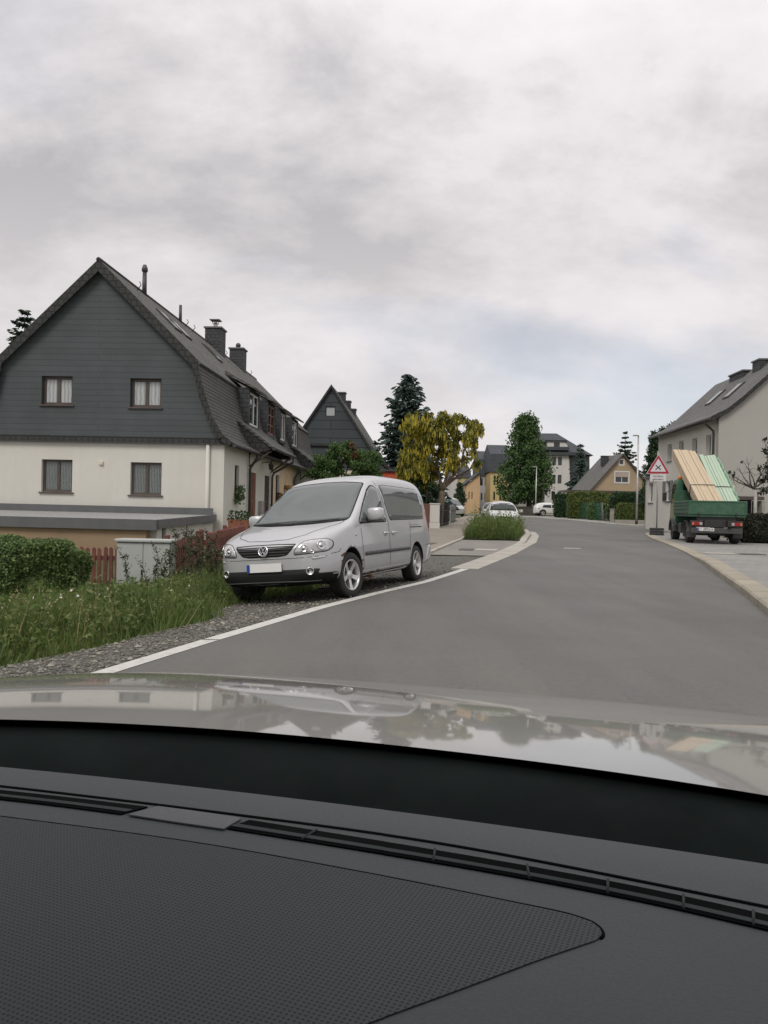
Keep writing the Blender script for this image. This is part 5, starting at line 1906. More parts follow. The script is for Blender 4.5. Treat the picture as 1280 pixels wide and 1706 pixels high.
M['leaf_dark'] = leafmat('leaf_dark_red', [(0.018, 0.02, 0.016), (0.03, 0.03, 0.022), (0.04, 0.05, 0.03)])


def broadleaf(name, label, cat, base, clumps, nleaf, ls, lm, trunk_r, trunk_top, seed, bark='bark', group=None, limbs=7, shell=.3, droop=.2, extra_trunk=None):
    """clumps: (x, y, z, r) in world space"""
    rg = rng_(seed)
    base = np.asarray(base, float)
    o = thing(name, label, cat, tuple(base), 0, group)
    cl = np.asarray(clumps, float)
    wgt = cl[:, 3] ** 2
    cnt = np.maximum(12, (nleaf * wgt / wgt.sum()).astype(int))
    Q = []
    for (x, y, z, r), k in zip(cl, cnt):
        P = blob(rg, (x, y, z), r, k, shell, .85) - base
        Q.append(leaves(P, ls, ls * .62, rg, droop))
    quads_mesh('crown', np.concatenate(Q), M[lm], o)
    mb = MB()
    if trunk_top is not None:
        top = np.asarray(trunk_top, float) - base
        P, Rr = limb((0, 0, -.3), top, trunk_r, trunk_r * .62, rg, .05, 7)
        mb.tube(P, Rr, 10)
        idx = rg.permutation(len(cl))[:limbs]
        for i in idx:
            st = np.asarray(P[int(len(P) * rg.uniform(.55, .99))])
            P2, R2 = limb(st, cl[i, :3] - base, trunk_r * .45, .03, rg, .16, 6)
            mb.tube(P2, R2, 6)
        for a, b, r0, r1 in (extra_trunk or []):
            P2, R2 = limb(np.asarray(a) - base, np.asarray(b) - base, r0, r1, rg, .10, 7)
            mb.tube(P2, R2, 8)
            for q in range(4):
                s_ = np.asarray(P2[rg.integers(3, len(P2))])
                P3_, R3_ = limb(s_, s_ + unit(rg, 1)[0] * .8 + np.array([0, 0, .5]), r1 * .8, .012, rg, .2, 4)
                mb.tube(P3_, R3_, 5)
        mb.build('trunk', M[bark], o)
    return o


def profile_clumps(seed, cx_, cy_, prof, n, r0, r1, depth=1.0):
    """scatter clumps inside a crown outline: prof = [(z, radius)]"""
    rg = rng_(seed)
    zs = [p[0] for p in prof]
    out_ = []
    for i in range(n):
        z = rg.uniform(zs[0], zs[-1])
        R_ = np.interp(z, zs, [p[1] for p in prof])
        a = rg.uniform(0, 2 * math.pi)
        q = R_ * math.sqrt(rg.uniform(.12, 1.0))
        r = rg.uniform(r0, r1)
        q = max(0, q - r * .55)
        out_.append((cx_ + q * math.cos(a), cy_ + q * math.sin(a) * depth, z, r))
    return out_


def conifer(name, label, base, H, W, seed, lm, spray=.42, gap=.42, group=None, ragged=.25, bare=.06, fill=1.0, power=.85):
    rg = rng_(seed)
    o = thing(name, label, 'tree', tuple(base), 0, group)
    Q = []
    z = H * bare
    br = MB()
    br.tube([(0, 0, -.3), (0, 0, H * .5), (0, 0, H * .98)], [W * .055 + .06, W * .03 + .03, .015], 8)
    while z < H * .985:
        t_ = 1 - z / H
        L = W * (t_ ** power) * (.85 + .15 * rg.random())
        nb = max(5, int((7 + 9 * t_) * fill))
        a0 = rg.uniform(0, 6.28)
        for k in range(nb):
            a = a0 + 6.283 * k / nb + rg.normal() * .12
            l_ = L * rg.uniform(1 - ragged, 1 + ragged * .6)
            if l_ < .08:
                l_ = .08
            droop = rg.uniform(.1, .45) * (0.35 + t_)
            m_ = max(2, int(l_ / (spray * .38)))
            s_ = (np.arange(m_) + rg.random(m_)) / m_
            rad = l_ * s_
            zz2 = z - droop * rad * s_ + .22 * rad * (s_ > .7)
            C = np.stack([np.cos(a) * rad, np.sin(a) * rad, zz2], 1)
            for side in (-1, 0, 1):
                d = np.stack([np.full(m_, math.cos(a + side * .8)), np.full(m_, math.sin(a + side * .8)), rg.normal(-.15, .25, m_)], 1)
                d /= np.linalg.norm(d, axis=1, keepdims=True)
                off = np.stack([-np.sin(a) * np.ones(m_), np.cos(a) * np.ones(m_), np.zeros(m_)], 1) * side * spray * .3
                Q.append(leaves(C + off + rg.normal(0, spray * .12, (m_, 3)), spray, spray * .42, rg, .08, d))
            if t_ > .2 and k % 2 == 0:
                br.tube([(0, 0, z), (math.cos(a) * l_ * .8, math.sin(a) * l_ * .8, z - droop * l_ * .5)], [.035, .01], 4, cap=False)
        z += gap * rg.uniform(.75, 1.2)
    quads_mesh('crown', np.concatenate(Q), M[lm], o)
    br.build('trunk', M['bark'], o)
    return o


def hedge(name, label, cat, c, size, rotz, seed, lm, ls=.09, dens=260, rnd=.25, group=None, z0=0.0, top_noise=.06):
    """clipped hedge: leafy skin over a solid core"""
    rg = rng_(seed)
    o = tag(None or thing(name, label, cat, c, rotz, group))
    sx, sy, sz = size
    area = 2 * (sx * sz + sy * sz) + sx * sy
    n = int(area * dens)
    # points on a superellipsoid-like box
    P = rg.uniform(-1, 1, (n * 2, 3))
    ax = rg.choice(3, n * 2, p=np.array([sy * sz, sx * sz, sx * sy]) / (sy * sz + sx * sz + sx * sy))
    sgn_ = np.where(rg.random(n * 2) < .5, -1, 1)
    sgn_[ax == 2] = 1
    P[np.arange(n * 2), ax] = sgn_
    k = 1.0 / np.maximum(1e-6, (np.abs(P) ** 6).sum(1) ** (1 / 6.0))
    P = P * k[:, None]
    lump = np.sin(P[:, 0] * sx * 2.1 + seed) * np.cos(P[:, 1] * sy * 2.3 + P[:, 2] * 3.1) * top_noise
    P = P * np.array([sx / 2, sy / 2, sz / 2]) * (1 + lump[:, None]) + rg.normal(0, ls * .4, (n * 2, 3))
    P[:, 2] += sz / 2 + z0
    Q = leaves(P, ls, ls * .6, rg, -.25)
    mb = MB().box((0, 0, sz * .47 + z0), (sx * .9, sy * .86, sz * .93), bev=min(sx, sy, sz) * .2)
    me = bpy.data.meshes.new('core')
    bmesh.ops.recalc_face_normals(mb.bm, faces=mb.bm.faces)
    V_ = [tuple(v.co) for v in mb.bm.verts]
    mb.bm.verts.index_update()
    F_ = [[v.index for v in f.verts] for f in mb.bm.faces]
    mb.bm.free()
    bpy.data.meshes.remove(me)
    quads_mesh('foliage', Q, M[lm], o, extra=(V_, F_, [0] * len(F_)))
    st = MB()
    for i in range(4):
        x_ = (i - 1.5) * sx * .22
        st.tube([(x_, 0, -.25), (x_, 0, sz * .4)], .03, 6)
    return o


def pxc(lst, D, dr, seed):
    """photo outline clumps (x, y, radius px) at depth D with some depth scatter"""
    rg = rng_(seed)
    out_ = []
    for x, y, r in lst:
        d = D + rg.uniform(-dr, dr)
        p = px(x, y, d)
        out_.append((p.x, p.y, p.z, r * d / F_PX))
    return out_


def fill_px(seed, ell, n, r0, r1, D, dr):
    """clumps scattered in photo-space ellipses (cx, cy, rx, ry)"""
    rg = rng_(seed)
    o = []
    ar = np.array([e[2] * e[3] for e in ell], float)
    for i in range(n):
        e = ell[rg.choice(len(ell), p=ar / ar.sum())]
        a, q = rg.uniform(0, 6.283), math.sqrt(rg.random())
        o.append((e[0] + e[2] * q * math.cos(a), e[1] + e[3] * q * math.sin(a), rg.uniform(r0, r1)))
    return pxc(o, D, dr, seed + 1)


# bush in front of the second house
bb = px(572, 850, 40)
cl = fill_px(11, [(572, 778, 46, 34), (540, 790, 26, 30), (610, 785, 22, 34), (568, 750, 26, 12)], 90, 8, 13, 40, 1.3)
bush = broadleaf('bush', 'large round green bush with a reddish patch in front of the slate gabled house', 'bush', (bb.x, 40, gz0(40)), cl, 21000, .12, 'leaf_bush', .09, (bb.x, 40, 2.2), 3, limbs=9)
rg = rng_(5)
redc = fill_px(13, [(583, 762, 12, 22)], 9, 5, 8, 39.2, .6)
Q = np.concatenate([leaves(blob(rg, c[:3], c[3], 45, .3) - np.array(bush.location), .12, .08, rg, .2) for c in redc])
quads_mesh('red_foliage', Q, M['leaf_red'], bush)
# the blue spruce
sp = px(676, 850, 60)
tp = px(679, 621, 60)
conifer('spruce', 'tall blue-green spruce standing behind the yellow-flowering tree', (sp.x, 60, gz0(60)), tp.z - gz0(60), 3.5, 21, 'leaf_spruce', .46, .30, ragged=.5, power=.60, fill=1.7)
# laburnum
lb0 = px(729, 850, 44)
ell = [(692, 765, 26, 50), (715, 745, 36, 50), (740, 735, 24, 40), (700, 700, 24, 16), (742, 700, 12, 22), (772, 722, 28, 32), (793, 712, 13, 24), (785, 738, 14, 18), (680, 785, 18, 12), (712, 800, 22, 10), (785, 765, 14, 16), (752, 768, 12, 16)]
cl = fill_px(31, ell, 190, 5.5, 10.5, 44, 1.7)
J = px(738, 818, 44)
ex = [((J.x, 44, J.z), tuple(px(776, 768, 43.6)), .12, .05), ((J.x, 44, J.z), tuple(px(792, 776, 44.4)), .10, .04), ((J.x, 44, J.z), tuple(px(722, 770, 44.4)), .12, .05), ((J.x, 44, J.z), tuple(px(752, 760, 43.8)), .10, .04),
      (tuple(px(770, 775, 43.7)), tuple(px(782, 722, 44)), .06, .025), (tuple(px(757, 793, 43.8)), tuple(px(768, 745, 44)), .06, .025)]
lab = broadleaf('laburnum_tree', 'laburnum tree hung with yellow blossom behind the pale gate post', 'tree', (lb0.x, 44, gz0(44)), cl, 18000, .14, 'leaf_lab', .30, (J.x, 44, J.z), 33, 'bark_pale', limbs=0, extra_trunk=ex)
rg = rng_(34)
Q = []
for c in cl + fill_px(36, [(668, 783, 14, 9), (690, 700, 22, 18), (700, 755, 24, 36)], 26, 6, 10, 43.2, .8):
    k = 8 + int(20 * rg.random())
    P = blob(rg, c[:3], c[3] * 1.05, k, .55) - np.array(lab.location)
    P[:, 2] -= .12
    d = rg.normal(0, .12, (k, 3)); d[:, 2] = -1
    Q.append(leaves(P, .34, .10, rg, 0.0, d))
quads_mesh('blossom', np.concatenate(Q), M['bloom_lab'], lab)
# dark shrubbery under it
ds = px(712, 850, 43)
cl = fill_px(41, [(705, 822, 22, 22), (722, 815, 12, 22), (690, 812, 12, 16)], 34, 6, 10, 43.5, .8)
broadleaf('dark_shrub', 'dense dark green shrub beneath the yellow laburnum, behind the brown fence panel', 'shrub', (ds.x, 43.4, gz0(43)), cl, 5200, .13, 'leaf_thuja', .06, (ds.x, 43.4, 1.4), 43, limbs=5, shell=.2)
# conical tree at the far bend
cb_ = px(766, 852, 98)
tp = px(765, 806, 98)
prof = [(gz0(98) + .1, .95), (gz0(98) + 1.2, 1.15), (gz0(98) + 2.4, .8), (tp.z, .12)]
broadleaf('conical_tree', 'dark egg-shaped clipped tree before the peach house at the far bend', 'tree', (cb_.x, 98, gz0(98)), profile_clumps(51, cb_.x, 98, prof, 80, .32, .5), 6500, .17, 'leaf_thuja', .1, (cb_.x, 98, gz0(98) + 2.0), 52, limbs=4, shell=.2)
# linden
DL = 110
lb1 = px(884, 850, DL)
tz = px(880, 690, DL).z
g_ = gz0(DL)
kk = DL / F_PX
prof = [(px(880, 836, DL).z, 40 * kk), (px(880, 815, DL).z, 51 * kk), (px(880, 790, DL).z, 51 * kk), (px(880, 760, DL).z, 42 * kk), (px(880, 735, DL).z, 33 * kk), (px(880, 712, DL).z, 24 * kk), (tz - .5, 9 * kk)]
cx_ = px(876, 770, DL).x
broadleaf('linden_tree', 'big dense linden tree in front of the tall white apartment house', 'tree', (lb1.x, DL, g_), profile_clumps(61, cx_, DL, prof, 190, .7, 1.55), 22000, .36, 'leaf_linden', .42, (lb1.x - .2, DL, px(882, 800, DL).z), 63, limbs=12, shell=.25)
cl = fill_px(65, [(908, 800, 14, 26), (915, 775, 6, 20)], 14, 4, 7, 106, 1)
lw = px(905, 850, 106)
broadleaf('young_tree', 'thin young tree between the linden and the white apartment house windows', 'tree', (lw.x, 106, gz0(106)), cl, 900, .28, 'leaf_bush', .1, (lw.x, 106, 6.0), 66, limbs=8, shell=.1)
bs_ = px(858, 842, 112)
broadleaf('bush', 'small dark bush left of the linden trunk, above the stone wall', 'bush', (bs_.x, 112, gz0(112)), fill_px(67, [(858, 833, 8, 7)], 12, 3, 5, 112, .5), 900, .3, 'leaf_thuja', .06, (bs_.x, 112, 2.2), 68, limbs=3)
# spruces
b_ = px(966, 850, 104); t_p = px(971, 737, 104)
conifer('spruce', 'grey-green spruce in front of the apartment house slate wing', (b_.x, 104, gz0(104)), t_p.z - gz0(104), 2.9, 71, 'leaf_spruce', .55, .5, ragged=.3, power=.95)
b_ = px(1040, 850, 116); t_p = px(1038, 719, 116)
conifer('spruce', 'dark open-branched spruce rising behind the ochre house gable', (b_.x, 116, gz0(116)), t_p.z - gz0(116), 4.6, 73, 'leaf_spruce_g', .6, .62, ragged=.35, power=.8, fill=.75)
# tall dark conifers beside the grey house
for i, (xb, yt, wv, D, lab_) in enumerate(((1089, 722, 1.25, 62, 'tall dark cypress behind the warning sign, left of the grey house'), (1105, 716, 1.25, 66, 'tall dark cypress half hidden by the grey house wall, right of another'), (1119, 707, 1.0, 70, 'conifer tip showing just above the grey house eaves corner'))):
    b_ = px(xb, 850, D); tz = px(xb, yt, D).z; g_ = gz0(D)
    prof = [(g_, wv * .9), (g_ + (tz - g_) * .3, wv), (g_ + (tz - g_) * .65, wv * .72), (g_ + (tz - g_) * .9, wv * .3), (tz, .06)]
    broadleaf('cypress', lab_, 'tree', (b_.x, D, g_), profile_clumps(81 + i, b_.x, D, prof, 150, .35, .55), 9500, .2, 'leaf_thuja', .12, (b_.x, D, g_ + (tz - g_) * .7), 84 + i, limbs=4, shell=.2, droop=-.4)
# trees behind the long house
b_ = px(34, 850, 58); t_p = px(38, 514, 58)
conifer('spruce', 'dark spruce tip showing over the left slope of the slate mansard roof', (b_.x, 58, 0), t_p.z, 4.2, 93, 'leaf_spruce_g', .5, .5, ragged=.45, power=.7, fill=1.1, bare=.45)

# hedges
c_ = px(70, 950, 12.0)
hedge('hedge', 'dark green overgrown hedge in front of the flat-roofed garage', 'hedge', (c_.x - 2.05, 12.6, gz(c_.x, 12.2) - .05), (4.5, 1.5, 1.28), R(14), 101, 'leaf_left', .055, 2300, top_noise=.13)
XF = 19.9
c_ = px(934, 845, 87)
hedge('hedge', 'dark green conifer hedge at the left end of the wire mesh fence', 'hedge', (c_.x + .5, 87.5, gz0(87)), (1.9, 1.6, px(934, 824, 87).z - gz0(87)), 0, 103, 'leaf_hedge_dark', .2, 60)
c_ = px(976, 845, 80)
hedge('hedge', 'tall yellow-green clipped hedge behind the wire mesh fence', 'hedge', (c_.x + .6, 81, gz0(80)), (4.0, 2.2, px(970, 821, 80).z - gz0(80)), R(-20), 105, 'leaf_hedge', .18, 70)
c_ = px(992, 850, 75)
hedge('shrub', 'loose green shrub spilling over the right end of the wire mesh fence', 'shrub', (c_.x + .3, 75.5, gz0(75)), (1.5, 1.3, px(992, 842, 75).z - gz0(75)), 0, 107, 'leaf_bush', .18, 70, top_noise=.18)
c_ = px(1046, 840, 67)
hedge('hedge', 'dark green clipped hedge block in front of the ochre house right corner', 'hedge', (c_.x + .2, 67.5, gz0(67)), (2.9, 1.5, px(1046, 822, 67).z - gz0(67)), 0, 109, 'leaf_hedge_dark', .15, 110)
c_ = px(1069, 857, 62)
hedge('hedge', 'low yellow-green clipped hedge on a kerb wall behind the tall lamp post', 'hedge', (c_.x + .15, 62.6, gz0(62)), (3.7, 1.2, px(1066, 840, 62).z - gz0(62)), R(-2), 111, 'leaf_hedge', .12, 170)
mb = MB().box((0, 0, .18), (5.4, .22, .36), bev=.02)
lowwall = mb.build('low_wall', M['concrete'])
c_ = px(1087, 870, 61)
lowwall.location = (c_.x, 61.4, gz0(61)); lowwall.rotation_euler = (0, 0, R(-2))
tag(lowwall, 'low concrete garden wall below the yellow-green hedge and shrubs across the junction', 'wall')
# shrubs in the garden of the grey house
c_ = px(1113, 835, 50)
hs = hedge('flowering_shrub', 'dark shrub with white flowers between the sign pole and the green truck', 'shrub', (c_.x, 50, gz0(50)), (1.3, 1.0, px(1113, 815, 50).z - gz0(50)), 0, 113, 'leaf_hedge_dark', .12, 110, top_noise=.2)
rg = rng_(115)
P = rg.uniform(-1, 1, (90, 3)) * np.array([.62, .1, .5]) + np.array([0, -.52, .9])
quads_mesh('blossom', leaves(P, .09, .08, rg), M['petal'], hs)
c_ = px(1112, 858, 48)
hedge('yellow_shrub', 'low golden yellow shrub left of the green truck cab', 'shrub', (c_.x, 48, gz0(48)), (1.0, .7, px(1112, 846, 48).z - gz0(48)), 0, 117, 'leaf_yellow', .1, 150)
# dark hedge at the right edge of the picture
c_ = px(1262, 880, 29.5)
hedge('hedge', 'dark almost black hedge on the pavement right of the green truck', 'hedge', (c_.x + 2.2, 30.2, gz0(30) + .05), (5.4, 1.2, px(1262, 859, 29.5).z - gz0(30) - .05), R(-6), 119, 'leaf_dark', .09, 330)
# small tree at the right edge
b_ = px(1259, 862, 31.5)
top = px(1259, 778, 31.5)
st = thing('street_tree', 'slim young tree with pale trunk and dark leaf tufts before the grey gable', 'tree', (b_.x, 31.5, gz0(31)))
mb = MB()
base_ = np.array(st.location)
mb.tube([(0, 0, -.1), (0.0, 0, top.z - base_[2] - .9)], [.075, .06], 10)
mb.build('trunk', mat('bark_birch', (0.40, 0.39, 0.36), 0.85, var=0.2, vs=5, stain=((0.15, 0.14, 0.13), .7, 6.0)), st)
rg = rng_(121)
br = MB()
J = np.array(px(1260, 805, 31.5)) - base_
br.tube([(0, 0, J[2] - .9), tuple(J)], [.058, .03], 8)
tips = []
for (x, y) in ((1206, 783), (1214, 792), (1222, 797), (1238, 766), (1232, 777), (1246, 764), (1290, 740), (1300, 770), (1296, 800), (1268, 772), (1285, 818), (1275, 730)):
    e = np.array(px(x, y, 31.5 + rg.uniform(-.5, .5))) - base_
    P, Rr = limb(J + rg.normal(0, .05, 3) - np.array([0, 0, rg.uniform(0, .25)]), e, .028, .005, rg, .16, 7)
    br.tube(P, Rr, 5)
    tips.append((P, x))
    for q in range(4):
        s_ = np.array(P[rg.integers(3, 7)])
        P4, R4 = limb(s_, s_ + unit(rg, 1)[0] * .35, .01, .003, rg, .2, 3)
        br.tube(P4, R4, 4)
br.build('limbs', M['bark'], st)
Q = []
for (x, y, r, k) in ((1285, 750, 14, 130), (1292, 730, 10, 80), (1276, 733, 6, 26), (1274, 752, 5, 22), (1278, 778, 9, 80), (1266, 780, 6, 45), (1270, 800, 6, 50), (1280, 795, 10, 90), (1288, 815, 12, 130), (1272, 818, 8, 80), (1264, 822, 5, 40), (1224, 791, 6, 20), (1216, 788, 5, 12), (1236, 770, 4, 8)):
    c = np.array(px(x, y, 31.4 + rg.uniform(-.3, .3))) - base_
    Q.append(leaves(blob(rg, c, r * 31.5 / F_PX, k, .1), .10, .065, rg))
quads_mesh('crown', np.concatenate(Q), M['leaf_dark'], st)
# ================================================================== street things
# grey utility cabinet
UC = px(240, 930, 13.6)
CBZ = gz(UC.x, 13.6)
cab_ = thing('utility_cabinet', 'pale grey two-door utility cabinet standing in weeds before the red fence', 'cabinet', (UC.x - .02, 13.6, CBZ), R(-2))
M['cabinet_grey'] = mat('cabinet_grey', (0.40, 0.415, 0.39), 0.55, var=0.05, vs=3, streak=((0.33, 0.335, 0.30), 0.3))
ch = px(240, 899, 13.6).z - CBZ
cw = .92
MB().box((0, .17, ch / 2 - .02), (cw, .34, ch - .06), bev=.012).build('body', M['cabinet_grey'], cab_)
MB().box((0, .16, ch - .02), (cw + .06, .42, .05), bev=.012).build('lid', M['cabinet_grey'], cab_)
for s_ in (-1, 1):
    d = MB().box((s_ * cw / 4, -.008, ch / 2), (cw / 2 - .012, .014, ch - .14), bev=.004).build('door', M['cabinet_grey'], cab_)
    if s_ < 0:
        MB().box((cw * -.02, -.022, ch * .55), (.02, .014, .10), bev=.004).build('handle', M['dark_metal'], d)
MB().box((0, .17, -.15), (cw + .04, .36, .38), bev=.01).build('plinth', M['concrete'], cab_)

# red-brown picket fences
M['fence_red'] = mat('fence_red', (0.15, 0.052, 0.038), 0.8, var=0.35, vs=3, streak=((0.09, 0.045, 0.038), 0.6))


def picket_fence(label, A, B, h, name='picket_fence', mname='fence_red', pw=.07, gap=.055, posts=2, clad=True, zb=0.08):
    A, B = Vector(A), Vector(B)
    o = thing(name, label, 'fence', tuple(A), math.atan2(B.y - A.y, B.x - A.x))
    L = math.hypot(B.x - A.x, B.y - A.y)
    sl = (B.z - A.z) / L
    mb = MB()
    rg = random.Random(int(L * 100))
    for zr_ in (.28, h - .22):
        mb.prism([(0, 0, zr_), (0, .04, zr_), (0, .04, zr_ + .09), (0, 0, zr_ + .09)], (L, 0, sl * L))
    x = 0.02
    while x + pw < L:
        hh = h + rg.uniform(-.02, .02)
        z0 = sl * x
        t_ = rg.uniform(-.008, .008)
        mb.prism([(x, -.022, z0 + zb), (x + pw, -.022, z0 + zb), (x + pw + t_, -.022, z0 + hh), (x + pw * .5 + t_, -.022, z0 + hh + .03), (x + t_, -.022, z0 + hh)], (0, .021, 0))
        x += pw + gap
    mb.build('slat_panel', M[mname], o)
    for i in range(posts):
        xp = L * i / max(1, posts - 1)
        MB().box((xp, .09, sl * xp + (h + .12) / 2 - .2), (.10, .09, h + .5), bev=.01).build('post', M[mname], o)
    return o


f0, f1 = px(135, 958, 15.4), px(199, 958, 15.2)
zt = px(170, 914, 15.3).z
gz_ = zt - .98
picket_fence('red picket fence between the dark hedge and the grey cabinet', (f0.x - 1.2, 15.5, gz_ + .0), (f1.x, 15.2, gz_), .98, gap=.05)
f0, f1 = px(282, 940, 15.4), px(332, 935, 17.2)
picket_fence('red picket fence right of the grey cabinet, running back behind tall weeds', (f0.x, 15.5, px(290, 901, 15.5).z - .98), (f1.x, 17.4, px(332, 893, 17.4).z - .98), .98, gap=.06)
f2 = px(402, 905, 23)
picket_fence('red picket fence section beneath the flower trough by the house corner', (f1.x + .05, 17.5, px(332, 890, 17.5).z - .98), (f2.x, 23.5, px(402, 876, 23.5).z - .98), .98, gap=.06, posts=3)
# flower trough at the corner, window box, hanging basket
def potted(name, label, loc, size, potm, lm, seed, n, r, flowers=0, trail=False):
    o = thing(name, label, 'planter', loc)
    sx, sy, sz = size
    mb = MB()
    mb.prism([(-sx * .45, -sy * .45, 0), (sx * .45, -sy * .45, 0), (sx / 2, -sy / 2, sz), (-sx / 2, -sy / 2, sz)], (0, sy * .92, 0))
    mb.build('pot', M[potm], o)
    rg = rng_(seed)
    P = rg.uniform(-1, 1, (n, 3)) * np.array([sx * .55, sy * .6, r]) + np.array([0, 0, sz + r * .6])
    if trail:
        P[: n // 3, 2] -= r
        P[: n // 3, 1] -= sy * .4
    quads_mesh('plant', leaves(P, .085, .065, rg), M[lm], o)
    if flowers:
        P = rg.uniform(-1, 1, (flowers, 3)) * np.array([sx * .5, sy * .6, r * .9]) + np.array([0, -sy * .15, sz + r * .7])
        quads_mesh('blossom', leaves(P, .05, .045, rg), M['petal'], o)
    return o


M['terracotta'] = mat('terracotta', (0.24, 0.095, 0.055), 0.85, var=0.15, vs=5)
tl = px(397, 882, 24.5)
potted('flower_trough', 'terracotta flower trough with green plants on the wall corner left of the silver van', (tl.x, 24.5, tl.z - .02), (.62, .35, .32), 'terracotta', 'leaf_hedge_dark', 201, 230, .17, 4)
RM = Matrix.Translation(row.location) @ Matrix.Rotation(H1_YAW, 4, 'Z')
w_ = RM @ Vector((HW + .12, 1.80, 1.46))
pb = potted('window_box', 'window box with trailing white-flowered plants on the first street window of the long house', tuple(w_), (.22, .62, .16), 'frame_dark', 'leaf_bush', 203, 260, .22, 26, True)
w_ = RM @ Vector((HW + .12, 9.2, 1.46))
potted('window_box', 'window box with red plants on the second street window behind the van roof', tuple(w_), (.22, .7, .16), 'terracotta', 'leaf_red', 205, 150, .16)
w_ = RM @ Vector((HW + .22, 10.9, 2.0))
hb = thing('wall_basket', 'straw-coloured half basket hanging on the cream wall under the porch', 'planter', tuple(w_))
M['wicker'] = mat('wicker', (0.36, 0.23, 0.10), 0.85, var=0.25, vs=20)
MB().lathe([(0, 0), (.12, .02), (.21, .14), (.24, .26), (.21, .26), (.12, .10), (0, .06)], Matrix.Identity(4), 18).build('basket', M['wicker'], hb)
MB().tube([(-.22, 0, .26), (0, 0, .95), (.22, 0, .26)], .008, 5).build('cord', M['wicker'], hb)
w_ = RM @ Vector((HW + .7, 4.9, .35))
potted('potted_shrub', 'leggy potted plant beside the red front door', tuple(w_), (.35, .35, .3), 'terracotta', 'leaf_bush', 207, 120, .42, 16)

# garden boundary along the left pavement
gp0 = px(724.5, 880, 40.5)
g_ = gz0(40.5)
post = thing('gate_post', 'pale square concrete gate post between brown panel and iron railing', 'post', (gp0.x, 40.5, g_), R(-6))
ph = px(724.5, 839, 40.5).z - g_
MB().box((0, .15, ph * .62), (.5, .42, ph * .72), bev=.015).build('shaft', M['plaster_apt'], post)
MB().box((0, .15, ph * .12), (.54, .46, ph * .26), bev=.015).build('base', M['plaster_apt'], post)
MB().box((0, .15, ph - .01), (.56, .48, .05), bev=.012).build('cap', M['plaster_apt'], post)
M['panel_brown'] = mat('panel_brown', (0.13, 0.058, 0.040), 0.75, var=0.12, vs=3)
pn = thing('board_fence', 'plain red-brown fence panel left of the pale gate post', 'fence', (gp0.x - .28, 40.4, g_), R(180 - 12))
MB().box((.75, 0, ph * .5), (1.5, .05, ph * .98), bev=.006).build('panel', M['panel_brown'], pn)
MB().box((1.52, 0, ph * .5), (.08, .08, ph)).build('post', M['panel_brown'], pn)


def railing(label, A, B, h, name='railing', n=16, mname='dark_metal'):
    A, B = Vector(A), Vector(B)
    o = thing(name, label, 'fence', tuple(A), math.atan2(B.y - A.y, B.x - A.x))
    L = math.hypot(B.x - A.x, B.y - A.y)
    mb = MB()
    rg = random.Random(3)
    for z in (.2, h - .22):
        mb.box((L / 2, 0, z), (L, .035, .035))
    for i in range(n):
        x = L * (i + .5) / n
        hh = h + rg.uniform(-.1, .08)
        mb.box((x, -.0, .08 + hh / 2), (.05, .02, hh))
    mb.build('bars', M[mname], o)
    for x in (0, L):
        MB().box((x, .03, h / 2), (.07, .07, h + .08), bev=.008).build('post', M['grey_metal'], o)
    return o


r0, r1 = px(733, 872, 42), px(749, 868, 49)
railing('dark iron railing with uneven pales right of the pale gate post', (r0.x, 42, gz0(42)), (r1.x, 49, gz0(49)), 1.15, n=24)
r2, r3 = px(752, 866, 50), px(760, 864, 57)
railing('grey metal railing farther along the left pavement', (r2.x, 50, gz0(50)), (r3.x, 57, gz0(57)), 1.15, n=18, mname='zinc')

# street lamps
def lamp(label, D, xb, xt, yt, arm, gp=None):
    b = px(xb, 870, D)
    z0 = gz0(D) + .06
    H = px(xt, yt, D).z - z0
    o = thing('street_lamp', label, 'street lamp', (b.x, D, z0), 0, 'slim grey street lamps')
    MB().tube([(0, 0, 0), (0, 0, H * .3), (0, 0, H)], [.085, .075, .055], 12).build('pole', M['grey_metal'], o)
    MB().tube([(0, 0, -.05), (0, 0, .42)], [.1, .1], 12).build('base', M['dark_metal'], o)
    MB().box((-arm * .48, 0, H + .02), (arm, .2, .09), bev=.03).build('lamp_head', M['grey_metal'], o)
    MB().box((-arm * .6, 0, H - .028), (arm * .5, .14, .012)).build('diffuser', M['frame_white'], o)
    return o


lamp('tall grey street lamp beside the yellow-green hedge at the junction', 60, 1061.5, 1064.5, 726, .42)
lamp('shorter grey street lamp in front of the linden tree', 100, 893.0, 894, 778, .42)

# warning sign on its temporary foot
DS = 37.0
sb = px(1095, 892, DS)
zs = gz0(DS) + kh(DS) - .004
sg = thing('warning_sign', 'red-edged triangular crossroads warning sign with text plate on temporary pole', 'sign', (sb.x, DS, zs), R(-14))
M['sign_red'] = mat('sign_red', (0.36, 0.022, 0.045), 0.4, var=0.06)
M['sign_white'] = mat('sign_white', (0.62, 0.60, 0.60), 0.4, var=0.04)
M['sign_back'] = mat('sign_back', (0.3, 0.3, 0.3), 0.5, metal=0.5)


def sz(y):
    return px(1093, y, DS).z - zs


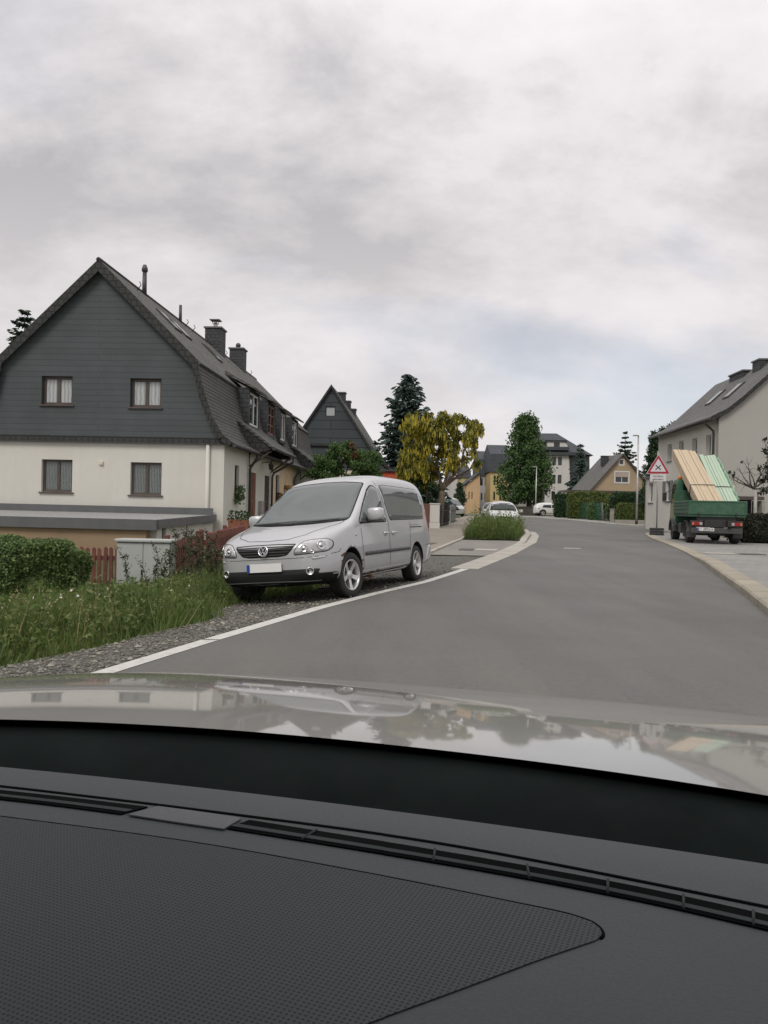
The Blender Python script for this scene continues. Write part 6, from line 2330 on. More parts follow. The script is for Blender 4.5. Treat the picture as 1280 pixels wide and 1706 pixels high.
MB().tube([(0, 0, .1), (-.02, 0, sz(752))], .03, 10).build('pole', M['grey_metal'], sg)
zt_, zb_ = sz(756.5), sz(789.5)
sd_ = (zt_ - zb_) / .866
tri = lambda s, off: rounded([(-sd_ / 2 * s, 0), (sd_ / 2 * s, 0), (0, sd_ * .866 * s)], .05 * s, 4)
def plate(pts, y0, y1, zc, m, nm, par):
    return MB().prism([(x, y0, z + zc) for x, z in pts], (0, y1 - y0, 0)).build(nm, M[m], par)
cz_ = zb_ + sd_ * .2887
def tri_s(s):
    return [(x, z - sd_ * .2887 * s) for x, z in tri(s, 0)]
pt_ = plate(tri_s(1.0), -.05, -.035, cz_, 'sign_white', 'sign_panel', sg)
plate(tri_s(.95), -.054, -.0505, cz_, 'sign_red', 'red_border', pt_)
plate(tri_s(.66), -.058, -.0545, cz_, 'sign_white', 'white_field', pt_)
mb = MB()
Tx = TX((0, -.059, cz_ - .01), (1, 0, 0))
for a in (42, -42):
    v = Vector((math.cos(R(a)), math.sin(R(a))))
    stroke(mb, Tx, tuple(-v * .155), tuple(v * .155), .042, 0 if a > 0 else .0012, .003 if a > 0 else .0042)
mb.build('cross_symbol', M['letters_black'], pt_)
pw0, pz0, pz1 = .70, sz(802), sz(789.8)
pp = MB().box((-.0, -.043, (pz0 + pz1) / 2), (pw0, .014, pz1 - pz0 - .01), bev=.003).build('text_panel', M['sign_white'], sg)


def text(body, size, T, m, parent, name='lettering', ext=.002, align='CENTER'):
    cu = bpy.data.curves.new(name, 'FONT')
    cu.body = body
    cu.size = size
    cu.extrude = ext
    cu.align_x = align
    cu.align_y = 'CENTER'
    o = bpy.data.objects.new(name, cu)
    COL.objects.link(o)
    dg = bpy.context.evaluated_depsgraph_get()
    dg.update()
    me = bpy.data.meshes.new_from_object(o.evaluated_get(dg))
    bpy.data.objects.remove(o, do_unlink=True)
    bpy.data.curves.remove(cu)
    me.transform(T)
    me.materials.clear()
    return link(name, me, M[m], parent)


ph_ = pz1 - pz0
text('Vorfahrt', ph_ * .40, TX((0, -.053, pz0 + ph_ * .70), (1, 0, 0)), 'letters_black', pp)
text('geändert', ph_ * .40, TX((0, -.053, pz0 + ph_ * .29), (1, 0, 0)), 'letters_black', pp)
ft = sg
for k in range(3):
    MB().box((0, 0, .055 + .115 * k), (.62 - .02 * (k % 2), .42, .105), bev=.02).build('foot_block', M['black_plastic'], sg)

# ------------------------------------------------------------------ the green tipper truck
TY = R(-11.5)
tr_c = px(1187, 900, 29.0)
TZ = gz0(29.5) + kh(29.5)
trk = thing('tipper_truck', 'small dark green flatbed truck loaded with boards, parked half on the pavement', 'truck', (tr_c.x, 29.0, TZ), TY)
M['truck_green'] = paint('truck_green', (0.02, 0.10, 0.052), 0.0, 0.35, 0.5)
M['truck_bed'] = mat('truck_bed_green', (0.03, 0.095, 0.052), 0.6, var=0.15, vs=3, stain=((0.12, 0.13, 0.10), 0.5, 6.0))
HWB = .97
BZ0, BZ1 = 1.03, 1.52
bed = MB().box((0, .75, BZ0 - .04), (HWB * 2 - .03, 3.2, .08)).build('bed_floor', M['truck_bed'], trk)


def board(c, s, par, ribs=None, nm='side_board'):
    o = MB().box(c, s, bev=.01).build(nm, M['truck_bed'], par)
    return o


tg = board((0, -.86, (BZ0 + BZ1) / 2), (HWB * 2, .035, BZ1 - BZ0), trk, nm='tailgate')
rb = MB()
for z in (BZ0 + .03, BZ1 - .03):
    rb.box((0, -.885, z), (HWB * 2 - .04, .022, .05), bev=.006)
for x in (-.93, .0, .93):
    rb.box((x, -.884, (BZ0 + BZ1) / 2), (.05, .02, BZ1 - BZ0 - .12), bev=.005)
rb.build('rib', M['truck_bed'], tg)
for x in (-.62, .62):
    MB().box((x, -.905, BZ0 + .0), (.05, .05, .14), bev=.008).build('hinge', M['dark_metal'], tg)
for s_ in (-1, 1):
    sb_ = board((s_ * HWB, .75, (BZ0 + BZ1) / 2), (.035, 3.2, BZ1 - BZ0), trk)
    rb = MB()
    for z in (BZ0 + .06, BZ0 + .2, BZ0 + .34, BZ1 - .05):
        rb.box((s_ * (HWB + .025), .75, z), (.02, 3.15, .05), bev=.006)
    rb.build('rib', M['truck_bed'], sb_)
board((0, 2.37, 1.5), (HWB * 2, .05, .95), trk, nm='headboard')
# chassis, bumper bar, mudguards, lamps, plate
MB().box((-.38, 1.3, .72), (.12, 4.6, .2)).box((.38, 1.3, .72), (.12, 4.6, .2)).box((0, .2, .72), (.7, .12, .16)).box((0, 3.3, .72), (.7, .12, .16)).build('chassis', M['black_plastic'], trk)
MB().box((0, -.66, .98), (1.5, .3, .06)).box((0, -.7, .84), (1.3, .12, .26)).build('crossmember', M['black_plastic'], trk)
MB().box((0, .0, .34), (1.4, .14, .14), bev=.03).box((0, 0, .33), (.3, .32, .3), bev=.1).build('axle', M['black_plastic'], trk)
bump = MB().box((0, -.78, .46), (1.72, .08, .19), bev=.015).build('rear_bumper', M['trim_grey'], trk)
MB().box((0, -.74, .70), (1.76, .07, .24), bev=.01).build('lamp_bar', M['black_plastic'], trk)
for s_ in (-1, 1):
    tl_ = MB().box((s_ * .66, -.80, .70), (.36, .06, .13), bev=.012).build('tail_light', M['lens_red'], trk)
    MB().box((s_ * .53, -.836, .70), (.10, .012, .10), bev=.004).build('reverse_lens', M['reflector'], tl_)
    MB().box((s_ * .80, -.836, .70), (.06, .012, .10), bev=.004).build('indicator_lens', mat('lens_amber_%d' % (s_ + 1), (.45, .16, .06), .2), tl_)
    mg = MB()
    P, r_ = [], .46
    for i in range(9):
        a = R(200 - 220 * i / 8)
        P.append((math.cos(a) * r_, .36 + math.sin(a) * r_))
    Q_ = [(y * .94, .36 + (z - .36) * .94) for y, z in P]
    mg.prism([(s_ * .62, y, z) for y, z in P + Q_[::-1]], (s_ * .32, 0, 0))
    mg.build('mudguard', M['trim_grey'], trk)
plt_ = MB().box((-.36, -.835, .50), (.54, .02, .115), bev=.004).build('number_plate', M['plate_white'], trk)
text('C JG 2268', .105, TX((-.34, -.847, .497), (1, 0, 0)), 'letters_black', plt_, ext=.001)
MB().box((-.605, -.8475, .50), (.035, .004, .105)).build('country_strip', M['plate_blue'], plt_)
for x, y in ((-.76, 0.0), (.76, 0.0), (-.76, 3.35), (.76, 3.35)):
    s_ = 1 if x > 0 else -1
    hub = MB().lathe([(0, -.1), (.2, -.1), (.2, .08), (.12, .12), (0, .12)], Matrix.Translation((x, y, .36)) @ Matrix.Rotation(s_ * math.pi / 2, 4, 'Y'), 20).build('wheel', M['brake_dark'], trk)
    MB().lathe([(.2, -.13), (.33, -.14), (.36, -.10), (.36, .10), (.33, .14), (.2, .13)], Matrix.Translation((x, y, .36)) @ Matrix.Rotation(s_ * math.pi / 2, 4, 'Y'), 32, closed=True).build('tyre', M['rubber'], hub)
# cab
CW = .86
cabm = MB()
prof = [(2.50, .55), (2.50, 2.34), (2.62, 2.42), (3.35, 2.42), (3.62, 2.30), (4.08, 1.45), (4.22, 1.2), (4.26, .55)]
cabm.prism([(-CW, y, z) for y, z in prof], (CW * 2, 0, 0))
bmesh.ops.bevel(cabm.bm, geom=[e for e in cabm.bm.edges], offset=.05, segments=2, affect='EDGES')
cabo = cabm.build('cab', M['truck_green'], trk, smooth=False)
MB().box((0, 2.485, 1.98), (1.3, .03, .5), bev=.01).build('rear_window', M['glass'], trk)
MB().prism([(-CW + .1, 3.69, 2.17), (CW - .1, 3.69, 2.17), (CW - .1, 4.06, 1.52), (-CW + .1, 4.06, 1.52)], (0, .03, .016)).build('windscreen', M['glass'], trk)
for s_ in (-1, 1):
    MB().prism([(s_ * (CW + .004), 2.72, 1.55), (s_ * (CW + .004), 3.85, 1.50), (s_ * (CW + .004), 3.52, 2.2), (s_ * (CW + .004), 2.72, 2.25)], (s_ * .012, 0, 0)).build('side_window', M['glass'], trk)
    dr = MB().prism([(s_ * (CW + .002), 2.66, .72), (s_ * (CW + .002), 3.95, .72), (s_ * (CW + .002), 3.95, 1.44), (s_ * (CW + .002), 2.66, 1.46)], (s_ * .018, 0, 0)).build('door', M['truck_green'], trk)
    MB().box((s_ * (CW + .03), 2.82, 1.32), (.02, .14, .035), bev=.006).build('handle', M['black_plastic'], dr)
    MB().prism([(s_ * .70, 2.95 + .5 * math.cos(R(a)) + .4, .36 + .5 * math.sin(R(a))) for a in range(0, 181, 20)] + [(s_ * .70, 2.95 + .44 * math.cos(R(a)) + .4, .36 + .44 * math.sin(R(a))) for a in range(180, -1, -20)], (s_ * .26, 0, 0)).build('mudguard', M['trim_grey'], trk)
    mm = MB().box((s_ * 1.12, 3.95, 1.75), (.16, .08, .34), bev=.025).build('door_mirror', M['black_plastic'], trk)
    MB().tube([(s_ * (CW - .02), 3.9, 1.5), (s_ * 1.1, 3.95, 1.55), (s_ * 1.12, 3.95, 1.9), (s_ * (CW - .06), 3.72, 2.05)], .014, 6).build('mirror_arm', M['black_plastic'], mm)
    MB().box((s_ * .62, 2.2, .50), (.34, .7, .4), bev=.04).build('tool_box', M['trim_grey'], trk)
MB().lathe([(0, 0), (.08, 0), (.075, .10), (.04, .15), (0, .155)], Matrix.Translation((-.72, 2.72, 2.41)), 14).build('beacon', mat('beacon_amber', (.55, .17, .02), .25), trk)

# ------------------------------------------------------------------ boards on the truck
M['timber'] = None
def wood_mat(name, c0, c1):
    m, t, b = new_mat(name)
    co = obj_co(t, (9.0, .35, 9.0))
    g = t.nodes.new('ShaderNodeNewGeometry')
    isl = ramp(t, g.outputs['Random Per Island'], [(0, mul(c0, .8)), (.5, c0), (1, mul(c1, 1.12))])
    c = mixc(t, ramp(t, noise(t, co, 5, 6, .6, .5), [(.35, 0.0), (.7, .5)]), isl, mul(c0, .72))
    sock(t, b.inputs['Base Color'], c)
    b.inputs['Roughness'].default_value = .7
    return m
M['timber'] = wood_mat('timber', (.47, .375, .25), (.58, .475, .335))
M['green_board'] = wood_mat('green_board', (.36, .46, .34), (.47, .56, .44))
p0 = px(1189, 845, 27.9)
p1 = px(1140, 749.5, 33.2)


def bundle(name, label, cat, A, B, widths, th, mname, seed, lay=1):
    A, B = Vector(A), Vector(B)
    d = (B - A)
    L = d.length
    yv = d.normalized()
    xv = yv.cross(Vector((0, 0, 1))).normalized()
    zv = xv.cross(yv)
    T = Matrix(((xv.x, yv.x, zv.x, A.x), (xv.y, yv.y, zv.y, A.y), (xv.z, yv.z, zv.z, A.z), (0, 0, 0, 1)))
    o = thing(name, label, cat, tuple(A))
    o.matrix_world = T
    rg = random.Random(seed)
    tot = sum(widths)
    for l_ in range(lay):
        x = -tot / 2
        for w in widths:
            e0, e1 = rg.uniform(-.06, .06), rg.uniform(-.10, .04)
            dz = rg.uniform(-.008, .02)
            MB().box((x + w / 2, L / 2 + (e0 + e1) / 2, -l_ * th / lay - th / lay / 2 + dz), (w - .012, L + e1 - e0, th / lay - .006), bev=.004).build('board', M[mname], o)
            x += w
    return o, T, L


yaw_v = Vector((math.sin(-TY), math.cos(-TY), 0))
tb, Tt, TL = bundle('timber_stack', 'stack of pale tan timber boards sloping up over the truck cab', 'timber', px(1187, 838, 28.75), px(1140, 749.5, 33.2), (.19, .11, .16, .14, .15, .12), .36, 'timber', 5, 3)
gbn, Tg, GL = bundle('green_boards', 'stack of pale green boards lying beside the tan timber on the truck', 'timber', px(1217, 838, 28.8), px(1179, 757.5, 32.6), (.17, .09, .13, .12, .11), .28, 'green_board', 8, 2)
# loose netting that hangs over their right side
nb = []
rg = rng_(9)
nn = 26
mb = MB()
M['netting'] = mat('netting', (.30, .52, .36), .8, var=.2, vs=10)
for k in range(46):
    y0 = rg.uniform(.3, GL - .3)
    pts = []
    x, y, z = .31, y0, .02
    for i in range(6):
        pts.append((x, y, z))
        x += rg.uniform(.0, .06); y += rg.normal() * .16; z -= rg.uniform(.02, .11)
    mb.tube(pts, .011, 4, cap=False)
for k in range(8):
    pts = [(.33 + .05 * rg.random() + .02 * (k % 4), GL * i / 14 + .1, -.06 * (k % 5) + rg.normal() * .03) for i in range(1, 14)]
    mb.tube(pts, .009, 4, cap=False)
net = mb.build('netting', M['netting'], gbn)
# lashing strap over both stacks
def sp(T, x, y, z):
    return T @ Vector((x, y, z))
f_ = .30
strap = MB()
hw_t, hw_g = .435, .31
path = [sp(Tt, -hw_t - .012, TL * f_ * .92, -.34), sp(Tt, -hw_t - .012, TL * f_, .022), sp(Tt, 0, TL * f_, .030), sp(Tt, hw_t, TL * f_, .028), sp(Tg, -hw_g + .06, GL * f_, .026), sp(Tg, 0, GL * f_, .03), sp(Tg, hw_g + .012, GL * f_, .02), sp(Tg, hw_g + .02, GL * f_ * .95, -.25)]
strap.tube(path, .016, 6)
tag(strap.build('lashing_strap', M['frame_dark']), 'dark lashing strap tied across the tan and green boards on the truck', 'strap')

# ------------------------------------------------------------------ other vehicles
def scale_secs(base, sx, sy, szs):
    return [(x * sx, [(y * sy, z * szs) for y, z in half]) for x, half in base]


HATCH = [
    sec(2.05, .50, .26, .52, .49, .60, .45, .66, .69), sec(1.95, .70, .24, .54, .69, .63, .62, .74, .77), sec(1.72, .80, .22, .58, .79, .70, .68, .82, .85),
    sec(1.35, .84, .22, .64, .82, .80, .70, .90, .93), sec(1.05, .845, .22, .68, .825, .86, .72, .96, .99), sec(.78, .845, .22, .70, .825, .89, .69, 1.12, 1.16),
    sec(.50, .845, .22, .72, .825, .90, .65, 1.28, 1.33), sec(.22, .845, .22, .72, .825, .91, .62, 1.39, 1.45), sec(-.3, .845, .22, .72, .825, .92, .60, 1.44, 1.51),
    sec(-1.0, .845, .22, .73, .825, .93, .595, 1.43, 1.50), sec(-1.55, .84, .23, .74, .82, .94, .58, 1.38, 1.44), sec(-1.85, .82, .25, .74, .80, .92, .60, 1.18, 1.24),
    sec(-1.98, .78, .28, .70, .76, .82, .62, .92, .97)]


def small_car(name, label, cat, loc, rotz, pm, secs, fa, ra, wr, front=True, rear=False, track=.73, roofline=1.51, k=1.0, side=True, wz=(1.02, 1.42)):
    o = thing(name, label, cat, loc, rotz)
    bd, bv = loft_body('body', secs, [pm, M['gap'], M['black_plastic']], o, [(fa, wr * 1.2, wr * 1.02), (ra, wr * 1.2, wr * 1.02)], level=2)
    for x in (fa, ra):
        for s_ in (1, -1):
            wheel(o, x, s_ * track * k, wr, .19, s_, wr * .65, 5)
    if front:
        w = decal('windscreen', M['dark_car_glass'], o, bv, rounded([(-.68 * k, 1.0), (.68 * k, 1.0), (.56 * k, 1.38), (-.56 * k, 1.38)], .06), 'F', .004, .08)
        decal('seal', M['gap'], w, bv, rounded([(-.70 * k, .985), (.70 * k, .985), (.575 * k, 1.395), (-.575 * k, 1.395)], .06), 'F', .002, .08)
        for s_ in (1, -1):
            decal('headlight', M['lens_clear'], o, bv, rounded([(s_ * .42, .62), (s_ * .72, .64), (s_ * .74, .74), (s_ * .48, .70)][::s_], .03), 'F', .005, .05)
            mirror_shape(o, 'door_mirror', (.62, s_ * .95 * k, .98), (.07, .11, .075), pm)
        decal('grille', M['gap'], o, bv, rounded([(-.36, .60), (.36, .60), (.33, .68), (-.33, .68)], .02), 'F', .004, .05)
        decal('bumper', M['black_plastic'], o, bv, rounded([(-.6, .27), (.6, .27), (.62, .40), (-.62, .40)], .03), 'F', .004, .06)
        MB().box((max(s[0] for s in secs) + .012, 0, .47), (.02, .5, .11)).build('number_plate', M['plate_white'], o)
    if side:
        for vw in 'LR':
            decal('side_window', M['dark_car_glass'], o, bv, rounded([(.75, .97), (-.25, .99), (-.27, 1.37), (.10, 1.36)], .05), vw, .004, .08)
            decal('side_window', M['dark_car_glass'], o, bv, rounded([(-.33, .99), (-1.45, 1.03), (-1.25, 1.34), (-.35, 1.37)], .05), vw, .004, .08)
    if rear:
        for vw in 'LR':
            decal('tail_light', M['lens_red'], o, bv, rounded([(-1.78, .86), (-1.93, .84), (-1.9, .93), (-1.75, .95)], .02), vw, .005, .05)
    return o


wc = px(834, 884, 42.5)
small_car('parked_car', 'white hatchback facing us, parked behind the weedy planting bed', 'car', (wc.x + .15, 43.0, gz0(43)), R(-90 - 4), M['white_paint'], HATCH, 1.28, -1.22, .30)
dc = px(806, 860, 56)
small_car('parked_car', 'dark car parked behind the white hatchback, only its side showing', 'car', (dc.x + .9, 57.5, gz0(57)), R(-90 - 6), M['dark_paint'], HATCH, 1.28, -1.22, .30)
SUV = [(x * 1.12, [(y * 1.06, z * 1.08 + .04) for y, z in half]) for x, half in HATCH]
sv = px(912, 858, 97)
small_car('parked_suv', 'white sport utility car parked beside the conifer hedge across the road', 'car', (sv.x + .62, 97.0, gz0(97) + .07), R(4), M['white_paint'], SUV, 1.42, -1.36, .36, front=True, rear=True, track=.77, k=1.05)
VAN2 = scale_secs(CAD_SECS, 1.0, 1.0, 1.05)
gv = px(760, 856, 64)
o = thing('parked_van', 'grey van parked nose-out beyond the railings on the left pavement', 'van', (px(759, 856, 82).x - .3, 84.0, gz0(84)), R(-90 + 14))
bd, bv = loft_body('body', VAN2, [M['grey_paint'], M['gap'], M['black_plastic']], o, [(FAX, .385, .325), (RAX, .385, .325)], level=2)
for x in (FAX, RAX):
    for s_ in (1, -1):
        wheel(o, x, s_ * .775, .32, .2, s_, .2, 5)
decal('windscreen', M['car_glass'], o, bv, [(p[0], p[1] * 1.05) for p in ws], 'F', .005, .1)
for vw in 'LR':
    decal('side_window', M['car_glass'], o, bv, [(p[0], p[1] * 1.05) for p in fw_L], vw, .005, .1)
    decal('side_window', M['car_glass'], o, bv, [(p[0], p[1] * 1.05) for p in bw_L], vw, .005, .1)
for s_ in (1, -1):
    decal('headlight', M['lens_clear'], o, bv, [(s_ * y, z * 1.05) for y, z in (HLP if s_ > 0 else HLP[::-1])], 'F', .006, .06)

# wire mesh fence and its posts along the far pavement
M['mesh_green'] = mat('mesh_green', (.02, .10, .06), .5, var=.1)
f0 = Vector((19.75, 88.0, gz0(88) + .05)); f1 = Vector((19.75, 72.5, gz0(72.5) + .05))
mf = thing('mesh_fence', 'dark green welded wire mesh fence along the far pavement before the hedges', 'fence', tuple(f0), math.atan2(f1.y - f0.y, f1.x - f0.x))
LF = (f1 - f0).length
slf = (f1.z - f0.z) / LF
mb = MB()
for i in range(8):
    z = .1 + 1.5 * i / 7
    mb.tube([(0, 0, z), (LF, 0, z + slf * LF)], .016, 5, cap=False)
for i in range(60):
    x = LF * i / 59
    mb.tube([(x, 0, .08 + slf * x), (x, 0, 1.62 + slf * x)], .010, 4, cap=False)
mb.build('wire_panel', M['mesh_green'], mf)
for i in range(7):
    x = LF * i / 6
    MB().box((x, .03, .85 + slf * x), (.07, .06, 1.75)).build('post', M['mesh_green'], mf)
MB().box((.5, -.04, 1.2), (.05, .04, .5)).build('gate_latch', M['grey_metal'], mf)
for (xx, yy, lab_) in ((1020.5, 66.5, 'squat concrete fence post between the mesh fence and the low hedge'),):
    p = px(xx, 868, yy)
    q = thing('fence_post', lab_, 'post', (p.x, yy, gz0(yy)))
    h_ = px(xx, 849, yy).z - gz0(yy)
    MB().box((0, 0, h_ / 2), (.3, .28, h_), bev=.02).build('shaft', M['concrete'], q)
    MB().box((0, 0, h_ + .03), (.38, .36, .08), bev=.02).build('cap', M['concrete'], q)
p = px(983, 868, 71.5)
q = thing('fence_post', 'thin bare grey fence post at the right end of the wire mesh', 'post', (19.75, 72.2, gz0(72)))
MB().tube([(0, 0, 0), (0, 0, 1.7)], .05, 8).build('shaft', M['zinc'], q)
MB().lathe([(0, 1.7), (.065, 1.7), (.065, 1.74), (0, 1.76)], Matrix.Identity(4), 8).build('cap', M['zinc'], q)
ra, rb_ = Vector((19.7, 71.8, gz0(72))), Vector((19.4, 66.8, gz0(67)))
railing('low dark slatted garden gate between the thin post and the concrete post', tuple(ra), tuple(rb_), .95, n=18)
# ================================================================== the car we look out of
YAW = -15.0
own = thing('car', 'silver-beige car we look out of, its bonnet and dark dashboard along the bottom', 'car', (0, 0, 0), R(YAW))


def cz(x, y, z):
    """photo point on the horizontal plane z, in the car's own frame (x right, y forward)"""
    u, v = x - 640, y - 853
    c, s = math.cos(ROLL), math.sin(ROLL)
    u, v = u * c + v * s, -u * s + v * c + 3
    d = (EYE - z) * F_PX / v
    X = u * d / F_PX
    a = R(-YAW)
    return Vector((X * math.cos(a) - d * math.sin(a), X * math.sin(a) + d * math.cos(a), z))


def own_paint():
    m, t, b = new_mat('own_paint')
    co = obj_co(t)
    n1 = noise(t, co, 700, 2)
    c = mixc(t, ramp(t, n1, [(.3, 0.0), (.7, 1.0)]), (.205, .20, .18), (.235, .23, .208))
    dust = noise(t, co, 6, 6, .65)
    c = mixc(t, ramp(t, dust, [(.4, 0.0), (.75, .25)]), c, (.30, .285, .25))
    sock(t, b.inputs['Base Color'], c)
    b.inputs['Metallic'].default_value = .15
    b.inputs['Roughness'].default_value = .5
    b.inputs['Coat Weight'].default_value = 1.0
    sock(t, b.inputs['Coat Roughness'], ramp(t, dust, [(.3, .03), (.8, .065)]))
    b.inputs['Coat IOR'].default_value = 1.45
    return m


M['own_paint'] = own_paint()
XC, HWID = -.36, 1.0
S0, KC, YT = .076, .165, 2.30


def hood_z(x, y):
    q = (x - XC) / HWID
    e = y - 1.0
    z = .931 - S0 * e - KC / 2 * e * e
    if y > YT:
        z -= .35 * (y - YT) ** 2 + 2.2 * max(0, y - YT - .2) ** 2
    return z - (.03 if q < 0 else .006) * q * q - .03 * abs(q) ** 5 - .02 * max(0, abs(q) - .8)


V, Fc = [], []
NX, NY = 72, 90
for j in range(NY + 1):
    for i in range(NX + 1):
        q = -1 + 2 * i / NX
        x = XC + HWID * q
        y0 = .942 - .23 * (q - .1) ** 2
        y1 = 2.78 - .16 * q * q
        y = y0 + (y1 - y0) * j / NY
        V.append((x, y, hood_z(x, y)))
for j in range(NY):
    for i in range(NX):
        k = j * (NX + 1) + i
        Fc.append((k, k + 1, k + NX + 2, k + NX + 1))
# sides and nose turned down
def skirt(idx, drop, out_):
    base = len(V)
    for k in idx:
        x, y, z = V[k]
        V.append((x + out_[0], y + out_[1], z - drop))
    for a in range(len(idx) - 1):
        Fc.append((idx[a], idx[a + 1], base + a + 1, base + a))
skirt([j * (NX + 1) for j in range(NY + 1)], .35, (-.08, 0))
skirt([j * (NX + 1) + NX for j in range(NY + 1)][::-1], .35, (.08, 0))
skirt([NY * (NX + 1) + i for i in range(NX + 1)][::-1], .3, (0, .05))
bon = mesh_from('bonnet', V, Fc, M['own_paint'], own, smooth=True)
bm = bmesh.new(); bm.from_mesh(bon.data); bmesh.ops.recalc_face_normals(bm, faces=bm.faces); bm.to_mesh(bon.data); bm.free()
# scuttle: black panel between bonnet and dashboard
M['cowl'] = mat('cowl', (.0075, .0105, .010), .8, var=.25, vs=6, spec=.06)
V, Fc = [], []
prof = [(.16, -.034), (.05, -.020), (.01, -.012), (-.015, -.016), (-.045, -.026), (-.085, -.052), (-.12, -.09), (-.16, -.17), (-.22, -.24)]
for i in range(61):
    q = -1.05 + 2.1 * i / 60
    x = XC + HWID * q
    y0 = .942 - .23 * (q - .1) ** 2
    zb = hood_z(x, y0)
    for dy, dz in prof:
        V.append((x, y0 + dy + .002, zb + dz))
n_ = len(prof)
for i in range(60):
    for k in range(n_ - 1):
        a = i * n_ + k
        Fc.append((a, a + 1, a + n_ + 1, a + n_))
mesh_from('cowl', V, Fc, M['cowl'], own, smooth=True)
# dashboard
ZD = .94


def dash_mat(name, c0, hole=None):
    m, t, b = new_mat(name)
    co = obj_co(t)
    n1 = noise(t, co, 420, 3, .6)
    n2 = noise(t, co, 3.0, 4)
    c = mixc(t, ramp(t, n2, [(.3, 0.0), (.7, 1.0)]), mul(c0, .93), mul(c0, 1.07))
    c = mixc(t, ramp(t, n1, [(.35, .22), (.6, 0.0)]), c, mul(c0, .5))
    h = n1
    if hole:
        sc = nd(t, 'ShaderNodeMapping', inp={'Scale': (1 / hole, 1 / hole, 0.0), 'Rotation': (0, 0, R(8))})
        t.links.new(co, sc.inputs[0])
        fr = nd(t, 'ShaderNodeVectorMath', operation='FRACTION')
        t.links.new(sc.outputs[0], fr.inputs[0])
        sb = nd(t, 'ShaderNodeVectorMath', operation='SUBTRACT')
        sb.inputs[1].default_value = (.5, .5, 0)
        t.links.new(fr.outputs[0], sb.inputs[0])
        ln = nd(t, 'ShaderNodeVectorMath', operation='LENGTH')
        t.links.new(sb.outputs[0], ln.inputs[0])
        hm = ramp(t, ln.outputs['Value'], [(.24, 0.0), (.34, 1.0)])
        c = mixc(t, hm, mul(c0, .42), c)
        h = hm
    sock(t, b.inputs['Base Color'], c)
    b.inputs['Roughness'].default_value = .62
    b.inputs['Specular IOR Level'].default_value = .15
    add_bump(t, b, h, .35, .0012)
    return m


M['dash'] = dash_mat('dash', (.074, .081, .081))
M['dash_light'] = dash_mat('dash_light', (.12, .125, .128))
M['dash_grille'] = dash_mat('dash_grille', (.058, .065, .065), .0034)
M['slot_black'] = mat('slot_black', (.003, .0035, .0035), .8, spec=.03)
M['slat_dark'] = mat('slat_dark', (.022, .028, .028), .6, spec=.15)
V, Fc = [], []


def edge_y(x):
    return .735 - .10 * (x + .26) ** 2


ND = 70
rows = [(0.0, -.16), (.004, -.02), (-.002, -.006), (-.012, 0.0), (-.06, 0.0), (-.12, 0.0), (-.2, .0), (-.3, .0), (-.45, 0.0), (-.62, -.005), (-.66, -.03), (-.68, -.2)]
for i in range(ND + 1):
    x = -1.35 + 2.25 * i / ND
    for dy, dz in rows:
        V.append((x, edge_y(x) + dy, ZD + dz))
n_ = len(rows)
for i in range(ND):
    for k in range(n_ - 1):
        a = i * n_ + k
        Fc.append((a, a + n_, a + n_ + 1, a + 1))
dash = mesh_from('dashboard', V, Fc, M['dash'], own, smooth=True)


def path_px(pts, z=ZD, n=10):
    """smooth path through photo points laid on the dashboard top"""
    P = [cz(x, y, z) for x, y in pts]
    o = []
    for i in range(len(P) - 1):
        a, b = P[max(i - 1, 0)], P[min(i + 2, len(P) - 1)]
        for k in range(n):
            t_ = k / n
            p, q = P[i], P[i + 1]
            m0, m1 = (q - a) * .5, (b - p) * .5
            o.append(p * (2 * t_ ** 3 - 3 * t_ ** 2 + 1) + m0 * (t_ ** 3 - 2 * t_ ** 2 + t_) + q * (-2 * t_ ** 3 + 3 * t_ ** 2) + m1 * (t_ ** 3 - t_ ** 2))
    return o + [P[-1]]


def ribbon(name, A, B, z, mats, parent, th=.0012):
    mb = MB()
    n_ = min(len(A), len(B))
    up = Vector((0, 0, z))
    a = [mb.bm.verts.new(p + up) for p in A[:n_]]
    b = [mb.bm.verts.new(p + up) for p in B[:n_]]
    for i in range(n_ - 1):
        mb.bm.faces.new((a[i], a[i + 1], b[i + 1], b[i]))
    r = bmesh.ops.extrude_face_region(mb.bm, geom=mb.bm.faces[:])
    for v in [g for g in r['geom'] if isinstance(g, bmesh.types.BMVert)]:
        v.co.z -= th
    return mb.build(name, mats, parent)


XL = -260
MB().tube([p + Vector((0, 0, -.0006)) for p in path_px([(XL, 1285), (0, 1311), (380, 1357), (760, 1411), (1280, 1513), (1500, 1562)])], .0022, 6).build('seam', M['slot_black'], dash)
# right defroster slot, its guide vane and cross bars
vt = path_px([(415, 1369), (760, 1425), (1040, 1476), (1280, 1528), (1500, 1580)])
vb = path_px([(377, 1383), (760, 1446), (1040, 1499), (1280, 1553), (1500, 1606)])
v1 = ribbon('defroster_vent', vt, vb, .0016, M['slot_black'], dash)
m0 = [a * .42 + b * .58 for a, b in zip(vt, vb)]
m1 = [a * .16 + b * .84 for a, b in zip(vt, vb)]
ribbon('vent_vane', m0, m1, .0026, M['slat_dark'], v1)
br = MB()
for i in range(4, len(vt) - 1, 5):
    br.tube([vt[i] + Vector((0, 0, .0022)), vb[i] + Vector((0, 0, .0022))], .0012, 5)
br.build('vent_bars', M['slat_dark'], v1)
vt = path_px([(XL, 1292), (0, 1319), (120, 1332), (245, 1347)])
vb = path_px([(XL, 1306), (0, 1334), (110, 1347), (200, 1359)])
v2 = ribbon('defroster_vent', vt, vb, .0016, M['slot_black'], dash)
m0 = [a * .45 + b * .55 for a, b in zip(vt, vb)]
m1 = [a * .18 + b * .82 for a, b in zip(vt, vb)]
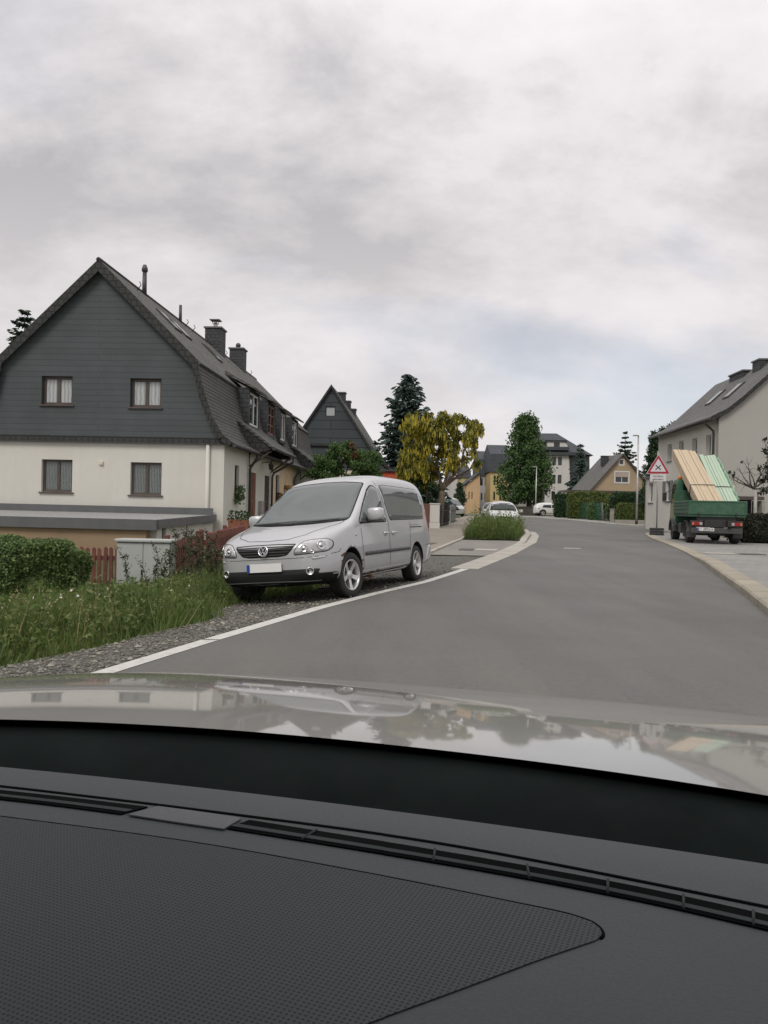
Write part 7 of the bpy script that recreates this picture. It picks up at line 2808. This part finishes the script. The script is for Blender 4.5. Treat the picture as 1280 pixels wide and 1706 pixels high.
ribbon('vent_vane', m0, m1, .0026, M['slat_dark'], v2)
A, B = path_px([(262, 1347), (330, 1356), (402, 1367)]), path_px([(212, 1361), (295, 1374), (372, 1385)])
ribbon('sensor_cover', A, B, .0022, M['dash_light'], dash)
# speaker grille with rounded corner and dark groove
top = path_px([(XL, 1332), (0, 1362), (320, 1405), (640, 1462), (860, 1506), (945, 1524), (988, 1538)])
cor = path_px([(988, 1538), (1003, 1550), (1005, 1562), (990, 1571)], n=6)
low = path_px([(990, 1571), (900, 1602), (764, 1653), (620, 1706), (440, 1775), (260, 1840)])
P = top + cor[1:] + low[1:]
far = [cz(-160, 1840, ZD)]
mb = MB()
f = mb.bm.faces.new([mb.bm.verts.new(p + Vector((0, 0, .0010))) for p in P + far])
mb.build('speaker_grille', M['dash_grille'], dash)
MB().tube([p + Vector((0, 0, -.0004)) for p in top + cor[1:-4]], .0017, 6).build('seam', M['slot_black'], dash)

# roof, pillars and side frames of the car, which shade the dashboard
hl_ = MB()
TOP = [(.30, 1.465), (.0, 1.50), (-.6, 1.52), (-1.3, 1.50), (-2.0, 1.42)]
xa, xb = XC - .84, XC + .86
M['headliner'] = mat('headliner', (.30, .29, .27), .9, var=.05)
for (y0, z0), (y1, z1) in zip(TOP, TOP[1:]):
    hl_.prism([(xa, y0, z0), (xb, y0, z0), (xb, y1, z1), (xa, y1, z1)], (0, 0, .03))
hl_.build('roof', M['headliner'], own)
for s_ in (-1, 1):
    x0, x1 = XC + s_ * .98, XC + s_ * .85
    MB().tube([(x0, .84, .90), ((x0 + x1) / 2, .58, 1.20), (x1, .30, 1.47)], .035, 8).build('windscreen_pillar', M['cowl'], own)
    MB().tube([(x1, .30, 1.475), (x1, -.6, 1.52), (x1, -2.0, 1.42)], .035, 8).build('roof_rail', M['cowl'], own)
    MB().tube([(x1, -.55, 1.51), (XC + s_ * .96, -.6, .9), (XC + s_ * .96, -.6, .35)], .06, 8).build('door_pillar', M['cowl'], own)
    MB().prism([(XC + s_ * .98, .80, .35), (XC + s_ * .98, .74, .90), (XC + s_ * .98, -2.1, .95), (XC + s_ * .98, -2.1, .35)], (s_ * .05, 0, 0)).build('door', M['own_paint'], own)
MB().prism([(XC - .97, -2.1, .35), (XC + .97, -2.1, .35), (XC + .85, -2.02, 1.42), (XC - .85, -2.02, 1.42)], (0, -.05, 0)).build('tailgate', M['own_paint'], own)
MB().box((XC, -.7, .36), (1.94, 2.9, .04)).build('floor_pan', M['cowl'], own)
# ================================================================== weeds and grass
M['weed'] = leafmat('weed', [(.065, .105, .03), (.10, .155, .045), (.145, .205, .06), (.20, .235, .09), (.24, .215, .115)], pos=[0, .35, .7, .92, 1.0], trans=.35)
M['weed_leaf'] = leafmat('weed_leaf', [(.03, .062, .018), (.05, .095, .028), (.075, .13, .04)], trans=.3)
M['weed_dark'] = leafmat('weed_dark', [(.03, .05, .022), (.05, .07, .03), (.08, .085, .05), (.10, .075, .05)], trans=.2)


def blades(P, H, W, rg, lean=.35):
    n = len(P)
    a = rg.uniform(0, 6.283, n)
    s = np.stack([np.cos(a), np.sin(a), np.zeros(n)], 1)
    l_ = rg.normal(0, lean, (n, 2))
    tip = P + np.stack([l_[:, 0] * H, l_[:, 1] * H, H], 1)
    Q = np.empty((n, 4, 3))
    Q[:, 0] = P - s * W[:, None]
    Q[:, 1] = P + s * W[:, None]
    Q[:, 2] = tip + s * W[:, None] * .12
    Q[:, 3] = tip - s * W[:, None] * .12
    return Q


def herb(p, h, rg, ls=.07, n=16):
    """stem with leaves, as quads"""
    lean = rg.normal(0, .08, 2)
    top = np.array([p[0] + lean[0] * h, p[1] + lean[1] * h, p[2] + h])
    q = [blades(np.array([p]), np.array([h]), np.array([.006]), rg, .06)]
    t_ = rg.uniform(.15, 1.0, n)
    C = p + (top - p) * t_[:, None] + rg.normal(0, ls * .45, (n, 3)) * np.array([1, 1, .3])
    q.append(leaves(C, ls * 1.2, ls * .5, rg, -.1))
    return np.concatenate(q)


rg = rng_(301)
N = 62000
Y = 3.2 + 14.0 * rg.random(N) ** .9
tt = np.empty(N); X = np.empty(N); Z = np.empty(N); ln_ = np.empty(N)
u = rg.random(N)
ok = np.ones(N, bool)
for i in range(N):
    gl = gravel_left(Y[i]) if Y[i] < 12.6 else line_x(Y[i]) - (1.75 + .25 * (Y[i] - 12.6))
    X[i] = gl + .12 - 4.6 * u[i] ** 1.1
    ln_[i] = gl - X[i]
    Z[i] = gz(X[i], Y[i])
# nothing grows through the hedge core, cabinet or van
hx, hy = c_left = px(70, 950, 12.0).x - 1.55, 12.6
ok &= ~((Y > 11.2) & (np.abs(X - UC.x) < .48) & (Y > 13.55) & (Y < 14.0))
H = np.clip(.06 + .34 * np.clip(ln_ * 1.25, 0, 1) + .06 * np.sin(X * 5 + Y * 3) + rg.normal(0, .07, N), .04, .75)
H *= np.where(Y > 11.5, 1.15, 1.0) * (.72 + .5 * (np.sin(X * 2.3 + 1.7 * np.sin(Y * 1.1)) * np.sin(Y * 1.9 + X) * .5 + .5))
Pp = np.stack([X, Y, Z - .05], 1)[ok]
Q = [blades(Pp, H[ok] + .03, rg.uniform(.004, .010, ok.sum()), rg, .30)]
for i in range(3000):
    yy = 4.0 + 12.2 * rg.random()
    gl = gravel_left(yy) if yy < 12.6 else line_x(yy) - 1.9
    xx = gl - .1 - 3.8 * rg.random() ** .9
    if yy > 13.4 and abs(xx - UC.x) < .5 and yy < 14.1:
        continue
    h_ = min(.62, .16 + .38 * min(1, (gl - xx)) * rg.uniform(.6, 1.3))
    Q.append(herb(np.array([xx, yy, gz(xx, yy) - .05]), h_, rg, rg.uniform(.035, .075), 15))
weeds = quads_mesh('weeds', np.concatenate(Q), M['weed'])
tag(weeds, 'knee-high green weeds and grass covering the verge below the hedge and cabinet', None, None, 'stuff')
# small white flowers dotted in it
n = 260
yy = 4 + 12 * rg.random(n)
xx = np.array([gravel_left(min(v, 12.6)) - .3 - 3.2 * rg.random() for v in yy])
zz_ = np.array([gz(a, b) + .36 + .16 * rg.random() for a, b in zip(xx, yy)])
fl = quads_mesh('weed_flowers', leaves(np.stack([xx, yy, zz_], 1), .028, .026, rg), M['petal'])
tag(fl, 'tiny white flowers scattered through the verge weeds', None, None, 'stuff')

# tall weed stalks in front of the cabinet and fence
def tall_weed(x, yt, D, seed, lm='weed_dark', spread=1.0):
    rg = rng_(seed)
    p = px(x, 960, D)
    z0 = gz(p.x, D) - .03
    h = px(x, yt, D).z - z0
    o = thing('tall_weed', 'tall dark leafy weed stalk on the verge before the grey cabinet and red fence', 'weed', (p.x, D, z0), 0, 'tall weed stalks on the verge')
    mb = MB()
    P, Rr = limb((0, 0, 0), (rg.normal(0, .04), rg.normal(0, .04), h), .008, .003, rg, .05, 6)
    mb.tube(P, Rr, 5)
    Q = []
    tips = [(np.array(P[-1]), np.array(P[2]))]
    for k in range(7):
        s_ = np.array(P[rg.integers(2, 7)])
        e = s_ + np.array([rg.normal(0, .09) * spread, rg.normal(0, .09) * spread, rg.uniform(.08, .2)])
        P2, R2 = limb(s_, e, .004, .002, rg, .1, 3)
        mb.tube(P2, R2, 4)
        tips.append((e, s_))
    mb.build('stem', M['weed_dark'], o)
    for e, s_ in tips:
        k = 26
        t_ = rg.uniform(.1, 1.05, k)[:, None]
        Q.append(leaves(s_ + (e - s_) * t_ + rg.normal(0, .022, (k, 3)), .045, .018, rg, -.3))
    P_ = np.array(P)
    k = 60
    idx = rg.uniform(0, len(P) - 1.01, k)
    C = P_[idx.astype(int)] + (P_[idx.astype(int) + 1] - P_[idx.astype(int)]) * (idx % 1)[:, None] + rg.normal(0, .03, (k, 3))
    Q.append(leaves(C, .08, .025, rg, .2))
    quads_mesh('leaves', np.concatenate(Q), M[lm], o)
    return o


for i, (x, yt, D) in enumerate(((213, 932, 12.4), (244, 950, 12.6), (262, 922, 12.9), (270, 930, 12.7), (280, 915, 13.1), (291, 896, 13.3), (301, 893, 13.6), (314, 884, 13.9), (321, 900, 13.4), (334, 905, 13.7), (345, 897, 14.0), (357, 915, 13.6), (338, 912, 12.9), (349, 906, 13.2), (362, 908, 13.0), (368, 922, 12.6), (327, 908, 13.2), (309, 902, 13.0))):
    tall_weed(x, yt, D, 400 + i)

# planting bed full of grass in front of the white hatchback
rg = rng_(311)
N = 17000
Y = 28.35 + 8.5 * rg.random(N) ** 1.3
X = np.array([line_x(y, BAY_KERB) + .2 + (road_left(y) - .25 - line_x(y, BAY_KERB) - .35) * rg.random() for y in Y])
Z = np.array([gz0(y) + .05 for y in Y])
eL = np.array([x - line_x(y, BAY_KERB) - .2 for x, y in zip(X, Y)]); eR = np.array([road_left(y) - .25 - x for x, y in zip(X, Y)])
H = rg.normal(.44, .18, N) * np.clip(.35 + np.minimum.reduce([eL, eR, (Y - 28.3)]) * 1.1, .3, 1.0) + .10 * np.sin(X * 3.3) * np.sin(Y * 2.1)
H = np.clip(H, .07, 1.0)
Q = [blades(np.stack([X, Y, Z], 1), H, rg.uniform(.007, .016, N), rg, .42)]
for i in range(420):
    y = 28.4 + 8 * rg.random()
    x = line_x(y, BAY_KERB) + .25 + (road_left(y) - line_x(y, BAY_KERB) - .6) * rg.random()
    Q.append(herb(np.array([x, y, gz0(y) + .05]), rg.uniform(.35, .8), rg, rg.uniform(.05, .1), 14))
for i in range(90):     # thin seed stalks
    y = 29 + 4 * rg.random()
    x = line_x(y, BAY_KERB) + .25 + (road_left(y) - line_x(y, BAY_KERB) - .6) * rg.random()
    h_ = rg.uniform(.7, 1.25)
    Q.append(blades(np.array([[x, y, gz0(y)]]), np.array([h_]), np.array([.008]), rg, .08))
    Q.append(leaves(np.array([x, y, gz0(y) + h_ * .85]) + rg.normal(0, 1, (14, 3)) * np.array([.05, .05, .12]), .06, .03, rg))
tag(quads_mesh('grass', np.concatenate(Q), M['weed']), 'tall grass and weeds filling the planting bed before the white hatchback', None, None, 'stuff')

# loose stones on the gravel verge
rg = rng_(321)
n = 8500
Y = 4.2 + 14 * rg.random(n) ** 1.5
X = np.array([gravel_left(y) + .05 + (line_x(y) - gravel_left(y) - .08) * rg.random() for y in Y])
Z = np.array([gz(a, b) for a, b in zip(X, Y)])
r = rg.gamma(2.0, .0036, n) + .004
V, Fc = [], []
oct_ = np.array([(1, 0, 0), (0, 1, 0), (-1, 0, 0), (0, -1, 0), (0, 0, .7), (0, 0, -.5)])
of = [(0, 1, 4), (1, 2, 4), (2, 3, 4), (3, 0, 4), (1, 0, 5), (2, 1, 5), (3, 2, 5), (0, 3, 5)]
for i in range(n):
    a = rg.uniform(0, 6.28)
    Rz = np.array([[math.cos(a), -math.sin(a), 0], [math.sin(a), math.cos(a), 0], [0, 0, 1]])
    P = (oct_ * rg.uniform(.6, 1.35, (6, 1)) * r[i]) @ Rz.T + np.array([X[i], Y[i], Z[i] + r[i] * .15])
    b = len(V)
    V += [tuple(p) for p in P]
    Fc += [tuple(j + b for j in f) for f in of]
M['stone'] = leafmat('stone', [(.09, .087, .078), (.16, .153, .138), (.23, .222, .20), (.34, .33, .30)], rough=.9, trans=0, pos=[0, .5, .9, 1.0])
tag(mesh_from('gravel_stones', V, Fc, M['stone']), 'loose grey stones lying on the gravel verge', None, None, 'stuff')

# dead straw-coloured stems among the weeds
rg = rng_(331)
M['straw'] = leafmat('straw', [(.22, .18, .10), (.30, .25, .15), (.16, .15, .08)], trans=.15)
Q = []
for i in range(420):
    yy = 4.2 + 11.8 * rg.random()
    gl = gravel_left(yy) if yy < 12.6 else line_x(yy) - 1.9
    xx = gl - .1 - 3.2 * rg.random()
    h_ = rg.uniform(.25, .62)
    Q.append(blades(np.array([[xx, yy, gz(xx, yy) - .05]]), np.array([h_]), np.array([.005]), rg, .22))
    if rg.random() < .5:
        Q.append(leaves(np.array([xx, yy, gz(xx, yy) + h_ * .85]) + rg.normal(0, 1, (9, 3)) * np.array([.02, .02, .06]), .03, .014, rg))
tag(quads_mesh('dry_stems', np.concatenate(Q), M['straw']), 'dry straw-coloured stems standing among the verge weeds', None, None, 'stuff')
